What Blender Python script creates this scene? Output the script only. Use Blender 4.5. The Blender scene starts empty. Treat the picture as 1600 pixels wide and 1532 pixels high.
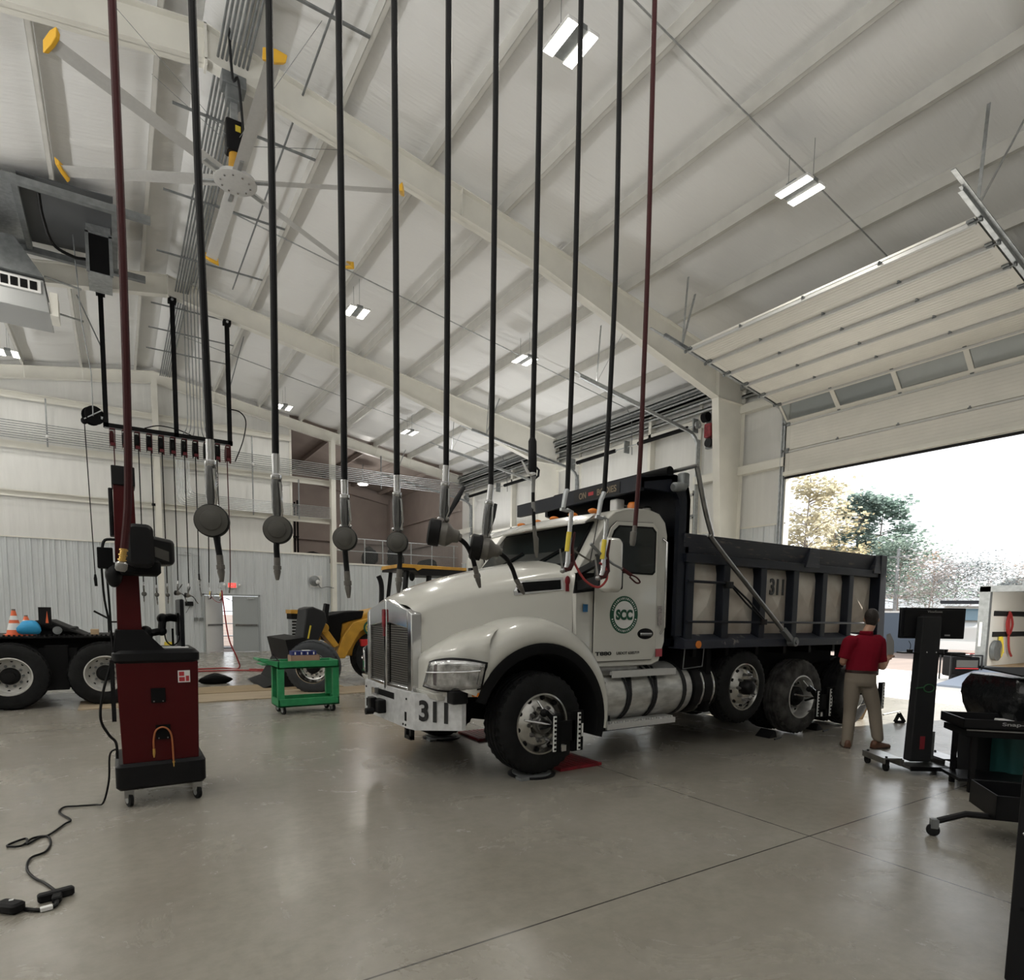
import bpy, bmesh, math, random
from mathutils import Vector, Matrix
random.seed(7)
PI = math.pi
sc = bpy.context.scene
COL = sc.collection
V = Vector

# ---------------------------------------------------------------- materials
def mat(name, col, rough=0.5, metal=0.0, var=0.0, vscale=4.0, bump=0.0, bscale=40.0, col2=None, emit=0.0,
        trans=0.0, coat=0.0, stretch=None, spec=None, alpha=1.0, thr=None):
    m = bpy.data.materials.new(name); m.use_nodes = True
    nt = m.node_tree; b = nt.nodes['Principled BSDF']
    b.inputs['Base Color'].default_value = (*col, 1)
    b.inputs['Roughness'].default_value = rough
    b.inputs['Metallic'].default_value = metal
    if spec is not None: b.inputs['Specular IOR Level'].default_value = spec
    if coat: b.inputs['Coat Weight'].default_value = coat; b.inputs['Coat Roughness'].default_value = 0.05
    if trans: b.inputs['Transmission Weight'].default_value = trans
    if alpha < 1: b.inputs['Alpha'].default_value = alpha
    if emit:
        b.inputs['Emission Color'].default_value = (*col, 1); b.inputs['Emission Strength'].default_value = emit
    if var or bump:
        tc = nt.nodes.new('ShaderNodeTexCoord'); src = tc.outputs['Object']
        if stretch:
            mp = nt.nodes.new('ShaderNodeMapping'); mp.inputs['Scale'].default_value = stretch
            nt.links.new(src, mp.inputs['Vector']); src = mp.outputs['Vector']
    if var:
        n = nt.nodes.new('ShaderNodeTexNoise'); n.inputs['Scale'].default_value = vscale; n.inputs['Detail'].default_value = 6
        nt.links.new(src, n.inputs['Vector'])
        r = nt.nodes.new('ShaderNodeValToRGB')
        c2 = col2 or tuple(max(0, c * (1 - var)) for c in col)
        lo, hi = thr or (0.35, 0.65)
        r.color_ramp.elements[0].position = lo; r.color_ramp.elements[0].color = (*c2, 1)
        r.color_ramp.elements[1].position = hi; r.color_ramp.elements[1].color = (*col, 1)
        nt.links.new(n.outputs['Fac'], r.inputs['Fac']); nt.links.new(r.outputs['Color'], b.inputs['Base Color'])
    if bump:
        n2 = nt.nodes.new('ShaderNodeTexNoise'); n2.inputs['Scale'].default_value = bscale; n2.inputs['Detail'].default_value = 4
        nt.links.new(src, n2.inputs['Vector'])
        bp = nt.nodes.new('ShaderNodeBump'); bp.inputs['Strength'].default_value = bump; bp.inputs['Distance'].default_value = 0.02
        nt.links.new(n2.outputs['Fac'], bp.inputs['Height']); nt.links.new(bp.outputs['Normal'], b.inputs['Normal'])
    return m

M = {}
M['frame'] = mat('cream_steel', (.80, .785, .72), .45, var=.08, vscale=2)
M['facing'] = mat('white_facing', (.82, .82, .81), .42, bump=.5, bscale=2.6, stretch=(.8, 8, 1))
M['wallfacing'] = mat('white_wall_facing', (.76, .76, .74), .45, var=.06, vscale=1.2, bump=.2, bscale=3, stretch=(6, 6, .7))
M['purlin'] = mat('purlin_grey_white', (.62, .61, .57), .45, var=.1, vscale=3)
M['liner'] = mat('liner_panel', (.64, .67, .69), .35, var=.08, vscale=2.5, stretch=(3, 3, .4))
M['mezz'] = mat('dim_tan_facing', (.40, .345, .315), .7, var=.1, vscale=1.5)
M['galv'] = mat('galvanised', (.50, .52, .53), .38, .75, var=.25, vscale=14)
M['galv_d'] = mat('dull_galvanised', (.27, .285, .29), .5, .5, var=.25, vscale=8)
M['door'] = mat('door_cream', (.76, .74, .68), .45, var=.05, vscale=3)
M['strut'] = mat('strut_grey', (.55, .55, .54), .42, .1, var=.06, vscale=20)
M['far_white'] = mat('far_white_paint', (.42, .42, .41), .4)
M['black'] = mat('black_satin', (.006, .006, .007), .42, spec=.22)
M['blackm'] = mat('black_matt', (.005, .005, .0055), .75, spec=.15)
M['rubber'] = mat('black_rubber', (.009, .009, .0095), .55, bump=.1, bscale=60, spec=.2)
M['tyre'] = mat('tyre_rubber', (.013, .0135, .014), .68, var=.45, vscale=9, bump=.25, bscale=50, spec=.2)
M['tyre_dusty'] = mat('dusty_tyre_rubber', (.085, .082, .078), .8, var=.7, vscale=7, bump=.3, bscale=40, spec=.2)
M['tyre_new'] = mat('new_tyre_rubber', (.035, .040, .047), .6, var=.3, vscale=9)
M['chrome'] = mat('chrome', (.62, .62, .63), .12, 1.0, var=.12, vscale=5)
M['steel'] = mat('brushed_steel', (.36, .36, .355), .28, 1.0, var=.25, vscale=9)
M['alu'] = mat('polished_aluminium', (.60, .59, .57), .22, 1.0, var=.3, vscale=6)
M['alu_d'] = mat('weathered_aluminium', (.74, .74, .72), .36, .7, var=.35, vscale=5, stretch=(1, 1, 3))
M['white'] = mat('white_truck_paint', (.60, .592, .545), .22, coat=.6, var=.03, vscale=1.5)
M['navy'] = mat('navy_body_paint', (.008, .011, .020), .42, var=.3, vscale=5, spec=.3)
M['navy_w'] = mat('worn_navy_paint', (.016, .020, .032), .5, var=.0)
M['darkfr'] = mat('dark_chassis', (.007, .007, .0075), .6, var=.4, vscale=6, spec=.2)
M['plastic'] = mat('dark_grey_plastic', (.018, .0185, .020), .5, spec=.25)
M['glass'] = mat('dark_window_glass', (.010, .014, .015), .05, spec=.5)
M['pane'] = mat('clear_pane', (.75, .8, .82), .04, trans=.92)
M['lens'] = mat('headlamp_lens', (.66, .66, .66), .06, .75, var=.6, vscale=9)
M['amber'] = mat('amber_lens', (.75, .22, .03), .25)
M['orange'] = mat('safety_orange', (.80, .15, .05), .5)
M['redlens'] = mat('red_lens', (.5, .03, .03), .25)
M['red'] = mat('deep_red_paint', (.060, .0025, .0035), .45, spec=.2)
M['redplate'] = mat('red_powder_coat', (.28, .012, .022), .5, var=.5, vscale=11)
M['maroon'] = mat('maroon_hose', (.050, .009, .010), .5, spec=.25)
M['reel_red'] = mat('dark_reel_red', (.085, .008, .012), .5, spec=.25)
M['redhose'] = mat('red_hose', (.34, .03, .03), .5)
M['hose'] = mat('black_hose', (.005, .005, .0055), .45, spec=.2)
M['brass'] = mat('brass', (.70, .45, .14), .28, 1.0)
M['valve'] = mat('grey_cast_metal', (.16, .15, .135), .45, .4, var=.2, vscale=20)
M['metergrey'] = mat('grey_meter_face', (.10, .096, .088), .55, .2, spec=.3)
M['yellow'] = mat('machine_yellow', (.62, .33, .035), .42, var=.25, vscale=5)
M['tip'] = mat('yellow_blade_tip', (.75, .42, .03), .5)
M['yband'] = mat('yellow_label', (.72, .56, .05), .5)
M['green'] = mat('green_plastic', (.025, .27, .10), .45, var=.25, vscale=9)
M['teal'] = mat('teal_bin_plastic', (.012, .075, .075), .5)
M['card'] = mat('cardboard', (.36, .23, .16), .85, var=.12, vscale=8)
M['blue'] = mat('blue_carton', (.012, .022, .15), .5)
M['paper'] = mat('white_paper', (.78, .78, .77), .7)
M['bluecloth'] = mat('blue_bag', (.03, .32, .62), .6, bump=.3, bscale=14)
M['wood'] = mat('pale_wood', (.50, .36, .22), .7, var=.3, vscale=6, stretch=(1, 9, 9))
M['shirt'] = mat('dark_red_polo', (.20, .008, .020), .85, bump=.1, bscale=30, spec=.1)
M['khaki'] = mat('khaki_trousers', (.24, .205, .165), .9, bump=.15, bscale=22, spec=.1)
M['skin'] = mat('skin', (.50, .29, .20), .5)
M['hair'] = mat('dark_hair', (.018, .012, .009), .6, bump=.3, bscale=90)
M['leather'] = mat('brown_leather', (.12, .05, .025), .5)
M['belt'] = mat('dark_belt', (.03, .014, .010), .5)
M['screen'] = mat('dark_screen_back', (.006, .0065, .009), .45, spec=.2)
M['ledw'] = mat('led_panel', (1.0, .96, .86), .5, emit=14.0)
M['exit'] = mat('exit_red', (1.0, .06, .05), .5, emit=1.2)
M['green_logo'] = mat('logo_green', (.004, .07, .035), .4)
M['black_ink'] = mat('black_ink', (.008, .008, .009), .5)
M['gold_ink'] = mat('dull_gold_ink', (.22, .17, .11), .5)
M['grey_ink'] = mat('grey_ink', (.30, .30, .30), .5)
M['white_ink'] = mat('white_ink', (.75, .75, .74), .5)
M['red_ink'] = mat('red_ink', (.45, .03, .04), .5)
M['doorgrey'] = mat('door_grey_paint', (.36, .385, .39), .5)
M['blackbag'] = mat('black_plastic_film', (.010, .011, .012), .22, bump=.9, bscale=9)
M['dumpbed'] = mat('dusty_steel_bed', (.62, .585, .53), .42, .25, var=.5, vscale=2.6, bump=.1, bscale=12, col2=(.43, .37, .31))
M['gunmetal'] = mat('gunmetal', (.15, .15, .15), .25, .9, var=.2, vscale=12)
M['grating'] = mat('grille_mesh', (.20, .195, .18), .35, .8)

# ---------------------------------------------------------------- mesh builder
def basis(d):
    d = V(d).normalized()
    up = V((0, 0, 1)) if abs(d.z) < .95 else V((1, 0, 0))
    a = d.cross(up).normalized(); b = a.cross(d).normalized()
    return a, b

class MB:
    def __init__(s): s.v = []; s.f = []
    def add(s, vs, fs):
        o = len(s.v); s.v.extend([V(p) for p in vs]); s.f.extend([tuple(i + o for i in f) for f in fs]); return s
    def hexa(s, p):  # 8 pts: bottom 4 ccw, top 4
        return s.add(p, [(3, 2, 1, 0), (4, 5, 6, 7), (0, 1, 5, 4), (1, 2, 6, 5), (2, 3, 7, 6), (3, 0, 4, 7)])
    def box(s, x0, x1, y0, y1, z0, z1, R=None, c=None):
        if x1 < x0: x0, x1 = x1, x0
        if y1 < y0: y0, y1 = y1, y0
        if z1 < z0: z0, z1 = z1, z0
        p = [V(q) for q in ((x0, y0, z0), (x1, y0, z0), (x1, y1, z0), (x0, y1, z0), (x0, y0, z1), (x1, y0, z1), (x1, y1, z1), (x0, y1, z1))]
        if R is not None:
            c = V(c) if c is not None else V(((x0 + x1) / 2, (y0 + y1) / 2, (z0 + z1) / 2))
            p = [R @ (q - c) + c for q in p]
        return s.hexa(p)
    def rbox(s, x0, x1, y0, y1, z0, z1, r=.02, n=3, axis='z', R=None, c=None):
        """box with rounded edges around one axis and small chamfer at the two ends"""
        def ring(a0, a1, b0, b1, r):
            out = []
            for cx, cy, t0 in ((a1 - r, b1 - r, 0), (a0 + r, b1 - r, 90), (a0 + r, b0 + r, 180), (a1 - r, b0 + r, 270)):
                for k in range(n + 1):
                    t = math.radians(t0 + 90 * k / n); out.append((cx + r * math.cos(t), cy + r * math.sin(t)))
            return out
        D = {'z': (x0, x1, y0, y1, z0, z1), 'x': (y0, y1, z0, z1, x0, x1), 'y': (z0, z1, x0, x1, y0, y1)}[axis]
        a0, a1, b0, b1, c0, c1 = D
        ch = min(r * .5, (c1 - c0) * .3)
        rings = []
        for cc, ins in ((c0, ch), (c0 + ch, 0), (c1 - ch, 0), (c1, ch)):
            rr = ring(a0 + ins, a1 - ins, b0 + ins, b1 - ins, max(r - ins, r * .3))
            if axis == 'z': rings.append([V((a, b, cc)) for a, b in rr])
            elif axis == 'x': rings.append([V((cc, a, b)) for a, b in rr])
            else: rings.append([V((b, cc, a)) for a, b in rr])
        if R is not None:
            c = V(c) if c is not None else V(((x0 + x1) / 2, (y0 + y1) / 2, (z0 + z1) / 2))
            rings = [[R @ (q - c) + c for q in rg] for rg in rings]
        return s.loft(rings)
    def loft(s, rings, caps=True, closed=True, loop=False):
        o = len(s.v); n = len(rings[0]); fs = []
        vs = [p for r in rings for p in r]; m = len(rings)
        for i in range(m if loop else m - 1):
            for j in range(n if closed else n - 1):
                a = i * n + j; b = i * n + (j + 1) % n; i2 = (i + 1) % m
                fs.append((a, b, i2 * n + (j + 1) % n, i2 * n + j))
        if caps and closed and not loop:
            fs.append(tuple(range(n - 1, -1, -1))); fs.append(tuple((m - 1) * n + j for j in range(n)))
        return s.add(vs, fs)
    def tube(s, pts, r, n=8, caps=True, loop=False):
        pts = [V(p) for p in pts]; rs = r if isinstance(r, (list, tuple)) else [r] * len(pts)
        rings = []; a = None
        for i, p in enumerate(pts):
            if loop: d = pts[(i + 1) % len(pts)] - pts[i - 1]
            else: d = pts[min(i + 1, len(pts) - 1)] - pts[max(i - 1, 0)]
            if d.length < 1e-9: d = V((0, 0, 1))
            d.normalize()
            if a is None: a, _ = basis(d)
            a = (a - d * a.dot(d))
            if a.length < 1e-6: a, _ = basis(d)
            a.normalize(); b = d.cross(a)
            rings.append([p + (a * math.cos(2 * PI * k / n) + b * math.sin(2 * PI * k / n)) * rs[i] for k in range(n)])
        return s.loft(rings, caps=caps, loop=loop)
    def rod(s, p, q, r, n=10): return s.tube([p, q], r, n)
    def bar(s, p, q, w, h, up=(0, 0, 1)):
        p = V(p); q = V(q); d = (q - p).normalized(); u = V(up); u = (u - d * u.dot(d))
        if u.length < 1e-5: u = basis(d)[1]
        u.normalize(); a = d.cross(u) * (w / 2); u = u * (h / 2)
        return s.hexa([p - a - u, p + a - u, q + a - u, q - a - u, p - a + u, p + a + u, q + a + u, q - a + u])
    def lathe(s, prof, c=(0, 0, 0), axis=(0, 0, 1), n=24, caps=True):
        c = V(c); d = V(axis).normalized(); a, b = basis(d)
        rings = [[c + d * z + (a * math.cos(2 * PI * k / n) + b * math.sin(2 * PI * k / n)) * max(r, 1e-4) for k in range(n)] for r, z in prof]
        return s.loft(rings, caps=caps)
    def prism(s, poly, off):
        off = V(off); p = [V(q) for q in poly]; n = len(p)
        return s.add(p + [q + off for q in p], [tuple(range(n - 1, -1, -1)), tuple(range(n, 2 * n))] + [(i, (i + 1) % n, n + (i + 1) % n, n + i) for i in range(n)])
    def grid(s, rows, closed=False):
        m = len(rows); n = len(rows[0]); fs = []
        for i in range(m - 1):
            for j in range(n if closed else n - 1):
                fs.append((i * n + j, i * n + (j + 1) % n, (i + 1) * n + (j + 1) % n, (i + 1) * n + j))
        return s.add([p for r in rows for p in r], fs)
    def ball(s, c, rx, ry=None, rz=None, n=14, m=9, R=None):
        ry = ry or rx; rz = rz or rx; c = V(c); rings = []
        for i in range(m + 1):
            t = PI * i / m - PI / 2; rr = max(math.cos(t), .002); ring = []
            for k in range(n):
                q = V((rx * rr * math.cos(2 * PI * k / n), ry * rr * math.sin(2 * PI * k / n), rz * math.sin(t)))
                if R is not None: q = R @ q
                ring.append(c + q)
            rings.append(ring)
        return s.loft(rings)
    def xf(s, T): s.v = [T @ p for p in s.v]; return s
    def build(s, name, material, parent=None, smooth=35, bevel=0, subsurf=0, solid=0):
        me = bpy.data.meshes.new(name); me.from_pydata([tuple(p) for p in s.v], [], s.f); me.update()
        bm = bmesh.new(); bm.from_mesh(me); bmesh.ops.recalc_face_normals(bm, faces=bm.faces[:]); bm.to_mesh(me); bm.free()
        if smooth:
            for p in me.polygons: p.use_smooth = True
            me.set_sharp_from_angle(angle=math.radians(smooth))
        o = bpy.data.objects.new(name, me); COL.objects.link(o)
        me.materials.append(M[material] if isinstance(material, str) else material)
        if solid:
            md = o.modifiers.new('solid', 'SOLIDIFY'); md.thickness = solid; md.offset = 0
        if bevel:
            md = o.modifiers.new('bevel', 'BEVEL'); md.width = bevel; md.segments = 2; md.limit_method = 'ANGLE'; md.angle_limit = math.radians(40)
        if subsurf:
            md = o.modifiers.new('sub', 'SUBSURF'); md.levels = subsurf; md.render_levels = subsurf
        if parent is not None: attach(o, parent)
        return o

def world_of(o):
    m = o.matrix_basis.copy()
    while o.parent is not None:
        m = o.parent.matrix_basis @ o.matrix_parent_inverse @ m if False else (o.parent.matrix_basis @ (o.matrix_parent_inverse @ m)); o = o.parent
    return m
def attach(o, parent):
    o.parent = parent
    o.matrix_parent_inverse = world_of(parent).inverted()

def tag(o, label=None, cat=None, group=None, kind=None):
    if label: o['label'] = label
    if cat: o['category'] = cat
    if group: o['group'] = group
    if kind: o['kind'] = kind
    return o
def thing(name, label, cat, loc=(0, 0, 0), group=None):
    o = bpy.data.objects.new(name, None); COL.objects.link(o); o.location = loc; o.empty_display_size = .1
    return tag(o, label, cat, group)
def struct(o): o['kind'] = 'structure'; return o
def kids(o): return [c for c in bpy.data.objects if c.parent == o]
def copy_tree(o, delta, parent=None, label=None, group=None):
    """copy a thing with its parts and their sub-parts, moved by delta (a vector or a matrix)"""
    c = o.copy(); COL.objects.link(c)
    if parent is None:
        if isinstance(delta, Matrix): c.matrix_basis = delta @ o.matrix_basis
        else: c.location = o.location + V(delta)
    else: c.parent = parent; c.matrix_parent_inverse = o.matrix_parent_inverse.copy()
    for ch in KID.get(o.name, ()): copy_tree(ch, None, c)
    if label: c['label'] = label
    if group: c['group'] = group
    return c
KID = {}
def index_kids():
    KID.clear()
    for o in bpy.data.objects:
        if o.parent is not None: KID.setdefault(o.parent.name, []).append(o)

def lettering(text, name, material, parent, origin, xdir, ydir, height, width=None, bold=.0, depth=.002, align='CENTER', squeeze=None):
    """flat lettering as a mesh, its baseline along xdir and its height along ydir"""
    cu = bpy.data.curves.new(name, 'FONT'); cu.body = text; cu.size = 1; cu.align_x = align; cu.extrude = depth * .5 / max(height, 1e-3); cu.offset = bold
    t = bpy.data.objects.new(name, cu); COL.objects.link(t)
    dg = bpy.context.evaluated_depsgraph_get(); dg.update()
    me = bpy.data.meshes.new_from_object(t.evaluated_get(dg)); bpy.data.objects.remove(t); bpy.data.curves.remove(cu)
    xs = [v.co.x for v in me.vertices]; ys = [v.co.y for v in me.vertices]
    x0, x1, y0, y1 = min(xs), max(xs), min(ys), max(ys)
    sy = height / (y1 - y0); sx = (width / (x1 - x0)) if width else sy * (squeeze or 1)
    X = V(xdir).normalized(); Y = V(ydir).normalized(); Z = X.cross(Y); O = V(origin)
    for v in me.vertices:
        v.co = O + X * ((v.co.x - (x0 + x1) / 2) * sx) + Y * ((v.co.y - (y0 + y1) / 2) * sy) + Z * (v.co.z * height)
    me.materials.clear(); me.materials.append(M[material])
    o = bpy.data.objects.new(name, me); COL.objects.link(o)
    if parent is not None: attach(o, parent)
    return o

def smoothpts(P, n=6):
    """Catmull-Rom through points"""
    P = [V(p) for p in P]; out = []
    for i in range(len(P) - 1):
        a = P[max(i - 1, 0)]; b = P[i]; c = P[i + 1]; d = P[min(i + 2, len(P) - 1)]
        for k in range(n):
            t = k / n
            out.append(.5 * ((2 * b) + (c - a) * t + (2 * a - 5 * b + 4 * c - d) * t * t + (3 * b - a - 3 * c + d) * t ** 3))
    out.append(P[-1]); return out

# ---------------------------------------------------------------- camera
a_, b_, c_ = -.573, .090, .014
Ry = Matrix(((math.cos(a_), 0, math.sin(a_)), (0, 1, 0), (-math.sin(a_), 0, math.cos(a_))))
Rx = Matrix(((1, 0, 0), (0, math.cos(b_), -math.sin(b_)), (0, math.sin(b_), math.cos(b_))))
Rz = Matrix(((math.cos(c_), -math.sin(c_), 0), (math.sin(c_), math.cos(c_), 0), (0, 0, 1)))
W2C = (Rz @ Rx @ Ry) @ Matrix(((1, 0, 0), (0, 0, -1), (0, 1, 0)))     # world -> right, down, forward
EYE = V((0, 0, 1.65))
cam = bpy.data.cameras.new('camera'); camo = bpy.data.objects.new('camera', cam); COL.objects.link(camo)
Rc = Matrix((W2C[0], -W2C[1], -W2C[2])).transposed()
camo.matrix_world = Matrix.Translation(EYE) @ Rc.to_4x4()
cam.sensor_width = 36; cam.lens = 951.8 * 36 / 1600; cam.shift_x = 0; cam.shift_y = (1042.4 - 766) / 1600
cam.clip_start = .05; cam.clip_end = 400
sc.camera = camo
def view_ray(x, y): return W2C.transposed() @ V(((x - 800) / 951.8, (y - 1042.4) / 951.8, 1))
def at_y(x, y, Y): d = view_ray(x, y); return EYE + d * (Y / d.y)
def at_x(x, y, X): d = view_ray(x, y); return EYE + d * (X / d.x)
def at_z(x, y, Z): d = view_ray(x, y); return EYE + d * ((Z - 1.65) / d.z)
# ================================================================ THE SHELL
def floor_material():
    m = bpy.data.materials.new('sealed_concrete'); m.use_nodes = True; nt = m.node_tree; N = nt.nodes; L = nt.links
    b = N['Principled BSDF']
    tc = N.new('ShaderNodeTexCoord'); sep = N.new('ShaderNodeSeparateXYZ'); L.new(tc.outputs['Object'], sep.inputs[0])
    def noise(scale, det=6, rough=.6, vec=None, dist=0):
        n = N.new('ShaderNodeTexNoise'); n.inputs['Scale'].default_value = scale; n.inputs['Detail'].default_value = det
        n.inputs['Roughness'].default_value = rough; n.inputs['Distortion'].default_value = dist
        L.new(vec or tc.outputs['Object'], n.inputs['Vector']); return n.outputs['Fac']
    def ramp(f, stops):
        r = N.new('ShaderNodeValToRGB'); e = r.color_ramp.elements
        while len(e) < len(stops): e.new(.5)
        for el, (p, c) in zip(e, stops): el.position = p; el.color = (*c, 1)
        L.new(f, r.inputs['Fac']); return r.outputs['Color']
    def mix(f, a, c, mode='MIX'):
        x = N.new('ShaderNodeMix'); x.data_type = 'RGBA'; x.blend_type = mode
        if isinstance(f, float): x.inputs[0].default_value = f
        else: L.new(f, x.inputs[0])
        for s, v in ((6, a), (7, c)):
            if isinstance(v, tuple): x.inputs[s].default_value = (*v, 1)
            else: L.new(v, x.inputs[s])
        return x.outputs[2]
    def line(ax, pos, w):
        s = N.new('ShaderNodeMath'); s.operation = 'SUBTRACT'; L.new(sep.outputs[ax], s.inputs[0]); s.inputs[1].default_value = pos
        a = N.new('ShaderNodeMath'); a.operation = 'ABSOLUTE'; L.new(s.outputs[0], a.inputs[0])
        l = N.new('ShaderNodeMath'); l.operation = 'LESS_THAN'; L.new(a.outputs[0], l.inputs[0]); l.inputs[1].default_value = w
        return l.outputs[0]
    base = ramp(noise(.55, 8), [(.3, (.265, .245, .205)), (.5, (.30, .28, .24)), (.72, (.345, .325, .285))])
    fine = ramp(noise(9, 8, .7), [(.3, (.82, .82, .82)), (.6, (1, 1, 1))])
    c = mix(.8, base, fine, 'MULTIPLY')
    mp = N.new('ShaderNodeMapping'); mp.inputs['Scale'].default_value = (1, 5, 1); mp.inputs['Rotation'].default_value = (0, 0, .5); L.new(tc.outputs['Object'], mp.inputs['Vector'])
    scr = ramp(noise(1.3, 8, .75, mp.outputs['Vector'], 1.2), [(.36, (.93, .925, .915)), (.64, (1.0, 1.0, 1.0))])
    c = mix(.7, c, scr, 'MULTIPLY')
    spots = ramp(noise(2.6, 3, .5), [(.80, (0, 0, 0)), (.84, (1, 1, 1))])
    c = mix(spots, c, (.15, .14, .12))
    spk = ramp(noise(26, 2, .5), [(.80, (0, 0, 0)), (.83, (1, 1, 1))])
    c = mix(spk, c, (.08, .07, .055))
    j = None
    for ax, pos in ((1, 2.52), (0, 4.31), (1, 10.0), (1, 17.6), (0, 10.35)):
        l = line(ax, pos, .006)
        if j is None: j = l
        else:
            mx = N.new('ShaderNodeMath'); mx.operation = 'MAXIMUM'; L.new(j, mx.inputs[0]); L.new(l, mx.inputs[1]); j = mx.outputs[0]
    c = mix(j, c, (.05, .045, .04))
    L.new(c, b.inputs['Base Color'])
    rg = ramp(noise(1.3, 8, .7, None, .8), [(.3, (.19, .19, .19)), (.7, (.31, .31, .31))]); L.new(rg, b.inputs['Roughness'])
    bp = N.new('ShaderNodeBump'); bp.inputs['Strength'].default_value = .16; bp.inputs['Distance'].default_value = .010
    L.new(noise(4.5, 8, .62, None, 1.2), bp.inputs['Height']); L.new(bp.outputs['Normal'], b.inputs['Normal'])
    b.inputs['Specular IOR Level'].default_value = .55
    return m
M['floor'] = floor_material()

XR, XL, YE, YN, RX = 13.33, -10.8, 25.0, -9.0, 1.3
def roofz(x): return 9.65 - abs(x - RX) / 6.0          # underside of the purlins
DECK = .22
struct(MB().box(XL, XR, YN, YE, -.25, 0).build('floor', 'floor', smooth=0))

# purlins: C-sections running the length of the hall
PUR = [1.75, 3.14, 4.64, 6.14, 7.64, 9.14, 10.64, 12.14]
PUL = [.80, -.69, -2.19, -3.69, -5.19, -6.69, -8.19, -9.69]
for x in PUR + PUL:
    z = roofz(x); s = -1 if x > RX else 1
    mb = MB()
    mb.box(x - .004, x + .004, YN, YE, z, z + .21)
    mb.box(x - (.07 if s > 0 else 0), x + (.07 if s < 0 else 0), YN, YE, z, z + .005)
    mb.box(x + .07 * (-s) - .003, x + .07 * (-s) + .003, YN, YE, z, z + .022)
    y = YN + .3
    while y < YE - .2:
        mb.box(x - .012 * (1 if s > 0 else -1) - .006, x + .006, y, y + .05, z + .085, z + .125); y += .61
    struct(mb.build('purlin_beam', 'purlin', smooth=0))

# sagging vinyl-faced blankets between the purlins
def blanket(xs, name):
    rnd = random.Random(len(xs) + int(xs[0] * 10)); ys = []; y = YN
    while y < YE + .01: ys.append(y); y += .10
    cols = []; zs = []
    for i in range(len(xs) - 1):
        for k in range(10 if i < len(xs) - 2 else 11):
            t = k / 10; x = xs[i] + (xs[i + 1] - xs[i]) * t
            cols.append(x); zs.append((roofz(x) + DECK, 1 - abs(2 * t - 1) ** 2.2, i, t))
    rows = []
    ph = [[rnd.uniform(0, 6) for _ in range(4)] for _ in range(len(xs))]
    for y in ys:
        row = []
        for x, (z, w, i, t) in zip(cols, zs):
            p = ph[i]
            sag = .055 + .016 * math.sin(y * .83 + p[0]) + .010 * math.sin(y * 2.1 + p[1])
            u = (y + p[2] * .3) % 1.52
            fold = .030 * math.exp(-((u - .76) / .045) ** 2) + .006 * math.sin(y * 9 + p[3] + t * 3) * math.sin(t * PI) ** 2 * (.5 + .5 * math.sin(y * .6 + p[1]))
            row.append(V((x, y, z - w * (sag + fold))))
        rows.append(row)
    struct(MB().grid(rows).build(name, 'facing', smooth=60))
blanket([RX, 1.75] + PUR[1:] + [XR], 'ceiling')
blanket([RX, .80] + PUL[1:] + [XL], 'ceiling')
# roof skin above, so that no daylight leaks in
for s, x in ((1, XR + .4), (-1, XL - .4)):
    z0 = 9.65 + DECK + .02; z1 = roofz(x) + DECK + .02
    struct(MB().hexa([(RX, YN - .3, z0), (x, YN - .3, z1), (x, 33.2, z1), (RX, 33.2, z0), (RX, YN - .3, z0 + .06), (x, YN - .3, z1 + .06), (x, 33.2, z1 + .06), (RX, 33.2, z0 + .06)]).build('roof', 'galv_d', smooth=0))

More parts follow.
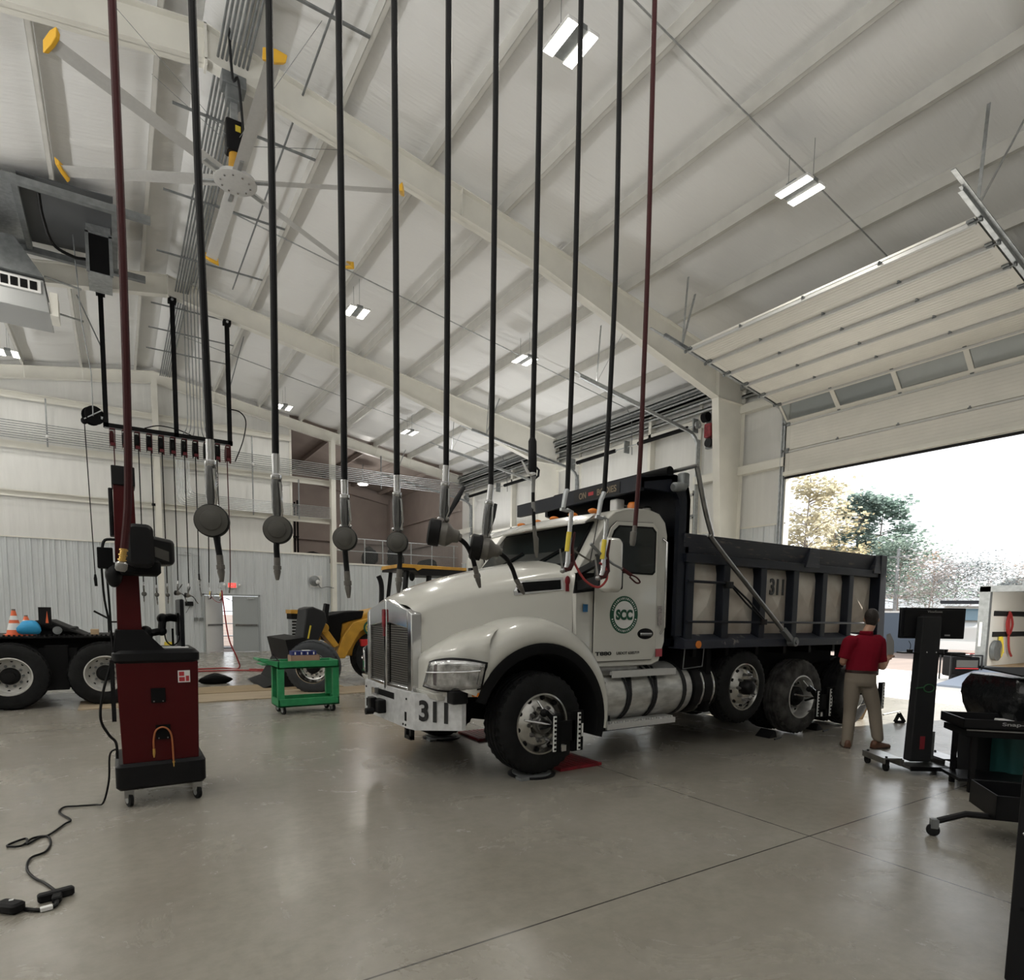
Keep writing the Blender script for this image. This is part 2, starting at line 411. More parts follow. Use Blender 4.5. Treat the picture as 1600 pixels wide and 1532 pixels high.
# rigid frames: tapered I-section rafters and columns
def rbot(x):
    d = abs(x - RX)
    for (a, p), (b, q) in (((0, .46), (2.6, .47)), ((2.6, .47), (5.7, .50)), ((5.7, .50), (10.9, 1.02)), ((10.9, 1.02), (13, 1.1))):
        if d <= b: return roofz(x) - (p + (q - p) * (d - a) / (b - a))
    return roofz(x) - 1.1
def frame(Y, name):
    top = []; bot = []
    xs = [XR - .13, 12.2, 10, 7, 3.9, RX, -1.3, -4.4, -7.4, -9.6, XL + .13]
    for x in xs: top.append((x, roofz(x))); bot.append((x, rbot(x) if -9.7 < x < 12.3 else rbot(12.2 if x > 0 else -9.6)))
    mb = MB()
    for i in range(len(xs) - 1):
        (x0, t0), (x1, t1), (_, b0), (_, b1) = top[i], top[i + 1], bot[i], bot[i + 1]
        mb.hexa([(x0, Y - .006, b0), (x1, Y - .006, b1), (x1, Y + .006, b1), (x0, Y + .006, b0), (x0, Y - .006, t0), (x1, Y - .006, t1), (x1, Y + .006, t1), (x0, Y + .006, t0)])
        for (z0, z1, th) in ((t0, t1, -.014), (b0, b1, .014)):
            lo0, lo1 = (z0 + th, z1 + th) if th < 0 else (z0, z1); hi0, hi1 = (z0, z1) if th < 0 else (z0 + th, z1 + th)
            mb.hexa([(x0, Y - .1, lo0), (x1, Y - .1, lo1), (x1, Y + .1, lo1), (x0, Y + .1, lo0), (x0, Y - .1, hi0), (x1, Y - .1, hi1), (x1, Y + .1, hi1), (x0, Y + .1, hi0)])
    for x in (12.2, RX, -9.6):                      # splice and stiffener plates
        mb.box(x - .016, x + .016, Y - .1, Y + .1, rbot(x) - (.0 if abs(x - RX) > 1 else .06), roofz(x))
    for x in (5.3, 8.8, -2.7, -6.2): mb.box(x - .008, x + .008, Y - .09, Y, rbot(x), roofz(x))
    struct(mb.build(name, 'frame', smooth=0))
    for s, xo, xt, xb in ((1, XR - .13, 12.2, 12.78), (-1, XL + .13, -9.6, -10.2)):
        zt = roofz(xo); zk = rbot(xt); mb = MB()
        mb.hexa([(xb, Y - .006, 0), (xo, Y - .006, 0), (xo, Y + .006, 0), (xb, Y + .006, 0), (xt, Y - .006, zk), (xo, Y - .006, zk), (xo, Y + .006, zk), (xt, Y + .006, zk)])
        mb.bar((xb, Y, 0), (xt, Y, zk), .014, .2, up=(0, 1, 0))
        mb.box(xo - .008, xo + .008, Y - .1, Y + .1, 0, zt)
        mb.box(min(xt, xo), max(xt, xo), Y - .1, Y + .1, zk - .008, zk + .008)
        mb.box(min(xb, xo) - .05, max(xb, xo) + .05, Y - .14, Y + .14, 0, .025)
        struct(mb.build('frame_column', 'frame', smooth=0))
frame(10.1, 'rafter_beam'); frame(17.7, 'rafter_beam'); frame(2.5, 'rafter_beam'); frame(-5.1, 'rafter_beam')

# end wall frame: a shallow rafter and two wind columns in front of the far wall
mb = MB(); Y = 24.86
for x0, x1 in ((XR, RX), (RX, XL)):
    for dz0, dz1, hw in ((-.38, 0, .005), (-.385, -.37, .085), (-.014, 0, .085)):
        mb.hexa([(x0, Y - hw, roofz(x0) + dz0), (x1, Y - hw, roofz(x1) + dz0), (x1, Y + hw, roofz(x1) + dz0), (x0, Y + hw, roofz(x0) + dz0),
                 (x0, Y - hw, roofz(x0) + dz1), (x1, Y - hw, roofz(x1) + dz1), (x1, Y + hw, roofz(x1) + dz1), (x0, Y + hw, roofz(x0) + dz1)])
for x in PUR[1:] + PUL[1:]:                                   # flange braces
    mb.bar((x, Y - .35, roofz(x) + .02), (x, Y - .08, roofz(x) - .36), .02, .02)
struct(mb.build('end_rafter_beam', 'frame', smooth=0))
for x in (1.3, 7.35, -4.7):
    mb = MB(); zt = roofz(x) - .36
    mb.box(x - .005, x + .005, 24.62, 24.88, 0, zt); mb.box(x - .09, x + .09, 24.61, 24.625, 0, zt); mb.box(x - .09, x + .09, 24.875, 24.89, 0, zt)
    struct(mb.build('wind_column', 'frame', smooth=0))

# far wall: ribbed liner below, faced insulation above, open mezzanine to the right
def ribbed(x0, x1, z0, z1, y, rib=.305, d=.032, ax='x', sgn=-1):
    prof = []; x = x0
    while x < x1 - .02:
        for dx, dd in ((0, 0), (.10, 0), (.115, .3 * d), (.15, .3 * d), (.165, 0), (.235, 0), (.25, d), (.285, d), (.30, 0)):
            if x + dx <= x1: prof.append((x + dx, dd))
        x += rib
    prof.append((x1, 0)); mb = MB()
    P = (lambda u, dd, z: (u, y + sgn * dd, z)) if ax == 'x' else (lambda u, dd, z: (y + sgn * dd, u, z))
    mb.grid([[V(P(u, dd, z0)) for u, dd in prof], [V(P(u, dd, z1)) for u, dd in prof]])
    return mb
DX0, DX1, DZ = 2.66, 4.52, 2.10                          # double door opening in the far wall
mb = ribbed(XL, DX0 - .05, 0, 3.8, YE); mb2 = ribbed(DX1 + .05, 7.26, 0, 3.8, YE); mb3 = ribbed(7.44, XR, 0, 3.53, YE); mb4 = ribbed(DX0 - .05, DX1 + .05, DZ + .05, 3.8, YE)
mb.add(mb2.v, mb2.f).add(mb3.v, mb3.f).add(mb4.v, mb4.f)
wl = struct(mb.build('wall_far', 'liner', smooth=0))
mb = MB()
mb.box(XL, DX0 - .05, YE + .01, YE + .05, 0, 3.8); mb.box(DX1 + .05, XR, YE + .01, YE + .05, 0, 3.5); mb.box(DX0 - .05, DX1 + .05, YE + .01, YE + .05, DZ + .05, 3.8)
struct(mb.build('wall_far_backing', 'liner', smooth=0))
mb = MB()
for (a, b), (c, d) in (((XL, RX), None or (0, 0)), ((RX, 5.8), (0, 0))):
    mb.hexa([(a, YE - .005, 3.8), (b, YE - .005, 3.8), (b, YE + .05, 3.8), (a, YE + .05, 3.8), (a, YE - .005, roofz(a) + .2), (b, YE - .005, roofz(b) + .2), (b, YE + .05, roofz(b) + .2), (a, YE + .05, roofz(a) + .2)])
struct(mb.build('wall_far_facing', 'wallfacing', smooth=0))
mb = MB()
for z in (5.25, 6.74, 8.25):
    xr = 5.8 if z > 7.5 else 7.26
    mb.box(XL, xr, YE - .20, YE - .195, z - .03, z); mb.box(XL, xr, YE - .20, YE, z - .004, z); mb.box(XL, xr, YE - .20, YE - .195, z - .2, z - .16)
    mb.box(XL, xr, YE - .075, YE - .07, z - .2, z)
mb.box(XL, 7.26, YE - .05, YE, 3.79, 3.83)
struct(mb.build('trim_1', 'frame', smooth=0))
mb = MB(); mb.box(7.44, XR, YE - .05, YE + .06, 3.5, 3.56); mb.box(5.76, 5.84, YE - .06, YE + .06, 3.8, roofz(5.8)); mb.box(5.76, 7.3, YE - .03, YE + .06, 3.8, 3.86)
struct(mb.build('trim_2', 'frame', smooth=0))

# mezzanine room behind the opening
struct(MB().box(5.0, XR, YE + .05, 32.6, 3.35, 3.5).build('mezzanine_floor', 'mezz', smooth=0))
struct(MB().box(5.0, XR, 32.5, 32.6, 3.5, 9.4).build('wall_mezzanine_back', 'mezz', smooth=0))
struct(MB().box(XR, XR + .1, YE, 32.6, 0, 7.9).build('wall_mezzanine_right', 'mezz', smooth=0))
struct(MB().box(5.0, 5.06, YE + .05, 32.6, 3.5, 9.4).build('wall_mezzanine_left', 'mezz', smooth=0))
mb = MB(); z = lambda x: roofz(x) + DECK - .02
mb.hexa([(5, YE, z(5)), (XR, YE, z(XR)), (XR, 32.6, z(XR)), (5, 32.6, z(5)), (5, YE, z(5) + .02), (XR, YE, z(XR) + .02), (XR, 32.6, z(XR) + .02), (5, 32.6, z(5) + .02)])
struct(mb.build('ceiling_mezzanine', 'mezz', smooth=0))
mb = MB()
for x in (6.14, 7.64, 9.14, 10.64, 12.14): mb.box(x - .035, x + .035, YE + .06, 32.5, roofz(x), roofz(x) + .18)
for x0, x1 in ((5.06, XR),): mb.hexa([(x0, 32.2, roofz(x0) - .4), (x1, 32.2, roofz(x1) - .4), (x1, 32.4, roofz(x1) - .4), (x0, 32.4, roofz(x0) - .4), (x0, 32.2, roofz(x0)), (x1, 32.2, roofz(x1)), (x1, 32.4, roofz(x1)), (x0, 32.4, roofz(x0))])
mb.box(12.6, 13.1, 31.9, 32.4, 3.5, 7.6); mb.box(XR - .12, XR, YE + .1, 32.4, 6.2, 6.28); mb.box(XR - .12, XR, YE + .1, 32.4, 4.9, 4.98); mb.box(5.1, XR, 32.3, 32.5, 5.2, 5.28)
struct(mb.build('mezzanine_beam', 'mezz', smooth=0))

# right side wall with three overhead-door bays
BAYS = [(3.94, 8.84), (11.5, 16.5), (18.9, 23.9), (-3.6, 1.3)]
DTOP = 4.90
ys = sorted([v for b in BAYS for v in b]); seg = []; prev = YN
for a, b in sorted(BAYS): seg.append((prev, a)); prev = b
seg.append((prev, YE))
mb = MB(); mbl = MB()
for a, b in seg:
    mb.box(XR, XR + .14, a + .02, b - .02, 0, DTOP); r = ribbed(a, b, 0, 3.83, XR - .006, ax='y'); mbl.add(r.v, r.f)
mb.box(XR, XR + .14, YN, YE, DTOP, 7.95)
struct(mb.build('wall_right', 'wallfacing', smooth=0)); struct(mbl.build('wall_right_liner', 'liner', smooth=0))
mb = MB()
for a, b in seg:
    for z in (5.33, 6.82):
        mb.box(XR - .2, XR - .195, a, b, z - .2, z); mb.box(XR - .2, XR, a, b, z - .004, z); mb.box(XR - .2, XR, a, b, z - .204, z - .2)
    mb.box(XR - .04, XR, a, b, 3.81, 3.85)
for a, b in BAYS:
    for y, s in ((a, -1), (b, 1)): mb.box(XR - .06, XR + .15, min(y, y + s * .09), max(y, y + s * .09), 0, 7.3)
    mb.box(XR - .2, XR + .05, a, b, DTOP, DTOP + .08)
    mb.box(XR - .2, XR, a + 1.62, a + 1.72, DTOP, 7.3) if a > 9 else None
    mb.box(XR - .2, XR - .195, a, b, 6.62, 6.82); mb.box(XR - .2, XR, a, b, 6.81, 6.82)
struct(mb.build('trim_3', 'frame', smooth=0))
mb = MB()
for z in (7.02, 7.22, 7.40, 7.56): mb.box(XR - .16 - (z - 7) * .3, XR, YN, YE, z, z + .035); mb.box(XR - .16 - (z - 7) * .3, XR - .15 - (z - 7) * .3, YN, YE, z - .05, z + .035)
mb.box(XR - .25, XR, YN, YE, 7.40, 7.65)
struct(mb.build('eave_strut_beam', 'galv', smooth=0))
# left and near walls (out of the picture; they close the hall)
struct(MB().box(XL - .14, XL, YN, YE, 0, 7.9).build('wall_left', 'wallfacing', smooth=0))
mb = MB()
for a, b in ((XL, RX), (RX, XR)):
    mb.hexa([(a, YN - .14, 0), (b, YN - .14, 0), (b, YN, 0), (a, YN, 0), (a, YN - .14, roofz(a) + .22), (b, YN - .14, roofz(b) + .22), (b, YN, roofz(b) + .22), (a, YN, roofz(a) + .22)])
struct(mb.build('wall_near', 'wallfacing', smooth=0))

# sectional overhead doors on roof-pitch tracks
SL = 1 / 6.0
def path(s, zb, zc=6.05):
    """point on the door's path, s metres above its bottom edge at zb"""
    X0 = XR - .12; R = .42; L1 = zc - zb; ang = PI / 2 - math.atan(SL); L2 = R * ang
    if s <= L1: return V((X0, 0, zb + s))
    if s <= L1 + L2:
        t = (s - L1) / R; return V((X0 - R + R * math.cos(t), 0, zc + R * math.sin(t)))
    d = s - L1 - L2; p = V((X0 - R + R * math.cos(ang), 0, zc + R * math.sin(ang))); u = V((-1, 0, SL)).normalized(); return p + u * d
def sect_door(num, ya, yb, zb, n, win, label=None):
    root = bpy.data.objects.new('door_%d' % num, None); COL.objects.link(root); root.location = (XR - .1, (ya + yb) / 2, zb); struct(root)
    h = .61
    for i in range(n):
        p = path(i * h + .004, zb); q = path((i + 1) * h - .004, zb); d = (q - p).normalized(); nn = V((-d.z, 0, d.x))     # into the room
        if nn.x > 0 and i < 3: nn = -nn
        if nn.z > 0 and i >= 3: nn = -nn
        def P(u, y, t): v = p + (q - p) * u + nn * t; v.y = y; return v
        if i == win:
            mb = MB()
            for u0, u1 in ((0, .16), (.86, 1)): mb.hexa([P(u0, ya, -.02), P(u0, yb, -.02), P(u1, yb, -.02), P(u1, ya, -.02), P(u0, ya, .025), P(u0, yb, .025), P(u1, yb, .025), P(u1, ya, .025)])
            k = 4; w = (yb - ya) / k
            for j in range(k + 1):
                c = ya + j * w; a, b = max(ya, c - .045), min(yb, c + .045)
                mb.hexa([P(.16, a, -.02), P(.16, b, -.02), P(.86, b, -.02), P(.86, a, -.02), P(.16, a, .025), P(.16, b, .025), P(.86, b, .025), P(.86, a, .025)])
            mb.build('window_section', 'door', root, smooth=0)
            for j in range(k):
                a, b = ya + j * w + .045, ya + (j + 1) * w - .045
                MB().hexa([P(.16, a, -.004), P(.16, b, -.004), P(.86, b, -.004), P(.86, a, -.004), P(.16, a, .004), P(.16, b, .004), P(.86, b, .004), P(.86, a, .004)]).build('pane', 'pane', root, smooth=0)
        else:
            mb = MB(); m = 9
            for k in range(m):                                       # shallow pin-stripe grooves
                u0, u1 = k / m, (k + 1) / m - .012
                mb.hexa([P(u0, ya, 0), P(u0, yb, 0), P(u1, yb, 0), P(u1, ya, 0), P(u0, ya, .022), P(u0, yb, .022), P(u1, yb, .022), P(u1, ya, .022)])
            mb.hexa([P(0, ya, -.02), P(0, yb, -.02), P(1, yb, -.02), P(1, ya, -.02), P(0, ya, .0185), P(0, yb, .0185), P(1, yb, .0185), P(1, ya, .0185)])
            for a in (ya, yb - .09): mb.hexa([P(.0, a, .022), P(0, a + .09, .022), P(1, a + .09, .022), P(1, a, .022), P(0, a, .026), P(0, a + .09, .026), P(1, a + .09, .026), P(1, a, .026)])
            mb.build('panel', 'door', root, smooth=0)
        mb = MB(); th = .055 if i >= 3 else .02
        mb.hexa([P(.90, ya, .02), P(.90, yb, .02), P(.985, yb, .02), P(.985, ya, .02), P(.915, ya, .02 + th), P(.915, yb, .02 + th), P(.97, yb, .02 + th), P(.97, ya, .02 + th)])
        mb.build('strut', 'strut', root, smooth=0)
        if i == 0:
            mb = MB(); mb.hexa([P(-.06, ya, -.02), P(-.06, yb, -.02), P(.02, yb, -.02), P(.02, ya, -.02), P(-.06, ya, .028), P(-.06, yb, .028), P(.02, yb, .028), P(.02, ya, .028)]); mb.build('bottom_seal', 'rubber', root, smooth=0)
        for j in range(1, 4):
            y = ya + (yb - ya) * j / 4; mb = MB()
            mb.hexa([P(.93, y - .03, .02), P(.93, y + .03, .02), P(1.07, y + .012, .02), P(1.07, y - .012, .02), P(.93, y - .03, .034), P(.93, y + .03, .034), P(1.07, y + .012, .034), P(1.07, y - .012, .034)])
            mb.tube([P(1, y - .03, .04), P(1, y + .03, .04)], .012, 6)
            mb.build('hinge', 'galv_d', root, smooth=0)
        for y, s in ((ya, 1), (yb, -1)):
            mb = MB(); mb.hexa([P(.9, y, .022), P(.9, y + s * .09, .022), P(1.08, y + s * .09, .022), P(1.08, y, .022), P(.9, y, .05), P(.9, y + s * .09, .05), P(1.08, y + s * .09, .05), P(1.08, y, .05)])
            mb.tube([P(1, y + s * .08, .06), P(1, y - s * .07, .06)], .011, 6); mb.lathe([(.03, -.015), (.03, .015)], P(1, y - s * .07, .06), (0, 1, 0), 10)
            mb.build('roller_hinge', 'galv_d', root, smooth=0)
    return root
def tracks(ya, yb, zb, length, plate=0):
    for y, s in ((ya - .06, -1), (yb + .06, 1)):
        mb = MB(); P = []
        k = 0
        while k < 60:
            ss = length * k / 59; q = path(ss - zb + 0.0, 0) if False else path(ss, 0.02); q.y = y; P.append(q); k += 1
        for dx in (-.035, .035):
            ring = []
            for i, q in enumerate(P):
                d = (P[min(i + 1, 59)] - P[max(i - 1, 0)]).normalized(); nn = V((-d.z, 0, d.x)); ring.append(q + nn * dx)
            mb.grid([[q + V((0, -.028, 0)) for q in ring], [q + V((0, .028, 0)) for q in ring]])
        ring = []
        mb.grid([[q0 + V((0, s * .028, 0)) for q0 in [P[i] + V((-(P[min(i + 1, 59)] - P[max(i - 1, 0)]).normalized().z, 0, (P[min(i + 1, 59)] - P[max(i - 1, 0)]).normalized().x)) * .035 for i in range(60)]],
                 [q0 + V((0, s * .028, 0)) for q0 in [P[i] - V((-(P[min(i + 1, 59)] - P[max(i - 1, 0)]).normalized().z, 0, (P[min(i + 1, 59)] - P[max(i - 1, 0)]).normalized().x)) * .035 for i in range(60)]]])
        mb.box(XR - .2, XR - .02, y + s * .03 - .006, y + s * .03 + .006, 0, 6.3)                # wall angle
        e = P[-1]; zroof = roofz(e.x + .6)
        mb.bar((e.x + .5, y, e.z - .06), (e.x + .6, y, zroof + .1), .04, .005); mb.bar((e.x + .5, y, e.z - .06), (e.x + 1.1, y + s * .25, roofz(e.x + 1.1) + .1), .04, .005)
        mb.bar((e.x - .35, y + s * .05, e.z + .07), (e.x + 2.0, y + s * .05, e.z - .30), .05, .012)
        struct(mb.build('door_track', 'galv', smooth=0, solid=.004))
sect_door(1, 3.95, 8.83, 4.86, 8, 2)
tracks(3.95, 8.83, 4.86, 10.35)
for k, (a, b) in enumerate(BAYS[1:3]):
    sect_door(2 + k, a + .01, b - .01, .03, 8, 3); tracks(a + .01, b - .01, .03, 10.4)
sect_door(4, -3.59, 1.29, .03, 8, 3)

# shafts with torsion springs, one set over each closed door
for (a, b), lab in ((BAYS[1], 'black torsion spring shaft above the overhead door just behind the cream column'), (BAYS[2], 'black torsion spring shaft above the far overhead door by the end wall')):
    t = thing('torsion_spring_shaft', lab, 'door spring', (XR - .3, (a + b) / 2, 6.62))
    MB().rod((XR - .32, a - .25, 6.62), (XR - .32, b + .25, 6.62), .018).build('shaft', 'galv', t)
    for y0, y1 in ((a + .15, a + 2.0), (b - 2.0, b - .15)):
        mb = MB(); P = []; n = 16
        for i in range(n + 1): P.append((.052 + .0 * i, y0 + (y1 - y0) * i / n))
        mb.lathe([(.03, -.02), (.055, 0)] + [(.055 + (.004 if i % 2 else 0), (y1 - y0) * i / 60) for i in range(1, 60)] + [(.055, y1 - y0), (.03, y1 - y0 + .02)], (XR - .32, y0, 6.62), (0, 1, 0), 14)
        mb.build('spring', 'blackm', t)
    for y in (a - .2, b + .2): MB().lathe([(.02, -.03), (.10, -.03), (.085, 0), (.10, .03), (.02, .03)], (XR - .32, y, 6.62), (0, 1, 0), 18).build('cable_drum', 'galv', t)
    for y in ((a + b) / 2, a - .1, b + .1): MB().box(XR - .40, XR - .21, y - .02, y + .02, 6.45, 6.8).build('bearing_bracket', 'galv_d', t)
t = thing('door_operator', 'red and black door opener motor beside the cream column', 'door opener', (XR - .35, 11.0, 6.4))
MB().rbox(XR - .50, XR - .26, 10.72, 10.95, 6.18, 6.52, .03).build('gearbox_cover', 'redplate', t)
MB().rbox(XR - .46, XR - .2, 10.42, 10.72, 6.05, 6.45, .04).build('motor', 'black', t)
MB().lathe([(.05, -.08), (.12, -.08), (.12, .08), (.05, .08)], (XR - .4, 10.98, 6.72), (0, 1, 0), 18).build('pulley', 'blackm', t)
MB().lathe([(.05, -.05), (.11, -.05), (.11, .05), (.05, .05)], (XR - .4, 10.85, 6.05), (1, 0, 0), 18).build('chain_wheel', 'black', t)
MB().box(XR - .3, XR - .2, 10.5, 11.05, 5.95, 6.85).build('mounting_plate', 'galv_d', t)
LAMPS = [(4.88, 6.45, 8.55), (8.75, 5.85, 7.95), (4.92, 14.5, 8.55), (8.81, 13.26, 7.95), (8.9, 20.7, 7.93), (5.05, 22.5, 8.55), (-2.3, 22.4, 8.6), (-2.3, 14.5, 8.6), (-2.3, 6.4, 8.6), (-6.2, 6, 7.9), (-6.2, 14, 7.9), (-6.2, 21, 7.9)]
# ================================================================ DUMP TRUCK
def tyre_mesh(c, r, w, side, rim, n=80, lug=.016, ring_lug=True):
    """tyre with its outer face toward side*Y, axle centre c on that outer face plane"""
    prof = [(rim, .02), (rim + .02, .0), (rim + (r - rim) * .45, -.012), (r - .05, .004), (r - .016, .022), (r - .004, .05)]
    g = 4
    for i in range(g):
        a = .05 + (w - .1) * (i + .5) / g
        prof += [(r, a - .018 - .018), (r, a - .009), (r - .016, a - .005), (r - .016, a + .005), (r, a + .009)]
    prof += [(r - .004, w - .05), (r - .016, w - .022), (r - .05, w - .004), (rim + .02, w), (rim, w - .02)]
    mb = MB(); rings = []
    for rr, z in prof:
        lugs = rr > r - .02 and (z < .075 or z > w - .075) and ring_lug
        rings.append([V((c[0] + (rr - (lug if lugs and k % 2 else 0)) * math.cos(2 * PI * k / n), c[1] - side * z, c[2] + (rr - (lug if lugs and k % 2 else 0)) * math.sin(2 * PI * k / n))) for k in range(n)])
    mb.loft(rings, caps=False); return mb
def wheel(parent, c, r, w, side, kind, rimr=.29, tyre='tyre', rimmat='alu', cname='wheel', nuts=10, holes=10):
    """kind: 'out' (steer wheel, disc bulging outward) or 'in' (drive wheel, deep dish)"""
    x, y, z = c; ax = (0, side, 0)
    if kind == 'out': prof = [(rimr + .012, -.01), (rimr + .016, .012), (rimr, .016), (rimr - .012, -.005), (rimr - .02, -.05), (.235, -.035), (.19, .005), (.15, .012), (.145, .0), (.075, .0)]
    elif kind == 'pusher': prof = [(rimr + .012, -.01), (rimr + .016, .012), (rimr, .016), (rimr - .012, -.005), (rimr - .02, -.035), (.245, -.02), (.19, .03), (.16, .045), (.15, .03), (.075, .03)]
    else: prof = [(rimr + .012, -.01), (rimr + .016, .012), (rimr, .016), (rimr - .012, -.01), (rimr - .024, -.10), (rimr - .03, -.135), (.225, -.155), (.16, -.150), (.15, -.14), (.11, -.14)]
    root = MB().lathe(prof + [(.02, prof[-1][1])], c, ax, 48, caps=False).build(cname, rimmat, parent, smooth=40)
    tyre_mesh((x, y + side * .014, z), r, w, side, rimr, lug=.014).build('tyre', tyre, root, smooth=28)
    d = prof[5][1] if kind != 'in' else -.153; rr = .262 if kind != 'in' else .24; hr = .021
    if kind == 'pusher': rr, d = .235, -.008
    def ringof(name, m, base, n, rad, off, sm):
        first = None
        for k in range(n):
            t = 2 * PI * k / n + off; p = V((x + rad * math.cos(t), 0, z + rad * math.sin(t)))
            if first is None: first = base(p).build(name, m, root, smooth=sm); p0 = p
            else:
                o = first.copy(); COL.objects.link(o); o.location = p - p0
    near = side < 0
    if near: ringof('hand_hole', 'blackm', lambda p: MB().lathe([(hr, -.02), (hr, .004)], V((p.x, y + side * (d + .004), p.z)), ax, 12), holes, rr, .2, 35)
    e = prof[-1][1]
    nr = .167 if kind != 'in' else .165
    if near: ringof('lug_nut', 'steel' if rimmat != 'rim_white' else 'galv_d', lambda p: MB().lathe([(.022, -.01), (.022, .02), (.016, .035), (.012, .05)], V((p.x, y + side * (e if kind == 'in' else e + .008), p.z)), ax, 6), nuts, nr, 0, 20)
    if kind == 'out': hp = [(.095, 0), (.095, .03), (.085, .05), (.06, .06), (.03, .062)]; hm = 'steel'
    elif kind == 'pusher': hp = [(.1, .03), (.09, .10), (.07, .13), (.05, .14)]; hm = 'black'
    else: hp = [(.135, -.15), (.13, -.06), (.115, -.045), (.085, -.04), (.08, -.01), (.03, -.005)]; hm = 'darkfr'
    MB().lathe(hp, c, ax, 24).build('hub', hm, root)
    return root

YC = 6.07
def mir(y): return 2 * YC - y
tk = thing('dump_truck', 'white cab dump truck with navy steel bed numbered 311 parked across the bay', 'truck', (5.9, YC, 0))
# chassis
mb = MB()
for y in (5.62, mir(5.62)): mb.box(2.75, 9.8, y - .04, y + .04, .78, 1.04)
for x in (3.0, 4.6, 5.6, 6.3, 7.2, 8.6, 9.7): mb.box(x - .05, x + .05, 5.62, mir(5.62), .82, 1.0)
mb.build('chassis_frame', 'darkfr', tk, smooth=0)
mb = MB()
for x, z in ((3.5, .53), (6.64, .74), (7.92, .53), (9.27, .53)):
    mb.rod((x, 5.15, z), (x, mir(5.15), z), .07 if x < 7 else .10)
    if x > 7: mb.ball((x, YC, z), .22, .2, .22)
    for y in (5.62, mir(5.62)): mb.box(x - .45, x + .45, y - .05, y + .05, .62 + (z - .53), .70 + (z - .53)); mb.box(x - .07, x + .07, y - .07, y + .07, z - .1, .8)
mb.box(2.75, 4.3, 5.55, mir(5.55), .55, 1.2)            # engine and transmission mass
mb.box(4.35, 6.0, 5.75, mir(5.75), .5, .85)
mb.build('axle_and_driveline', 'darkfr', tk, smooth=30)
FW = wheel(tk, (3.5, 4.86, .545), .515, .34, -1, 'out', rimr=.292)
wheel(tk, (3.5, mir(4.86), .545), .515, .34, 1, 'out', rimr=.292)
wheel(tk, (6.66, 4.88, .74), .475, .30, -1, 'pusher', rimr=.285)
wheel(tk, (6.66, mir(4.88), .74), .475, .30, 1, 'pusher', rimr=.285)
for x in (7.94, 9.30):
    for y, s in ((4.88, -1), (mir(4.88), 1)):
        wr = wheel(tk, (x, y, .53), .52, .29, s, 'in', rimr=.285, tyre='tyre_dusty' if s < 0 and x < 9 else 'tyre', rimmat='alu_d')
        tyre_mesh((x, y - s * .34, .53), .52, .29, s, .285).build('inner_tyre', 'tyre', wr, smooth=28)
# bumper with swept ends
BZ0, BZ1 = .50, .86
def bump(o): return [(2.62 - o, 4.90), (2.36 - o, 5.36), (2.33 - o, 5.5), (2.33 - o, mir(5.5)), (2.36 - o, mir(5.36)), (2.62 - o, mir(4.90))]
outer = bump(0); inner = [(x + .05, y + (.012 if y < YC else -.012)) for x, y in outer]
mb = MB(); prof = outer + inner[::-1]
z0 = [BZ0 + .05, BZ0, BZ0, BZ0, BZ0, BZ0 + .05]
for i in range(5):
    a, b, c, d = outer[i], outer[i + 1], inner[i + 1], inner[i]
    mb.hexa([(a[0], a[1], z0[i]), (b[0], b[1], z0[i + 1]), (c[0], c[1], z0[i + 1]), (d[0], d[1], z0[i]), (a[0], a[1], BZ1), (b[0], b[1], BZ1), (c[0], c[1], BZ1), (d[0], d[1], BZ1)])
bp_ = mb.build('front_bumper', mat('bumper_white_aluminium', (.66, .67, .68), .38, .25, var=.2, vscale=14), tk, smooth=30)
mb = MB(); X = 2.326
mb.box(X, X + .02, 5.82, 6.36, .745, .81)
for y in (5.52, 6.62): mb.box(X, X + .02, y - .02, y + .02, .57, .66)
for y, z in ((5.5, .79), (5.52, .53), (5.58, .53), (6.55, .53), (6.62, .53), (6.64, .79)): mb.lathe([(.012, 0), (.012, .006)], (X + .004, y, z), (-1, 0, 0), 10)
mb.build('bumper_slot', 'blackm', bp_, smooth=0)
mb = MB(); mb.rbox(2.24, 2.34, 6.04, 6.24, .57, .71, .02); mb.rbox(2.20, 2.27, 6.14, 6.26, .57, .73, .015); mb.lathe([(.035, 0), (.035, .08)], (2.2, 6.08, .60), (-1, 0, 0), 12)
mb.build('tow_pintle', 'black', bp_)
MB().box(2.28, 2.33, 6.25, 6.34, .74, .82).build('marker_lamp', 'lens', bp_)
mb = MB(); mb.box(2.4, 2.44, 5.56, 5.60, .37, .52); mb.box(2.4, 2.44, 5.68, 5.72, .37, .52); mb.box(2.4, 2.44, 5.56, 5.72, .36, .40); mb.build('tow_hook', 'black', bp_, smooth=0)
d = V((2.62 - 2.36, 4.90 - 5.36, 0)).normalized(); c = V((2.49, 5.13, .70)); n = V((d.y, -d.x, 0)); n = n if n.x < 0 else -n
lettering('311', 'unit_number', 'black_ink', bp_, c + n * .008 + d * -.05, d, (0, 0, 1), .205, width=.33, bold=.032)
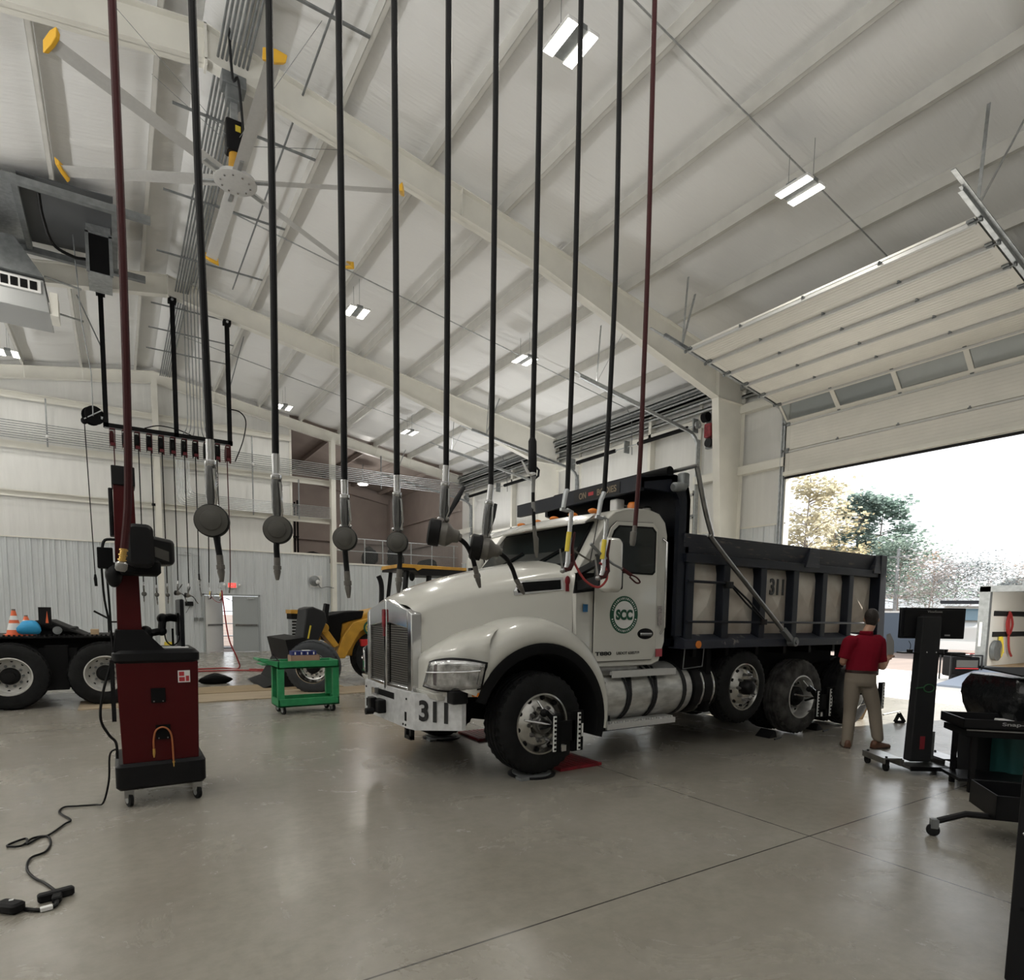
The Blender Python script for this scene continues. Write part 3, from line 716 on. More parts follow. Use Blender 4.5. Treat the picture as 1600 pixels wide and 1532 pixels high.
# grille: V-shaped chrome surround with two mesh fields
GX, GN = 2.41, 2.385
def gp(v, y): # x on the V nose
    return GX + (GN - GX) * (1 - abs(y - YC) / .62)
mb = MB()
for s in (-1, 1):
    ye = YC + s * .62; yi = YC + s * .05
    def quad(ya, za, yb, zb, yc, zc, yd, zd, t=.05):
        P = [(gp(0, y) - t, y, z) for y, z in ((ya, za), (yb, zb), (yc, zc), (yd, zd))]; Q = [(gp(0, y) + .06, y, z) for y, z in ((ya, za), (yb, zb), (yc, zc), (yd, zd))]
        mb.hexa(P + Q)
    quad(ye, .82, YC + s * .53, .82, YC + s * .53, 1.66, ye, 1.62)
    quad(YC + s * .53, .82, YC + s * .05, .82, YC + s * .05, .90, YC + s * .53, .90)
    quad(YC + s * .53, 1.47, YC + s * .05, 1.52, YC, 1.76, YC + s * .53, 1.66)
mb.box(GN - .055, GN + .05, YC - .032, YC + .032, .82, 1.76)
gr = mb.build('grille_surround', 'chrome', tk, smooth=30, bevel=.012)
for s in (-1, 1):
    y0, y1 = YC + s * .055, YC + s * .525; mb = MB()
    mb.hexa([(gp(0, y0), y0, .895), (gp(0, y1), y1, .895), (gp(0, y1), y1, 1.48), (gp(0, y0), y0, 1.53), (gp(0, y0) + .03, y0, .895), (gp(0, y1) + .03, y1, .895), (gp(0, y1) + .03, y1, 1.48), (gp(0, y0) + .03, y0, 1.53)])
    mb.build('mesh_backing', 'blackm', gr, smooth=0)
    mb = MB(); k = 0; z = .90
    while z < 1.50:
        mb.bar((gp(0, y0) - .008, y0, z), (gp(0, y1) - .008, y1, z), .012, .011); z += .0235
    m = 20
    for k in range(m + 1):
        y = y0 + (y1 - y0) * k / m; mb.bar((gp(0, y) - .006, y, .895), (gp(0, y) - .006, y, 1.52 - .05 * k / m), .006, .006, up=(1, 0, 0))
    mb.build('mesh_screen', 'grating', gr, smooth=0)
mb = MB(); mb.rbox(GN - .078, GN - .055, YC - .028, YC + .028, 1.47, 1.66, .012, axis='x'); mb.box(GN - .07, GN - .055, YC - .014, YC + .014, 1.38, 1.47)
mb.build('hood_emblem', 'redplate', gr)
# hood: cross-sections from the grille to the cowl, mirrored about the centre line
def hood_half(x):
    t = (x - 2.42) / (3.98 - 2.42)
    zt = 1.74 + .50 * t ** .62 if t > 0 else 1.74
    zb = .88 if x < 2.72 else 1.30 if x < 3.0 else 1.36
    ye = .58 + (1.03 - .58) * t ** .9; zs = 1.66 + .40 * t ** .72
    return [(0, zt), (ye * .40, zt - .015), (ye * .72, zs + (zt - zs) * .62), (ye * .88, zs + (zt - zs) * .34), (ye * .945, zs + (zt - zs) * .14), (ye * .985, zs - .022), (ye, zs - .075), (ye + .015, zs - .30), (ye + .02, max(1.15, zb + .03)), (ye + .02, zb)]
rows = []
for x in [2.40, 2.45, 2.55, 2.7, 2.74, 2.9, 3.1, 3.3, 3.5, 3.7, 3.9, 3.98]:
    h = hood_half(max(x, 2.42)); k = .97 if x < 2.42 else 1
    rows.append([V((x, YC - y * k, z - (1 - k) * .3)) for y, z in h[::-1]] + [V((x, YC + y * k, z - (1 - k) * .3)) for y, z in h[1:]])
hood = MB().grid(rows).build('hood', 'white', tk, smooth=50)
# front fenders: swept about the wheel
def fender(s):
    rows = []; cx, cz = 3.5, .545
    for i in range(37):
        t = math.radians(157 - i * 165 / 36); u = .19 + .81 * i / 36
        lip = .80; top = 1.045 - .16 * max(0, (u - .55) / .45) ** 1.4; ro = 1.055 - .15 * max(0, (u - .55) / .45) ** 1.3
        squash = 1.0
        pts = [(4.875, lip - .012), (4.855, lip), (4.842, lip + (ro - lip) * .25), (4.86, lip + (ro - lip) * .55), (4.92, lip + (ro - lip) * .80), (5.02, lip + (ro - lip) * .95), (5.18, ro + .012), (5.40, ro + .02), (5.56, ro + .02)]
        rows.append([V((cx + r * math.cos(t), y if s < 0 else mir(y), cz + r * math.sin(t) * squash)) for y, r in pts])
    f = MB().grid(rows).build('front_fender', 'white', tk, smooth=50)
    rows = []
    for i in range(37):
        t = math.radians(160 - i * 175 / 36)
        pts = [(4.878, .805), (4.846, .805), (4.836, .79), (4.838, .705), (4.86, .69), (5.25, .69)]
        rows.append([V((cx + r * math.cos(t), y if s < 0 else mir(y), cz + r * math.sin(t))) for y, r in pts])
    MB().grid(rows).build('wheel_arch_trim', 'blackm', f, smooth=40)
    q = lambda y: y if s < 0 else mir(y)
    P = [(3.5 + .84 * math.cos(math.radians(a)), q(5.36), .545 + .84 * math.sin(math.radians(a))) for a in range(-14, 182, 7)]; MB().prism(P, (0, .02 if s < 0 else -.02, 0)).build('wheel_well_liner', 'blackm', f, smooth=0)
    MB().grid([[V((3.5 + .80 * math.cos(math.radians(a)), q(y), .545 + .80 * math.sin(math.radians(a)))) for y in (4.95, 5.38)] for a in range(-14, 182, 7)]).build('wheel_well_liner', 'blackm', f, smooth=40)
    MB().rbox(3.44, 3.64, min(q(4.86), q(4.90)), max(q(4.86), q(4.90)), 1.385, 1.445, .02, axis='y').build('side_marker_bezel', 'chrome', f)
    MB().rbox(3.47, 3.61, min(q(4.855), q(4.88)), max(q(4.855), q(4.88)), 1.395, 1.435, .015, axis='y').build('side_marker_lamp', 'lens', f)
    # white front corner between grille and fender, with the headlamp let into it
    CO = [(2.43, 5.50), (2.44, 5.28), (2.49, 5.08), (2.61, 4.93), (2.84, 4.85), (3.0, 4.845)]
    def fc(u, z, o=0.0):
        i = min(int(u), 4); k = u - i; x = CO[i][0] + (CO[i + 1][0] - CO[i][0]) * k; y = CO[i][1] + (CO[i + 1][1] - CO[i][1]) * k
        i0 = max(i - (k < .5), 0) if u > .5 else 0; d0 = V((CO[min(i + 1, 5)][0] - CO[i][0], CO[min(i + 1, 5)][1] - CO[i][1], 0)).normalized(); n = V((d0.y, -d0.x, 0)); n = -n if n.x > 0 or n.y > 0 and n.x > -.2 else n
        roll = max(0, (z - 1.16 - .045 * min(u, 4)) / .26); dx = .62 * roll ** 2.2; dy = .52 * roll ** 2.2
        return V((x + dx + n.x * o, q(y + dy * min(1, u / 1.6) + n.y * o), z))
    MB().grid([[fc(u * .25, z) for u in range(0, 18)] for z in (.86, .93, 1.0, 1.1, 1.16, 1.22, 1.28, 1.34, 1.40, 1.46, 1.52, 1.58)]).build('front_corner', 'white', f, smooth=60)
    LOW = lambda k: (1.05 + 2.72 * k, .945 - .02 * math.sin(PI * k)); TOPL = lambda k: (1.45 + 2.50 * k, 1.12 + .085 * math.sin(PI * min(1, .18 + k * .62)))
    def lens(o, grow):
        rows = []
        for j in range(7):
            t = j / 6; t2 = -grow + t * (1 + 2 * grow) if grow else t; row = []
            for i in range(13):
                k = i / 12; k2 = -grow * .4 + k * (1 + .8 * grow); a_, b_ = LOW(k2), TOPL(k2)
                row.append(fc(a_[0] + (b_[0] - a_[0]) * t2, a_[1] + (b_[1] - a_[1]) * t2, o + (.012 * math.sin(PI * k) if not grow else 0)))
            rows.append(row)
        return rows
    b = MB().grid(lens(.030, .075)).build('headlamp_bezel', 'black', f, smooth=60, solid=.012)
    MB().grid(lens(.044, 0)).build('headlamp_lens', 'lens', b, smooth=60, solid=.006)
    mb = MB(); P = [fc(1.35 + 2.4 * k / 8, 1.075 + .004 * k, .062 + .01 * math.sin(PI * k / 8)) for k in range(9)]; mb.tube(P, .008, 6); mb.build('lamp_blade', 'chrome', b)
    mb = MB(); mb.box(2.72, 2.84, min(q(4.85), q(4.9)), max(q(4.85), q(4.9)), .865, .90); mb.build('turn_signal', 'amber', f, smooth=0)
    mb = MB(); mb.hexa([(2.43, q(5.56), .82), (2.45, q(5.06), .82), (2.60, q(5.06), .82), (2.60, q(5.56), .82), (2.40, q(5.56), .90), (2.42, q(5.06), .89), (2.60, q(5.06), .89), (2.60, q(5.56), .90)]); mb.build('lower_valance', 'white', f, smooth=0, bevel=.01)
    mb = MB(); mb.rbox(2.52, 2.68, min(q(4.88), q(5.02)), max(q(4.88), q(5.02)), .80, .92, .02); mb.build('tow_eye_cover', 'black', f)
    mb = MB(); mb.hexa([(4.30, q(4.86), .55), (4.34, q(4.86), .55), (4.36, q(5.45), .55), (4.32, q(5.45), .55), (4.28, q(4.86), .92), (4.32, q(4.86), .92), (4.34, q(5.45), .92), (4.30, q(5.45), .92)]); mb.build('splash_flap', 'blackm', f, smooth=0)
    return f
fender(-1); fender(1)
# hood side vent and badge
def on_hood(x, z, o=.008, s=-1):
    h = hood_half(x); y = 0
    for (y0, z0), (y1, z1) in zip(h, h[1:]):
        if z1 <= z <= z0: y = y0 + (y1 - y0) * (z0 - z) / max(z0 - z1, 1e-6)
    return V((x, YC + s * (y + o), z))
for s in (-1, 1):
    P = [(3.36, 1.86), (3.44, 1.965), (3.88, 2.015), (3.88, 1.885), (3.37, 1.815)]
    mb = MB(); mb.loft([[on_hood(x, z, .012, s) for x, z in P], [on_hood(x, z, -.03, s) for x, z in P]]); v = mb.build('hood_vent_frame', 'chrome', hood, smooth=30)
    k = lambda x, z: (3.64 + (x - 3.64) * .88, 1.915 + (z - 1.915) * .72)
    mb = MB(); mb.loft([[on_hood(*k(x, z), .016, s) for x, z in P], [on_hood(*k(x, z), .0, s) for x, z in P]]); mb.build('vent_grille', 'blackm', v, smooth=0)
mb = MB(); a = on_hood(3.92, 1.98, .02); mb.ball(a, .035, .012, .05); mb.box(a.x - .018, a.x + .018, a.y - .006, a.y + .01, 1.87, 1.95); mb.build('hood_side_emblem', 'redplate', hood)
# cab
CP = [(4.02, 1.14), (3.99, 1.5), (3.97, 2.05), (4.02, 2.13), (4.40, 2.66), (4.50, 2.745), (4.70, 2.80), (5.0, 2.815), (5.17, 2.78), (5.27, 2.69), (5.31, 2.55), (5.33, 1.9), (5.32, 1.32), (5.24, 1.10), (5.12, 1.06), (4.25, 1.06)]
def cab_ring(y, k, kz=None):
    c = (4.7, 1.9); return [V((c[0] + (x - c[0]) * k, y, c[1] + (z - c[1]) * (kz or k))) for x, z in CP]
rings = []
for y, k in ((4.995, .955), (4.985, .975), (4.99, .988), (5.02, .997), (5.08, 1), (YC, 1.004), (mir(5.08), 1), (mir(5.02), .997), (mir(4.99), .988), (mir(4.985), .975), (mir(4.995), .955)):
    rings.append(cab_ring(y + (.0 if k > .96 else 0), k))
cab = MB().loft(rings).build('cab', 'white', tk, smooth=45)
def side_panel(name, pts, material, parent, y=4.985, t=.012, ss=(-1,), bevel=0):
    for s in ss:
        q = (lambda v: v) if s < 0 else mir
        mb = MB(); mb.loft([[V((x, q(y - t / 2), z)) for x, z in pts], [V((x, q(y + t / 2), z)) for x, z in pts]]); o = mb.build(name, material, parent, smooth=30, bevel=bevel)
    return o
DOOR = [(4.235, 1.13), (4.235, 2.08), (4.44, 2.56), (4.52, 2.63), (5.06, 2.66), (5.14, 2.60), (5.155, 1.22), (5.10, 1.13)]
WIN = [(4.30, 2.10), (4.49, 2.52), (4.555, 2.575), (5.03, 2.595), (5.085, 2.55), (5.085, 2.13), (5.05, 2.10)]
for s in (-1, 1):
    ctr = (4.7, 1.9); B = [(ctr[0] + (x - ctr[0]) * 1.012, ctr[1] + (z - ctr[1]) * 1.006) for x, z in DOOR]
    side_panel('door_seam', B, 'plastic', cab, 4.984, .006, (s,))
    dr = side_panel('cab_door', DOOR, 'white', cab, 4.978, .016, (s,), .006)
    B = [(4.7 + (x - 4.7) * 1.06, 2.33 + (z - 2.33) * 1.07) for x, z in WIN]
    side_panel('window_seal', B, 'blackm', dr, 4.968, .008, (s,)); side_panel('door_window', WIN, 'screen_glass' if 'screen_glass' in M else 'glass', dr, 4.962, .006, (s,))
    q = (lambda v: v) if s < 0 else mir
    mb = MB(); mb.ball((4.99, q(4.968), 1.425), .125, .012, .062); hd = mb.build('handle_recess', 'black', dr)
    mb = MB(); mb.rbox(4.90, 5.08, min(q(4.948), q(4.97)), max(q(4.948), q(4.97)), 1.40, 1.44, .012, axis='x'); mb.build('door_handle', 'chrome', dr)
    mb = MB(); mb.tube([(5.235, q(4.985), 2.50), (5.245, q(4.93), 2.46), (5.25, q(4.93), 1.5), (5.245, q(4.985), 1.42)], .014, 8); mb.build('grab_rail', 'chrome', cab)
    mb = MB(); mb.rbox(4.20, 4.85, min(q(4.93), q(5.0)), max(q(4.93), q(5.0)), .985, 1.07, .02, axis='x'); mb.build('step_lamp_trim', 'steel', cab)
    # mirror
    mb = MB(); mb.rbox(4.07, 4.30, min(q(4.60), q(4.76)), max(q(4.60), q(4.76)), 1.86, 2.40, .07, axis='y', n=5); mr = mb.build('mirror_housing', 'white', cab, smooth=50)
    mb = MB(); mb.rbox(4.28, 4.31, min(q(4.62), q(4.745)), max(q(4.62), q(4.745)), 1.89, 2.37, .02, axis='x'); mb.build('mirror_glass', 'black', mr)
    mb = MB(); mb.bar((4.10, q(4.72), 2.18), (4.04, q(5.03), 2.06), .07, .06); mb.bar((4.10, q(4.72), 1.98), (4.04, q(5.03), 1.92), .09, .09); mb.box(4.06, 4.12, min(q(4.70), q(4.78)), max(q(4.70), q(4.78)), 1.92, 2.24)
    mb.hexa([(3.98, q(4.985), 1.85), (4.22, q(4.97), 1.88), (4.22, q(5.01), 1.88), (3.98, q(5.03), 1.85), (3.98, q(4.985), 2.06), (4.23, q(4.97), 2.07), (4.23, q(5.01), 2.07), (3.98, q(5.03), 2.06)])
    mb.build('mirror_arm', 'black', mr)
# windscreen, visor, roof lamps
W0, W1 = (4.00, 2.135), (4.385, 2.645)
wd = V((W1[0] - W0[0], 0, W1[1] - W0[1])).normalized(); wn = V((-wd.z, 0, wd.x))
def wsp(u, y, o): p = V((W0[0], y, W0[1])) + (V((W1[0], y, W1[1])) - V((W0[0], y, W0[1]))) * u + wn * o; return p
mb = MB(); ring = [wsp(.02, 5.09, .012), wsp(.02, mir(5.09), .012), wsp(.98, mir(5.18), .012), wsp(.98, 5.18, .012)]; ring2 = [p - wn * .03 for p in ring]; mb.loft([ring, ring2])
ws = mb.build('windscreen_seal', 'blackm', cab, smooth=0)
mb = MB(); ring = [wsp(.06, 5.12, .016), wsp(.06, mir(5.12), .016), wsp(.94, mir(5.205), .016), wsp(.94, 5.205, .016)]; mb.loft([ring, [p - wn * .02 for p in ring]]); mb.build('windscreen', 'glass', ws, smooth=0)
mb = MB()
for y in (5.5, 6.3): mb.bar(wsp(.05, y + .3, .03), wsp(.40, y - .1, .03), .02, .015)
mb.build('wiper', 'blackm', ws)
rows = []
for k in range(15):
    y = 5.05 + (mir(5.05) - 5.05) * k / 14; b = .05 * math.sin(PI * k / 14)
    rows.append([V((4.44 - b * .3, y, 2.735 + b * .4)), V((4.28 - b, y, 2.70 + b * .4)), V((4.14 - b, y, 2.60 + b * .4)), V((4.145 - b, y, 2.585 + b * .4)), V((4.29 - b, y, 2.68 + b * .4)), V((4.43 - b * .3, y, 2.70 + b * .4))])
MB().grid(rows).build('sun_visor', 'white', cab, smooth=50)
for y in (5.35, 5.71, YC, mir(5.71), mir(5.35)):
    mb = MB(); mb.ball((4.50, y, 2.785), .065, .045, .030); mb.build('roof_marker_lamp', 'amber', cab)
mb = MB(); mb.rbox(4.80, 4.93, 5.30, 5.42, 2.81, 2.95, .02); mb.tube([(4.93, 5.36, 2.9), (5.16, 5.36, 2.88)], .01, 6); mb.build('work_lamp', 'white_ink', cab)
mb = MB(); mb.lathe([(.06, 0), (.06, .05), (.045, .08), (.02, .085)], (4.86, 5.10, 2.80), (0, 0, 1), 14); mb.build('beacon', 'amber', cab)
MB().lathe([(.05, 0), (.055, .04), (.03, .06)], (5.1, 5.12, 2.80), (0, 0, 1), 14).build('roof_sensor', 'steel', cab)
MB().tube([(4.12, 4.94, 2.12), (4.30, 4.92, 3.05)], [.006, .003], 6).build('antenna', 'black', cab)
# door writing
def side_text(txt, name, m, x, z, h, w=None, bold=.0, y=4.9675, par=None): return lettering(txt, name, m, par or cab, (x, y, z), (1, 0, 0), (0, 0, 1), h, width=w, bold=bold)
LX, LZ = 4.655, 1.635
lg = MB().lathe([(.205, 0), (.205, .004)], (LX, 4.9685, LZ), (0, -1, 0), 40).build('company_roundel', 'green_logo', cab, smooth=30)
MB().lathe([(.150, 0), (.150, .006)], (LX, 4.9685, LZ), (0, -1, 0), 40).build('roundel_field', 'white_ink', lg, smooth=30)
mb = MB()
for k in range(44):
    t = 2 * PI * k / 44
    if abs(math.sin(t)) < .18: continue
    p = V((LX + .178 * math.cos(t), 4.9632, LZ + .178 * math.sin(t))); d = V((math.cos(t), 0, math.sin(t)))
    mb.bar(p - d * .011, p + d * .011, .007 + .006 * (k % 3 == 0), .001, up=(0, 1, 0))
mb.build('roundel_ring_text', 'white_ink', lg, smooth=0)
side_text('SCC', 'roundel_letters', 'green_logo', LX, LZ, .115, .245, .055, 4.9605, lg)
side_text('USDOT 6385719', 'dot_number', 'black_ink', 4.73, 1.215, .032, .34, .01, 4.9655)
side_text('T880', 'model_badge', 'plastic', 4.37, 1.215, .042, .23, .03, 4.965)
MB().box(4.09, 4.15, 4.976, 4.984, 1.66, 1.74).build('blue_sticker', mat('sticker_blue', (.02, .12, .27), .5), cab, smooth=0)
mb = MB(); mb.box(5.17, 5.27, 4.97, 4.98, 1.16, 1.25); mb.build('red_sticker', mat('sticker_red', (.42, .07, .09), .5), cab, smooth=0)
mb = MB(); mb.box(5.19, 5.25, 4.972, 4.98, 1.52, 1.74); mb.build('reflective_sticker', mat('sticker_silver', (.55, .5, .48), .3, .3, var=.5, vscale=60), cab, smooth=0)
# fuel tank, battery drum and steps
TY, TZ, TR = 5.23, .755, .325
for ss, q in ((-1, lambda v: v), (1, mir)):
    mb = MB(); mb.lathe([(TR - .05, 0), (TR - .012, .012), (TR, .04), (TR, 1.36), (TR - .012, 1.388), (TR - .05, 1.40)], (4.36, q(TY), TZ), (1, 0, 0), 40); tank = mb.build('fuel_tank', 'alu_d', tk)
    mb = MB(); mb.lathe([(TR - .06, 0), (TR - .005, .02), (TR, .04), (TR, .42), (TR - .03, .45)], (5.78, q(TY), TZ), (1, 0, 0), 32); dr = mb.build('reservoir', 'black', tk)
    mb = MB()
    for x in (5.93, 6.12): mb.lathe([(TR, -.012), (TR + .012, -.008), (TR + .012, .008), (TR, .012)], (x, q(TY), TZ), (1, 0, 0), 32, caps=False)
    mb.build('reservoir_band', 'chrome', dr)
    for x in (4.72, 5.12, 5.60):
        mb = MB(); mb.lathe([(TR, -.03), (TR + .008, -.028), (TR + .008, .028), (TR, .03)], (x, q(TY), TZ), (1, 0, 0), 36, caps=False)
        mb.build('tank_band', 'plastic', tank, smooth=30)
    for x in (4.70, 5.10):
        for sg in (-1, 1):
            mb = MB(); P = [(x + sg * (.09 - .075 * min(1, k / 6)), q(TY - (TR + .010) * math.cos(math.radians(60 - k * 9))), TZ + (TR + .010) * math.sin(math.radians(60 - k * 9))) for k in range(14)]
            mb.grid([[V(p) + V((-.016, 0, 0)) for p in P], [V(p) + V((.016, 0, 0)) for p in P]]); mb.build('tank_strap', 'plastic', tank, smooth=60, solid=.006)
    mb = MB(); mb.box(4.44, 5.42, min(q(4.90), q(5.08)), max(q(4.90), q(5.08)), .985, 1.02); mb.box(4.44, 5.42, min(q(4.885), q(4.90)), max(q(4.885), q(4.90)), .955, 1.03); mb.build('upper_step', 'strut', tank, smooth=0)
    mb = MB(); mb.box(4.40, 5.46, min(q(4.93), q(5.14)), max(q(4.93), q(5.14)), .435, .445); mb.box(4.40, 5.46, min(q(4.905), q(4.93)), max(q(4.905), q(4.93)), .385, .445)
    for k in range(26): mb.box(4.42 + k * .04, 4.44 + k * .04, min(q(4.93), q(5.14)), max(q(4.93), q(5.14)), .445, .465)
    ls = mb.build('lower_step', 'strut', tank, smooth=0)
    mb = MB(); mb.box(4.30, 5.2, min(q(4.97), q(5.3)), max(q(4.97), q(5.3)), .36, .41); mb.bar((4.5, q(5.0), .42), (4.5, q(5.15), 1.0), .05, .04, up=(1, 0, 0)); mb.build('step_bracket', 'black', tank, smooth=0)
# ---- dump bed
BX0, BX1, BY = 5.45, 9.82, 4.96
bed = MB().box(BX0, BX1, BY, mir(BY), 1.27, 1.36).build('dump_bed', 'navy', tk, smooth=0)
ribs = [5.56, 6.20, 6.92, 7.62, 8.30, 8.98]
edges = ribs + [9.74]
for s, q in ((-1, lambda v: v), (1, mir)):
    mb = MB()
    for a, b in zip(edges, edges[1:]):
        xm = (a + b) / 2; z0, zc, z1 = 1.36, 1.76, 2.27; pk = BY - .095
        c = (xm, q(pk), zc); A, B, C, D = (a, q(BY), z0), (b, q(BY), z0), (b, q(BY), z1), (a, q(BY), z1); E = (xm, q(BY - .03), 2.1)
        mb.add([A, B, C, D, c], [(0, 1, 4), (1, 2, 4), (2, 3, 4), (3, 0, 4)])
        mb.box(a, b, min(q(BY), q(BY + .02)), max(q(BY), q(BY + .02)), z0, z1)
    pn = mb.build('bed_side_panel', 'dumpbed', bed, smooth=0)
    for x in ribs: MB().hexa([(x - .085, q(BY), 1.36), (x + .075, q(BY), 1.36), (x + .06, q(4.84), 1.36), (x - .06, q(4.84), 1.36), (x - .085, q(BY), 2.27), (x + .075, q(BY), 2.27), (x + .06, q(4.84), 2.27), (x - .06, q(4.84), 2.27)]).build('bed_rib', 'navy', bed, smooth=0, bevel=.008)
    mb = MB(); mb.hexa([(BX0, q(4.80), 1.25), (BX1 - .1, q(4.80), 1.25), (BX1 - .1, q(BY + .1), 1.25), (BX0, q(BY + .1), 1.25), (BX0, q(4.80), 1.345), (BX1 - .1, q(4.80), 1.345), (BX1 - .1, q(BY), 1.42), (BX0, q(BY), 1.42)])
    mb.build('lower_rail', mat('rail_worn_navy', (.018, .022, .036), .55, var=.85, vscale=7, col2=(.20, .19, .18), thr=(.28, .36)), bed, smooth=0, bevel=.006)
    mb = MB(); mb.hexa([(BX0, q(4.82), 2.245), (9.68, q(4.82), 2.245), (9.68, q(BY + .02), 2.245), (BX0, q(BY + .02), 2.245), (BX0, q(4.82), 2.345), (9.68, q(4.82), 2.345), (9.68, q(BY + .02), 2.345), (BX0, q(BY + .02), 2.345)])
    mb.build('upper_rail', 'navy', bed, smooth=0, bevel=.006)
    mb = MB(); mb.hexa([(BX0, q(4.885), 2.345), (9.66, q(4.885), 2.345), (9.66, q(BY + .04), 2.345), (BX0, q(BY + .04), 2.345), (BX0, q(4.84), 2.57), (9.66, q(4.84), 2.57), (9.66, q(BY + .04), 2.57), (BX0, q(BY + .04), 2.57)])
    mb.hexa([(7.75, q(4.80), 2.30), (8.08, q(4.80), 2.30), (8.08, q(4.9), 2.30), (7.75, q(4.9), 2.30), (7.90, q(4.82), 2.56), (8.08, q(4.82), 2.56), (8.08, q(4.9), 2.56), (7.90, q(4.9), 2.56)])
    mb.hexa([(9.50, q(4.80), 2.30), (9.70, q(4.80), 2.30), (9.70, q(4.9), 2.30), (9.50, q(4.9), 2.30), (9.60, q(4.82), 2.56), (9.70, q(4.82), 2.56), (9.70, q(4.9), 2.56), (9.60, q(4.9), 2.56)])
    mb.build('side_board', mat('scraped_navy', (.017, .020, .030), .5, var=.9, vscale=5, col2=(.10, .085, .07), stretch=(1, 1, 6), thr=(.30, .42)), bed, smooth=0, bevel=.006)
    mb = MB(); mb.hexa([(9.70, q(4.80), 1.25), (9.92, q(4.80), 1.25), (9.92, q(BY + .05), 1.25), (9.70, q(BY + .05), 1.25), (9.70, q(4.80), 2.58), (9.86, q(4.80), 2.58), (9.86, q(BY + .05), 2.58), (9.70, q(BY + .05), 2.58)])
    mb.build('rear_post', 'navy', bed, smooth=0, bevel=.008)
    mb = MB(); mb.tube([(5.5, q(4.83), 1.565), (9.35, q(4.83), 1.555)], .016, 6); mb.tube([(5.5, q(4.83), 2.03), (6.25, q(4.83), 2.03)], .018, 6); mb.build('conduit_rail', 'navy', bed)
    mb = MB(); mb.tube([(6.26, q(4.82), 2.0), (6.55, q(4.82), 1.80), (6.94, q(4.82), 1.57)], .012, 6); mb.tube([(6.26, q(4.82), 2.02), (6.60, q(4.82), 1.83), (6.96, q(4.82), 1.58)], .012, 6); mb.rbox(6.14, 6.28, min(q(4.80), q(4.86)), max(q(4.80), q(4.86)), 1.97, 2.05, .01); mb.rbox(6.86, 6.98, min(q(4.80), q(4.86)), max(q(4.80), q(4.86)), 1.53, 1.60, .01); mb.build('rubber_strap', 'black', bed)
    mb = MB(); mb.tube(smoothpts([(5.42, q(4.70), 3.28), (5.60, q(4.72), 2.85), (5.76, q(4.74), 2.57), (5.86, q(4.75), 2.46), (7.28, q(4.75), 1.43)], 6), .028, 12); arm = mb.build('tarp_arm', 'steel', bed)
    mb = MB(); mb.bar((7.22, q(4.745), 1.475), (7.46, q(4.745), 1.30), .07, .06); mb.lathe([(.06, -.05), (.06, .05)], (7.46, q(4.745), 1.31), (0, 1, 0), 14); mb.lathe([(.03, -.07), (.03, .07)], (7.46, q(4.745), 1.31), (0, 1, 0), 10); mb.build('arm_pivot', 'galv_d', arm)
lettering('311', 'bed_number', 'black_ink', bed, (7.235, 4.868, 2.02), (1, 0, 0), (0, 0, 1), .215, width=.30, bold=.03, depth=.01)
MB().lathe([(.045, 0), (.045, .012)], (5.68, 4.80, 1.30), (0, -1, 0), 18).build('side_reflector', 'amber', bed)
# head board and cab shield
prof = [(4.76, 2.98), (4.76, 3.10), (5.26, 3.20), (5.40, 3.17), (5.50, 3.08), (5.535, 2.95), (5.535, 1.36), (5.45, 1.36), (5.45, 2.90), (5.42, 3.00), (5.34, 3.07), (5.25, 3.09), (4.80, 2.985)]
mb = MB()
for i in range(len(prof)): pass
m = len(prof); half = m // 2
out = [(4.76, 3.10), (5.26, 3.20), (5.40, 3.17), (5.50, 3.08), (5.535, 2.95), (5.535, 1.36)]; inn = [(4.78, 3.06), (5.25, 3.15), (5.37, 3.125), (5.45, 3.05), (5.48, 2.93), (5.48, 1.36)]
mb.loft([[V((x, 4.87, z)) for x, z in out] + [V((x, 4.87, z)) for x, z in inn[::-1]], [V((x, mir(4.87), z)) for x, z in out] + [V((x, mir(4.87), z)) for x, z in inn[::-1]]])
sh = mb.build('cab_shield', 'navy', bed, smooth=40)
mb = MB()
for y in (4.87, mir(4.87) - .06):
    o2 = [(5.22, 3.18), (5.40, 3.165), (5.50, 3.08), (5.53, 2.95), (5.53, 1.4)]; i2 = [(5.22, 3.02), (5.30, 3.0), (5.345, 2.94), (5.36, 2.86), (5.36, 1.4)]
    for k in range(4): mb.hexa([(o2[k][0], y, o2[k][1]), (o2[k + 1][0], y, o2[k + 1][1]), (o2[k + 1][0], y + .06, o2[k + 1][1]), (o2[k][0], y + .06, o2[k][1]), (i2[k][0], y, i2[k][1]), (i2[k + 1][0], y, i2[k + 1][1]), (i2[k + 1][0], y + .06, i2[k + 1][1]), (i2[k][0], y + .06, i2[k][1])])
mb.box(4.74, 4.80, 4.87, mir(4.87), 2.97, 3.13)
mb.hexa([(4.76, 4.87, 3.0), (5.3, 4.87, 3.0), (5.3, 4.93, 3.0), (4.76, 4.93, 3.0), (4.76, 4.87, 3.11), (5.3, 4.87, 3.20), (5.3, 4.93, 3.20), (4.76, 4.93, 3.11)])
mb.build('shield_flange', 'navy', sh, smooth=30)
MB().box(4.735, 4.742, 5.18, 6.0, 2.985, 3.11).build('name_plate', 'plastic', sh, smooth=0)
lettering('ON', 'body_maker_letters', 'gold_ink', sh, (4.733, 5.83, 3.048), (0, -1, 0), (0, 0, 1), .075, width=.13, bold=.02)
lettering('BODIES', 'body_maker_letters', 'gold_ink', sh, (4.733, 5.40, 3.048), (0, -1, 0), (0, 0, 1), .075, width=.33, bold=.02)
MB().box(4.731, 4.735, 5.63, 5.72, 3.03, 3.07).build('maker_logo', 'red_ink', sh, smooth=0)
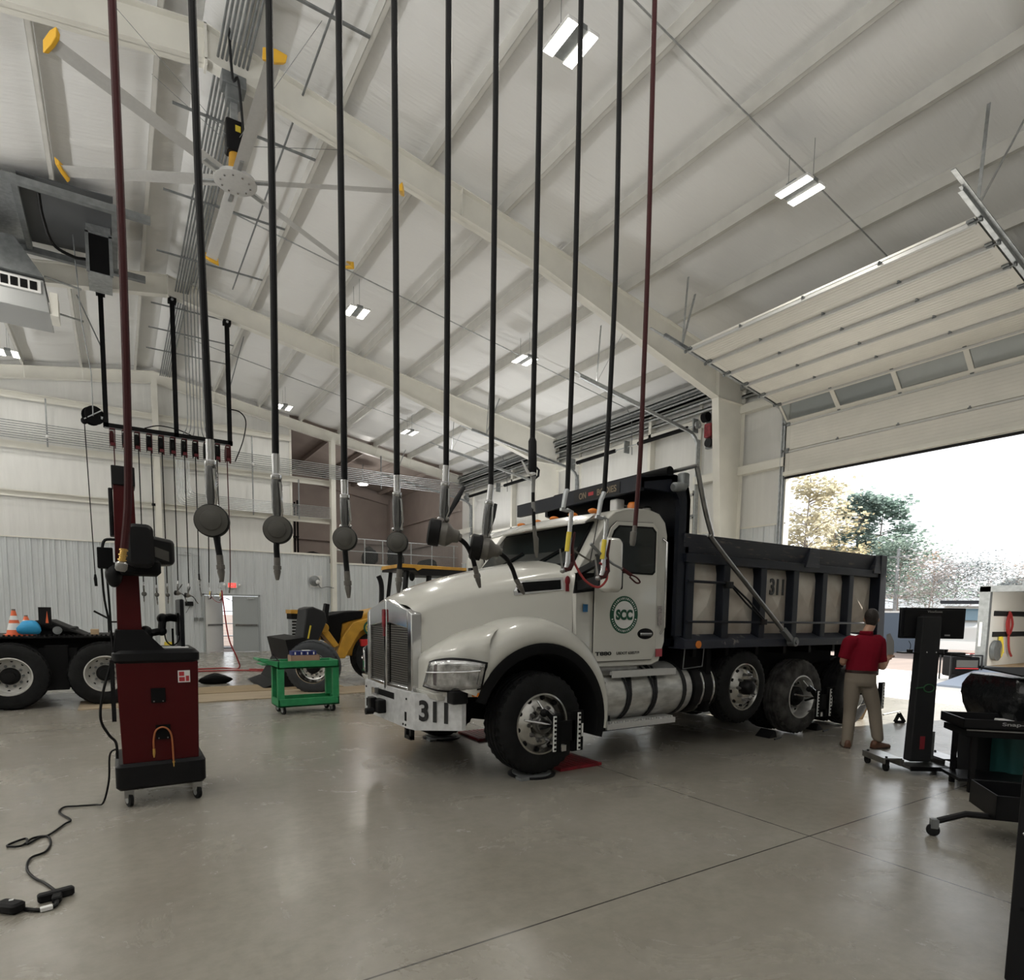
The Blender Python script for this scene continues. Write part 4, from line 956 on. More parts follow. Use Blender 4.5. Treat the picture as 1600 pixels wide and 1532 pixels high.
mb = MB(); mb.rod((5.41, 4.68, 3.28), (5.41, mir(4.68), 3.28), .022); rl = mb.build('tarp_bar', 'steel', bed)
mb = MB(); mb.rod((5.35, 5.02, 3.27), (5.35, mir(4.95), 3.27), .06, 14); mb.build('tarp_roll', 'blackm', bed)
mb = MB(); mb.rbox(5.30, 5.42, 4.78, 4.88, 3.06, 3.22, .03); mb.lathe([(.05, 0), (.05, .16), (.035, .18)], (5.36, 4.82, 3.07), (-1, 0, -.15), 16); mb.build('tarp_motor', 'galv_d', bed)
# tailgate, under-bed gear, mud flaps
MB().box(9.86, 9.93, BY, mir(BY), 1.30, 2.52).build('tailgate', 'alu_d', bed, smooth=0)
MB().box(5.48, 5.54, BY, mir(BY), 1.36, 2.55).build('bed_front_wall', 'navy', bed, smooth=0)
mb = MB()
for y in (5.62, mir(5.62)): mb.box(5.6, 9.7, y - .06, y + .06, 1.06, 1.27)
for x in (5.8, 6.4, 7.0, 7.6, 8.2, 8.8, 9.4): mb.box(x - .03, x + .03, 4.95, mir(4.95), 1.14, 1.26)
mb.build('bed_subframe', 'darkfr', bed, smooth=0)
mb = MB()
for y in (4.95, mir(5.5)): mb.box(6.02, 6.10, y, y + .55, .45, 1.25); mb.box(9.9, 9.92, y, y + .6, .35, 1.15)
mb.box(5.62, 6.02, 5.0, 5.5, .95, 1.22); mb.rbox(6.0, 9.2, 5.2, 5.5, .95, 1.22, .03)
mb.build('mud_flap', 'blackm', tk, smooth=0)
mb = MB(); mb.box(9.6, 9.95, 5.2, mir(5.2), .72, .95); mb.build('rear_crossmember', 'darkfr', tk, smooth=0)
MB().tube([(5.66, 4.98, 1.24), (5.64, 4.98, 1.0), (5.98, 4.98, 1.02), (6.0, 4.98, 1.24)], .008, 6).build('ladder_loop', 'galv_d', tk)
# ================================================================ OVERHEAD FITTINGS
# drop hoses of the near reel bank (the reels hang above the picture)
HY = 2.6
hp = lambda x, y: at_y(x, y, HY)
hp2 = lambda x, y, d=0: at_y(x, y, HY + d)
ORD = ['leftmost', 'second from the left', 'third from the left', 'fourth from the left', 'fifth from the left', 'sixth from the left', 'seventh from the left', 'eighth from the left', 'ninth from the left', 'tenth from the left', 'rightmost']
GRP = 'drop hoses across the near bay'
HOSES = []
def up(p, z=5.75): return V((p.x, p.y, z))
def hose(i, label, P, m, r=.0135):
    P = [V(p) for p in P]; t = thing('hose', label, 'hose', P[-1], GRP); HOSES.append(t)
    MB().tube([up(P[0])] + smoothpts(P, 5), r, 10).build('hose_line', m, t); return t
t = hose(0, 'maroon hose with a brass coupling hanging in front of the red tower', [hp(175, 0), hp(191, 383), hp(199, 650), hp(200, 780), hp(194, 858)], 'maroon')
mb = MB(); a, b = hp(194, 855), hp(190.5, 878)
for k in range(6): mb.tube([a + (b - a) * (k / 6), a + (b - a) * ((k + .55) / 6)], .0145 if k % 2 else .0115, 10)
mb.rod(a, b, .010); mb.build('coupling', 'brass', t)
c = hp(188.5, 893); MB().tube([b, b + (c - b) * .2, b + (c - b) * .75, c], [.012, .019, .019, .013], 12).build('end_fitting', 'steel', t)
def meter_hose(i, label, top, mid, h0, h1, disc, rd, tail, tip, facing):
    P = [hp(*top), hp(*mid), hp(*h0)]; t = hose(i, label, P, 'hose')
    a, b = hp(*h0), hp(*h1); d = b - a
    mb = MB(); mb.tube([a - d * .02, a + d * .30], .0155, 12); mb.tube([a + d * .28, a + d * .30, a + d * .36, a + d * .38], [.016, .021, .021, .018], 12); mb.build('swivel', 'chrome', t)
    mb = MB(); mb.tube([a + d * .36, a + d * .45, a + d * .80, a + d * .92, b], [.019, .022, .021, .017, .016], 12); mb.build('control_handle', 'gunmetal', t)
    tr = V((.841, -.541, 0)); mb = MB(); mb.tube([a + d * .42 + tr * .02 - V((.01, .017, 0)), a + d * .86 + tr * .026 - V((.01, .017, 0)), b + tr * .012], .005, 6)
    mb.ball(b + tr * .018 - d * .03, .009); mb.ball(b - tr * .018 - d * .03, .009); mb.build('trigger_guard', 'chrome', t)
    c = hp(*disc)
    if facing:
        n = (EYE - c + V((-.35, 0, .25))).normalized()
        mb = MB(); mb.lathe([(rd * .90, -.03), (rd, -.022), (rd, .010), (rd * .95, .016)], c, n, 32); m_ = mb.build('meter_rim', 'rubber', t)
        mb = MB(); mb.lathe([(rd * .93, .0), (rd * .93, .018), (rd * .62, .022), (rd * .58, .027), (rd * .45, .029), (rd * .15, .033)], c, n, 32); mb.build('meter_face', 'metergrey', m_)
    else:
        n = V((-.60, .30, .10)).normalized()
        mb = MB(); mb.lathe([(.048, -.0), (.062, .004), (.062, .05), (.05, .058)], c, n, 28); m_ = mb.build('meter_rim', 'rubber', t)
        mb = MB(); mb.lathe([(.052, 0), (.055, -.03), (.045, -.045), (.032, -.06), (.028, -.085), (.016, -.09), (.014, -.10)], c, n, 24); mb.build('meter_body', 'valve', m_)
        mb = MB(); mb.tube([b + V((0, 0, .0)), c + V((0, 0, .05)), c], [.018, .022, .03], 10); mb.ball(b + tr * .018, .012); mb.ball(b - tr * .016, .012); mb.build('knuckle', 'valve', t)
        mb = MB(); q = b + tr * .012; l = hp(h1[0] + 33 * (.5 if rd < .055 else 1), h1[1] - 52); mb.bar(q, q + (l - q) * .3, .02, .012, up=tr); mb.tube([q + (l - q) * .2, q + (l - q) * .6, l], [.008, .014, .009], 8); mb.build('lever', 'plastic', t)
    T = [hp(*p) for p in tail]; TS = smoothpts(T, 6); mb = MB(); mb.tube(TS, .0115, 10); mb.build('spout_hose', 'hose', t)
    a, b = T[-1], hp(*tip); d = b - a; mb = MB(); mb.tube([a, a + d * .35], .0125, 10)
    mb.tube([a + d * .35, a + d * .36, a + d * .52, a + d * .53], [.012, .0165, .0165, .012], 6); mb.tube([a + d * .5, a + d * .62, a + d * .88, b], [.012, .014, .009, .006], 10); mb.build('nozzle', 'valve', t)
    return t
meter_hose(1, 'black hose with chrome handle and disc meter just right of the red tower', (300, 0), (314, 383), (328, 690), (331, 795), (331, 814), .062, [(333, 816), (339, 845), (343, 868)], (347, 910), True)
meter_hose(2, 'black hose with disc meter hanging before the endwall, third hose from the left', (420, 0), (426.5, 383), (430.5, 712), (434, 815), (434, 828), .056, [(433, 833), (432, 855), (433, 872)], (433.5, 907), True)
meter_hose(3, 'black hose with disc meter hanging over the green cart, fourth hose from the left', (529, 0), (534, 383), (538, 752), (540, 825), (539, 842), .051, [(538, 846), (540, 870), (542, 893)], (545, 935), True)
meter_hose(4, 'black hose whose disc meter hangs before the yellow machine', (616, 0), (618.5, 383), (620, 745), (621, 830), (621, 848), .047, [(623, 850), (625, 870), (624, 890)], (622.5, 927), True)
meter_hose(5, 'black hose whose drum meter with lever hangs over the truck hood', (701, 0), (699.5, 383), (697, 730), (692, 813), (688, 834), .06, [(711, 838), (727, 850), (737, 868), (742, 885)], (750, 919), False)
meter_hose(6, 'black hose whose drum meter hangs before the windscreen corner of the truck', (776, 0), (772, 383), (767, 760), (758, 840), (753, 857), .05, [(775, 861), (790, 872), (800, 888), (806, 905)], (819, 929), False)
t = hose(7, 'black hose with a padded grip and swivel hanging before the truck windscreen', [hp(845, 0), hp(838.5, 383), hp(833, 640), hp(832, 690)], 'hose')
MB().tube([hp(832, 685), hp(832, 690), hp(832, 735), hp(833, 745)], [.014, .021, .022, .016], 12).build('grip', 'rubber', t)
mb = MB(); mb.ball(hp(832, 741), .02, .02, .016); mb.tube([hp(826, 741), hp(815, 720)], [.009, .004], 8); mb.build('valve_body', 'white_ink', t)
MB().tube([hp(838, 731), hp(842, 735), hp(841, 744), hp(836, 748)], .006, 6).build('trigger', 'plastic', t)
MB().tube([hp(833, 745), hp(833, 752), hp(833, 770)], [.016, .012, .010], 10).build('joint', 'steel', t); MB().tube([hp(833, 785), hp(834, 800)], .0105, 10).build('sleeve', 'steel', t)
MB().tube([hp(833, 768), hp(833, 785), hp(834.5, 824)], .0095, 10).build('lower_hose', 'hose', t)
MB().tube([hp(834.5, 822), hp(836, 838), hp(837.5, 842), hp(838, 862), hp(839, 872)], [.0105, .011, .014, .012, .006], 10).build('nozzle', 'valve', t)
def gun_hose(i, label, P, dx, dy):
    t = hose(i, label, P, 'hose'); e = P[-1]
    o = lambda x, y: hp(x + dx, y + dy)
    mb = MB(); mb.tube([e, o(884, 770), o(880, 794)], [.014, .0135, .012], 10); mb.bar(o(876, 796), o(887, 799), .016, .014); mb.tube([o(886, 797), o(894, 800), o(892, 822)], .010, 10); mb.build('elbow_swivel', 'galv', t)
    mb = MB(); mb.tube([o(892, 800), o(890, 830), o(887, 880), o(883, 893)], [.010, .012, .014, .012], 12); b = mb.build('gun_barrel', 'chrome', t)
    MB().tube([o(889.5, 832), o(886, 862)], .0135, 12).build('yellow_band', 'yband', b)
    mb = MB(); mb.tube([o(881, 891), o(890, 888), o(895, 880)], [.014, .016, .012], 10); mb.tube([o(895, 882), o(894, 855), o(898, 832)], [.012, .009, .006], 8); mb.build('red_lever', 'maroon', b)
    mb = MB(); mb.ball(o(879, 892), .015); mb.tube([o(879, 892), o(875, 858)], [.007, .004], 8); mb.build('bleed_knob', 'steel', b)
    return t, o
P8 = [hp(908, 0), hp(900, 383), hp(893, 600), hp(886.5, 766)]
t, o = gun_hose(8, 'black hose with a yellow banded grease gun and a red whip looped beneath', P8, 0, 0)
MB().tube(smoothpts([hp(893, 866), hp(900, 885), hp(915, 908), hp(935, 918), hp(948, 905), hp(946, 888), hp(937, 880)], 6), .0065, 8).build('whip_hose', 'redhose', t)
MB().tube(smoothpts([hp(894, 858), hp(908, 868), hp(925, 878)], 4), .005, 8).build('rigid_spout', 'valve', t)
P9 = [hp(970, 0), hp(963, 383), hp(954, 600), hp(944, 770)]
t, o = gun_hose(9, 'black hose with yellow banded grease gun and red tipped arm beside the door mirror', P9, 55, 12)
mb = MB(); mb.tube([hp(942, 868), hp(958, 882), hp(975, 891)], .007, 8); mb.tube([hp(923, 850), hp(938, 866)], .009, 8); mb.build('rigid_spout', 'galv_d', t)
MB().tube([hp(972, 889), hp(986, 899)], .011, 8).build('red_sleeve', 'maroon', t)
MB().tube(smoothpts([hp(985, 898), hp(995, 903), hp(1000, 910), hp(994, 911), hp(984, 902)], 4), .005, 8).build('whip_loop', 'maroon', t)
t = hose(10, 'maroon hose ending in a grey coupling before the cab door window', [hp(1023, 0), hp(1013, 383), hp(1005, 600), hp(1000, 720), hp(992, 826)], 'maroon')
MB().tube([hp(992, 822), hp(991, 831), hp(990, 832), hp(988.5, 848), hp(988, 853)], [.0135, .0135, .019, .018, .013], 12).build('coupling', 'valve', t)

# far reel bank: black pipe gantry with eleven reels, and the same hoses 15 m further in
RY = 17.7; RD = RY - HY
rk = thing('reel_rack', 'black pipe gantry of hose reels hanging from the second rafter', 'hose reel rack', (1.25, RY, 5.9))
mb = MB(); mb.box(-.14, 2.66, RY - .05, RY + .05, 5.86, 5.96); mb.build('cross_bar', 'blackm', rk, smooth=0)
MB().box(-.12, 2.6, RY - .045, RY + .045, 5.845, 5.86).build('channel', 'galv_d', rk, smooth=0)
for x in (-.08, 1.38, 2.6):
    mb = MB(); zt = rbot(x) - .02; mb.box(x - .05, x + .05, RY - .05, RY + .05, 5.86, zt); mb.box(x - .09, x + .09, RY - .09, RY + .09, zt - .1, zt); p = mb.build('drop_post', 'blackm', rk, smooth=0)
    MB().lathe([(.03, -.1), (.03, .1)], (x, RY, zt - .05), (0, 1, 0), 10).build('bolt', 'galv', p)
MB().tube([(-.08, RY, 7.6), (-.55, RY + .6, 8.95)], .015, 6).build('sway_brace', 'galv_d', rk)
MB().tube([(2.6, RY, 7.2), (3.1, RY + .6, 8.9)], .012, 6).build('sway_brace', 'galv_d', rk)
MB().tube(smoothpts([(2.62, RY - .08, 6.75), (2.85, RY - .08, 6.72), (2.98, RY - .1, 6.5), (2.9, RY - .1, 6.0), (2.7, RY - .1, 5.45)], 6), .016, 6).build('feed_hose', 'hose', rk)
MB().tube(smoothpts([(.7, RY, 5.97), (1.0, RY, 6.08), (1.38, RY - .08, 6.04), (1.7, RY, 5.97)], 6), .014, 6).build('feed_hose', 'hose', rk)
index_kids()
reel0 = None
for i in range(11):
    x = .02 + .2515 * i; red = i in (0, 10)
    if i in (0, 1):
        lab = 'red framed hose reel at the left end of the black gantry' if red else None
        t = thing('hose_reel', lab or 'black drum hose reel on the gantry', 'hose reel', (x, RY, 5.62), 'hose reels on the black gantry')
        mb = MB(); mb.lathe([(.02, -.05), (.21, -.05), (.21, -.042), (.12, -.038), (.12, .038), (.21, .042), (.21, .05), (.02, .05)], (x, RY, 5.62), (1, 0, 0), 22); mb.build('drum', 'reel_red' if red else 'blackm', t)
        mb = MB(); mb.lathe([(.11, -.036), (.175, -.034), (.18, 0), (.175, .034), (.11, .036)], (x, RY, 5.62), (1, 0, 0), 20, caps=False); mb.build('wound_hose', 'maroon' if red else 'hose', t)
        mb = MB(); mb.box(x + .055, x + .075, RY - .06, RY + .06, 5.4, 5.85); mb.box(x - .04, x + .075, RY - .06, RY + .06, 5.83, 5.85); mb.box(x - .03, x + .06, RY - .16, RY - .1, 5.43, 5.5); mb.build('bracket', 'reel_red', t, smooth=0)
        index_kids(); 
        if i == 0: redreel = t
        else: reel0 = t
    else:
        src = redreel if red else reel0
        c = copy_tree(src, (x - (.02 if red else .02 + .2515), 0, 0))
        if red: c['label'] = 'red framed hose reel at the right end of the black gantry'
FAR = ['thin maroon hose with brass end hanging from the far gantry, left end', 'thin black hose with disc meter, first black hose on the far gantry', 'thin black hose with disc meter, second black hose on the far gantry',
       'thin black hose with disc meter, third black hose on the far gantry', 'thin black hose with disc meter, fourth black hose on the far gantry', 'thin black hose with drum meter and curved spout, fifth black one on the far gantry',
       'thin black hose with drum meter and curved spout, sixth black one on the far gantry', 'thin black hose with padded grip, seventh black one on the far gantry', 'thin black hose with grease gun and red loop on the far gantry',
       'thin black hose with grease gun and angled arm on the far gantry', 'thin maroon hose with grey end hanging from the far gantry, right end']
for k, h in enumerate(HOSES):
    copy_tree(h, (0, RD, 0), label=FAR[k], group='drop hoses on the far gantry')
t = thing('cord_reel', 'black cord reel at the left end of the hose gantry', 'cord reel', (-.33, RY, 6.08))
MB().lathe([(.03, -.09), (.21, -.09), (.21, -.075), (.1, -.07), (.1, .07), (.21, .075), (.21, .09), (.03, .09)], (-.33, RY, 6.08), (.45, -1, 0), 24).build('drum', 'blackm', t)
mb = MB(); mb.bar((-.5, RY - .12, 5.95), (-.15, RY - .12, 6.2), .05, .02); mb.bar((-.14, RY, 6.05), (-.33, RY, 6.08), .06, .06); mb.build('bracket', 'galv', t, smooth=0)
MB().ball((-.50, RY - .08, 5.92), .07, .06, .08).build('cord_stop', 'blackm', t)
MB().tube([(-.50, RY - .08, 5.9), (-.43, RY - .08, 2.35)], .012, 6).build('cord', 'hose', t)
MB().tube([(-.43, RY - .08, 2.4), (-.43, RY - .08, 2.3), (-.42, RY - .08, 2.12)], [.02, .035, .03], 8).build('socket', 'blackm', t)

# giant ceiling fan under the first rafter
FX, FY, FZ = 1.65, 10.1, 7.78
fan = thing('ceiling_fan', 'huge six blade ceiling fan with yellow tips under the rafter', 'ceiling fan', (FX, FY, FZ))
MB().lathe([(.02, -.03), (.27, -.03), (.29, -.02), (.29, .02), (.25, .035), (.02, .04)], (FX, FY, FZ), (0, 0, 1), 32).build('hub', 'strut', fan)
hub = bpy.data.objects['hub.008'] if False else [o for o in bpy.data.objects if o.parent == fan][-1]
for k in range(10):
    t = 2 * PI * k / 10; MB().lathe([(.014, -.012), (.014, 0)], (FX + .2 * math.cos(t), FY + .2 * math.sin(t), FZ - .03), (0, 0, 1), 8).build('bolt', 'chrome', hub)
bl0 = None
for k in range(6):
    A = math.radians(31 + 60 * k)
    if k == 0:
        sec = []
        for u in (0, 1):
            rr = .24 + u * 2.12; ring = []
            for (c, h) in ((-.085, -.018), (-.03, .012), (.04, .022), (.085, .03), (.09, .024), (.04, .006), (-.03, -.004)): ring.append(V((rr, c, h)))
            sec.append(ring)
        bl = MB().loft(sec); 
        tp = MB(); tp.loft([[V((2.35, c, h)) for c, h in ((-.11, -.05), (.02, -.03), (.11, .01), (.13, .06), (.02, .07), (-.10, .03))], [V((2.40, c, h)) for c, h in ((-.13, -.07), (.02, -.04), (.13, .01), (.15, .10), (.02, .11), (-.12, .06))]])
        strut_ = MB().bar((.1, 0, .0), (.5, 0, .0), .05, .03)
        b = bl.build('blade', 'strut', fan); b.parent = None; tipo = tp.build('blade_tip', 'tip', None, bevel=.008); so = strut_.build('blade_arm', 'galv', None, smooth=0)
        b.matrix_basis = Matrix.Identity(4)
        for o_ in (tipo, so): o_.parent = b; o_.matrix_parent_inverse = Matrix.Identity(4)
        b.parent = fan; b.matrix_parent_inverse = Matrix.Identity(4); b.rotation_euler = (0, 0, A)
        bl0 = b; subs = [tipo, so]
    else:
        b = bl0.copy(); COL.objects.link(b); b.rotation_euler = (0, 0, A)
        for s_ in subs:
            c = s_.copy(); COL.objects.link(c); c.parent = b
zt = rbot(FX)
mb = MB(); mb.box(FX - .045, FX + .045, FY - .045, FY + .045, FZ + .7, zt - .1); mb.build('down_tube', 'galv', fan, smooth=0)
mb = MB(); mb.box(FX - .16, FX + .16, FY - .12, FY + .12, zt - .14, zt + .02); mb.box(FX - .1, FX + .1, FY - .1, FY + .1, zt - .32, zt - .12); mb.build('beam_clamp', 'galv_d', fan, smooth=0, bevel=.01)
mb = MB(); mb.rbox(FX - .12, FX + .12, FY - .10, FY + .10, FZ + .36, FZ + .78, .03); mt = mb.build('motor', 'black', fan)
MB().box(FX + .0, FX + .07, FY - .108, FY - .10, FZ + .62, FZ + .70).build('warning_label', 'yband', mt, smooth=0)
mb = MB(); mb.lathe([(.1, 0), (.09, .16), (.075, .36)], (FX, FY, FZ + .03), (0, 0, 1), 20); mb.build('gearbox', 'yellow', fan)
for a in (25, 115, 205, 295):
    t = math.radians(a); MB().tube([(FX + .12 * math.cos(t), FY + .12 * math.sin(t), FZ + .55), (FX + 2.2 * math.cos(t), FY + 2.2 * math.sin(t) * .6, roofz(FX + 2.2 * math.cos(t)) + .05)], .004, 5).build('guy_wire', 'galv_d', fan)
MB().tube(smoothpts([(FX + .1, FY - .14, FZ + .6), (FX + .03, FY - .25, FZ + 1.2), (FX - .05, FY - .3, zt - .2), (FX - .1, FY - .4, zt + .35)], 5), .018, 8).build('power_cable', 'plastic', fan)

# high-bay lamps
def lamp(x, y, z, label, drop):
    t = thing('high_bay_light', label, 'light', (x, y, z), 'twin panel high bay lights')
    mb = MB(); mb.box(x - .07, x + .07, y - .24, y + .24, z + .0, z + .06); mb.box(x - .23, x + .23, y - .08, y + .08, z + .02, z + .05); mb.build('housing', 'galv_d', t, smooth=0)
    for s in (-1, 1):
        mb = MB(); mb.rbox(x + s * .155 - .085, x + s * .155 + .085, y - .27, y + .27, z - .01, z + .03, .02); p = mb.build('reflector', 'white_ink', t)
        MB().box(x + s * .155 - .07, x + s * .155 + .07, y - .25, y + .25, z - .016, z - .010).build('led_strip', 'ledw', p, smooth=0)
    for s in (-1, 1):
        MB().tube([(x, y + s * .2, z + .06), (x, y + s * .2, z + max(drop, .12))], .004, 5).build('hanger_wire', 'galv_d', t)
LL = ['twin panel high bay light nearest the camera, hanging between purlins by two wires', 'twin panel high bay light fixed beside the raised overhead door', 'twin panel high bay light hanging beyond the big fan', 'twin panel high bay light above the truck cab in the second bay',
      'twin panel high bay light near the far right eave', 'twin panel high bay light close to the far end wall', 'twin panel high bay light at the far left under the grey heater']
for k, (x, y, z) in enumerate(LAMPS[:7]): lamp(x, y, z, LL[k], roofz(x) + .15 - z)
# ================================================================ PIPES, HEATER, DUCT
rp = thing('ridge_pipe_run', 'bundle of grey pipes on strut channels running under the roof ridge', 'pipes', (1.75, 14, 9.2))
for k in range(8):
    x = 1.46 + .055 * k
    MB().tube([(x, YN + .2, roofz(1.75) - .22), (x, RY - .7, roofz(1.75) - .22)] if k > 5 else [(x, YN + .2, roofz(1.75) - .22), (x, 24.2, roofz(1.75) - .22)], .017, 6).build('pipe', 'galv_d', rp)
for y in (6.3, 8.6, 11.3, 13.6, 15.9, 18.6, 20.2, 21.8):
    MB().box(.98, 3.13, y - .02, y + .02, roofz(1.75) - .26, roofz(1.75) - .235).build('strut_channel', 'galv_d', rp, smooth=0)
for y0, y1 in ((6.2, 16.8), ): MB().tube([(2.62, y0, roofz(1.75) - .22), (2.62, y1, roofz(1.75) - .22)], .016, 6).build('pipe', 'galv_d', rp)
dp = thing('drop_pipes', 'thin grey feed pipes dropping from the ridge to the hose gantry', 'pipes', (1.8, RY - .15, 6))
for k in range(6):
    x = 1.62 + .075 * k
    MB().tube(smoothpts([(x, RY - .7, roofz(1.75) - .22), (x, RY - .25, roofz(1.75) - .25), (x, RY - .16, roofz(1.75) - .6), (x, RY - .14, 7.5), (x, RY - .14, 6.25), (x - .1 + .04 * k, RY - .05, 5.96)], 5), .012, 5).build('pipe', 'galv_d', dp)
ep = thing('wall_pipe_run', 'upper bundle of grey pipes running level across the far wall', 'pipes', (2, 24.5, 7))
for k in range(8): MB().tube([(XL + .3, 24.52, 6.78 + .072 * k), (13.1, 24.52, 6.78 + .072 * k)], .016, 6).build('pipe', 'galv', ep)
for x in (-7.6, -4.7, -1.68, 4.35, 9.3): MB().box(x - .02, x + .02, 24.54, 24.58, 6.62, 8.1 if x < 0 else 7.95).build('strut_channel', 'galv_d', ep, smooth=0)
for x in (-1.68, 4.35): MB().ball((x, 24.46, 6.92), .05).build('white_ball', 'white_ink', ep)
lp = thing('lower_pipe_run', 'lower bundle of grey pipes bending down and across the far wall', 'pipes', (3, 24.5, 5.5))
for k in range(8):
    x = 1.88 + .055 * k; z = 5.22 + .060 * k
    MB().tube(smoothpts([(x, 24.55, 6.75), (x, 24.55, z + .5), (x, 24.55, z + .25), (x + .10, 24.55, z + .06), (x + .30, 24.55, z), (x + .8, 24.55, z)], 5) + [V((7.2, 24.55, z))], .014, 6).build('pipe', 'galv', lp)
for x in (4.35, 6.0): MB().box(x - .02, x + .02, 24.57, 24.61, 5.1, 6.6).build('strut_channel', 'galv_d', lp, smooth=0)
LC = ['conduit crossing the roof past the lamp beside the raised door', 'conduit crossing the second bay roof past its hanging lamps', 'conduit crossing the far bay roof before the end wall']
for n, (y, x0, x1) in enumerate(((5.95, 1.9, 12.6), (13.9, 1.9, 12.9), (20.9, 1.9, 12.9))):
    t = thing('lighting_conduit', 'thin grey ' + LC[n], 'conduit', (x0, y, roofz(x0)))
    MB().tube([(x0, y, roofz(x0) - .02), (x1, y, roofz(x1) - .02)], .013, 6).build('conduit_pipe', 'galv', t)
    if n: MB().tube([(x1, y, roofz(x1) - .02), (x1 + .2, y, roofz(x1) - .3), (x1 + .25, y, 6.4)], .013, 6).build('conduit_drop', 'galv_d', t)
t = thing('unit_heater', 'grey unit heater with black louvre slots hanging at the left edge', 'heater', (-2.3, 16.3, 7.5))
mb = MB(); mb.hexa([(-3.6, 15.9, 7.52), (-.94, 15.9, 7.52), (-.94, 17.0, 7.52), (-3.6, 17.0, 7.52), (-3.6, 15.9, 8.12), (-1.02, 15.9, 8.12), (-1.02, 17.0, 8.12), (-3.6, 17.0, 8.12)]); mb.build('casing', mat('heater_grey', (.40, .41, .41), .45, .2), t, smooth=0, bevel=.01)
mb = MB(); mb.hexa([(-3.6, 15.8, 8.14), (-1.0, 15.8, 8.14), (-1.0, 17.0, 8.14), (-3.6, 17.0, 8.14), (-3.6, 15.95, 8.85), (-1.45, 15.95, 8.85), (-1.45, 17.0, 8.85), (-3.6, 17.0, 8.85)]); mb.build('hood', 'galv_d', t, smooth=0)
fr = MB(); fr.box(-3.5, -1.06, 15.86, 15.9, 7.84, 8.08); fo = fr.build('louvre_frame', 'white_ink', t, smooth=0)
for k in range(8): MB().box(-1.12 - .15 * k - .115, -1.12 - .15 * k, 15.85, 15.88, 7.88, 8.04).build('louvre_slot', 'blackm', fo, smooth=0)
MB().box(-.94, -.80, 15.95, 16.5, 7.5, 7.95).build('side_flap', 'frame', t, smooth=0)
for z, y in ((8.2, 15.9), (7.75, 16.4)): MB().tube([(-1.0, y, z), (-.40, y + .2, z)], .02, 6).build('support_pipe', 'galv', t)
MB().tube([(-.5, 16.0, 9.2), (-.42, 16.0, 7.5), (-.3, 16.2, 6.6), (-.3, 16.2, 5.7)], .012, 6).build('gas_pipe', 'galv_d', t)
t = thing('duct_hatch', 'dark framed roof hatch with square ducts above the grey heater', 'duct', (-1, 15.5, 9.2))
mb = MB()
for y in (14.4, 16.95): mb.box(-3.6, .80, y - .06, y + .06, 9.04, 9.16)
for x in (-1.28, .22): mb.box(x - .05, x + .05, 14.4, 16.95, 9.08, 9.2)
mb.build('steel_frame', 'galv_d', t, smooth=0)
zz = lambda x: roofz(x) + .06
MB().hexa([(-3.6, 14.45, 9.0), (-1.3, 14.45, 9.16), (-1.3, 16.9, 9.16), (-3.6, 16.9, 9.0), (-3.6, 14.45, 9.02), (-1.3, 14.45, 9.18), (-1.3, 16.9, 9.18), (-3.6, 16.9, 9.02)]).build('cover_sheet', 'galv', t, smooth=0)
MB().hexa([(-1.24, 14.45, 9.26), (.2, 14.45, 9.34), (.2, 16.9, 9.34), (-1.24, 16.9, 9.26), (-1.24, 14.45, 9.28), (.2, 14.45, 9.36), (.2, 16.9, 9.36), (-1.24, 16.9, 9.28)]).build('opening_lining', mat('hatch_dark', (.09, .095, .10), .6), t, smooth=0)
mb = MB(); mb.box(-.27, .15, 15.6, 16.5, 8.39, 9.34); d_ = mb.build('square_duct', 'galv', t, smooth=0)
MB().box(-.23, .11, 15.585, 15.6, 8.41, 9.14).build('duct_mouth', 'blackm', d_, smooth=0)
mb = MB(); mb.box(-.29, -.23, 15.57, 15.62, 8.39, 9.16); mb.box(.11, .17, 15.57, 15.62, 8.39, 9.16); mb.box(-.29, .17, 15.57, 15.62, 9.13, 9.19); mb.build('duct_rim', 'galv_d', d_, smooth=0)
MB().tube(smoothpts([(-.95, 14.8, 9.2), (-.92, 15.0, 8.9), (-.80, 15.3, 8.6), (-.5, 15.5, 8.55), (-.3, 15.7, 8.65)], 6), .03, 8).build('flexible_hose', 'hose', t)

# ================================================================ FAR WALL FITTINGS
t = thing('double_door', 'grey double door in the far wall with its left leaf standing ajar', 'door', (3.6, YE, 0))
mb = MB(); mb.box(DX0 - .06, DX0, YE - .06, YE + .06, 0, DZ + .06); mb.box(DX1, DX1 + .06, YE - .06, YE + .06, 0, DZ + .06); mb.box(DX0 - .06, DX1 + .06, YE - .06, YE + .06, DZ, DZ + .06); mb.build('door_frame', 'doorgrey', t, smooth=0)
r = MB().box(3.60, DX1 - .01, YE - .03, YE + .02, .01, DZ - .01).build('door_leaf', 'doorgrey', t, smooth=0)
MB().box(3.68, 4.45, YE - .075, YE - .045, .98, 1.04).build('push_bar', 'steel', r, smooth=0)
MB().rbox(4.1, 4.36, YE - .08, YE - .03, 1.98, 2.04, .01).build('door_closer', 'galv', r)
A = math.radians(62); R2 = Matrix.Rotation(-A, 3, 'Z'); c0 = (DX0 + .01, YE, 1)
l = MB().box(DX0 + .01, DX0 + .93, YE - .03, YE + .02, .01, DZ - .01, R=Matrix.Rotation(math.radians(44), 3, 'Z'), c=(DX0 + .01, YE, 1)).build('door_leaf', 'white_ink', t, smooth=0)  # light from outside is put into this leaf's paler colour
l['label'] = 'pale left leaf standing ajar'
MB().box(DX0 + .1, DX0 + .85, YE - .075, YE - .045, .98, 1.04, R=Matrix.Rotation(math.radians(44), 3, 'Z'), c=(DX0 + .01, YE, 1)).build('push_bar', 'steel', l, smooth=0)
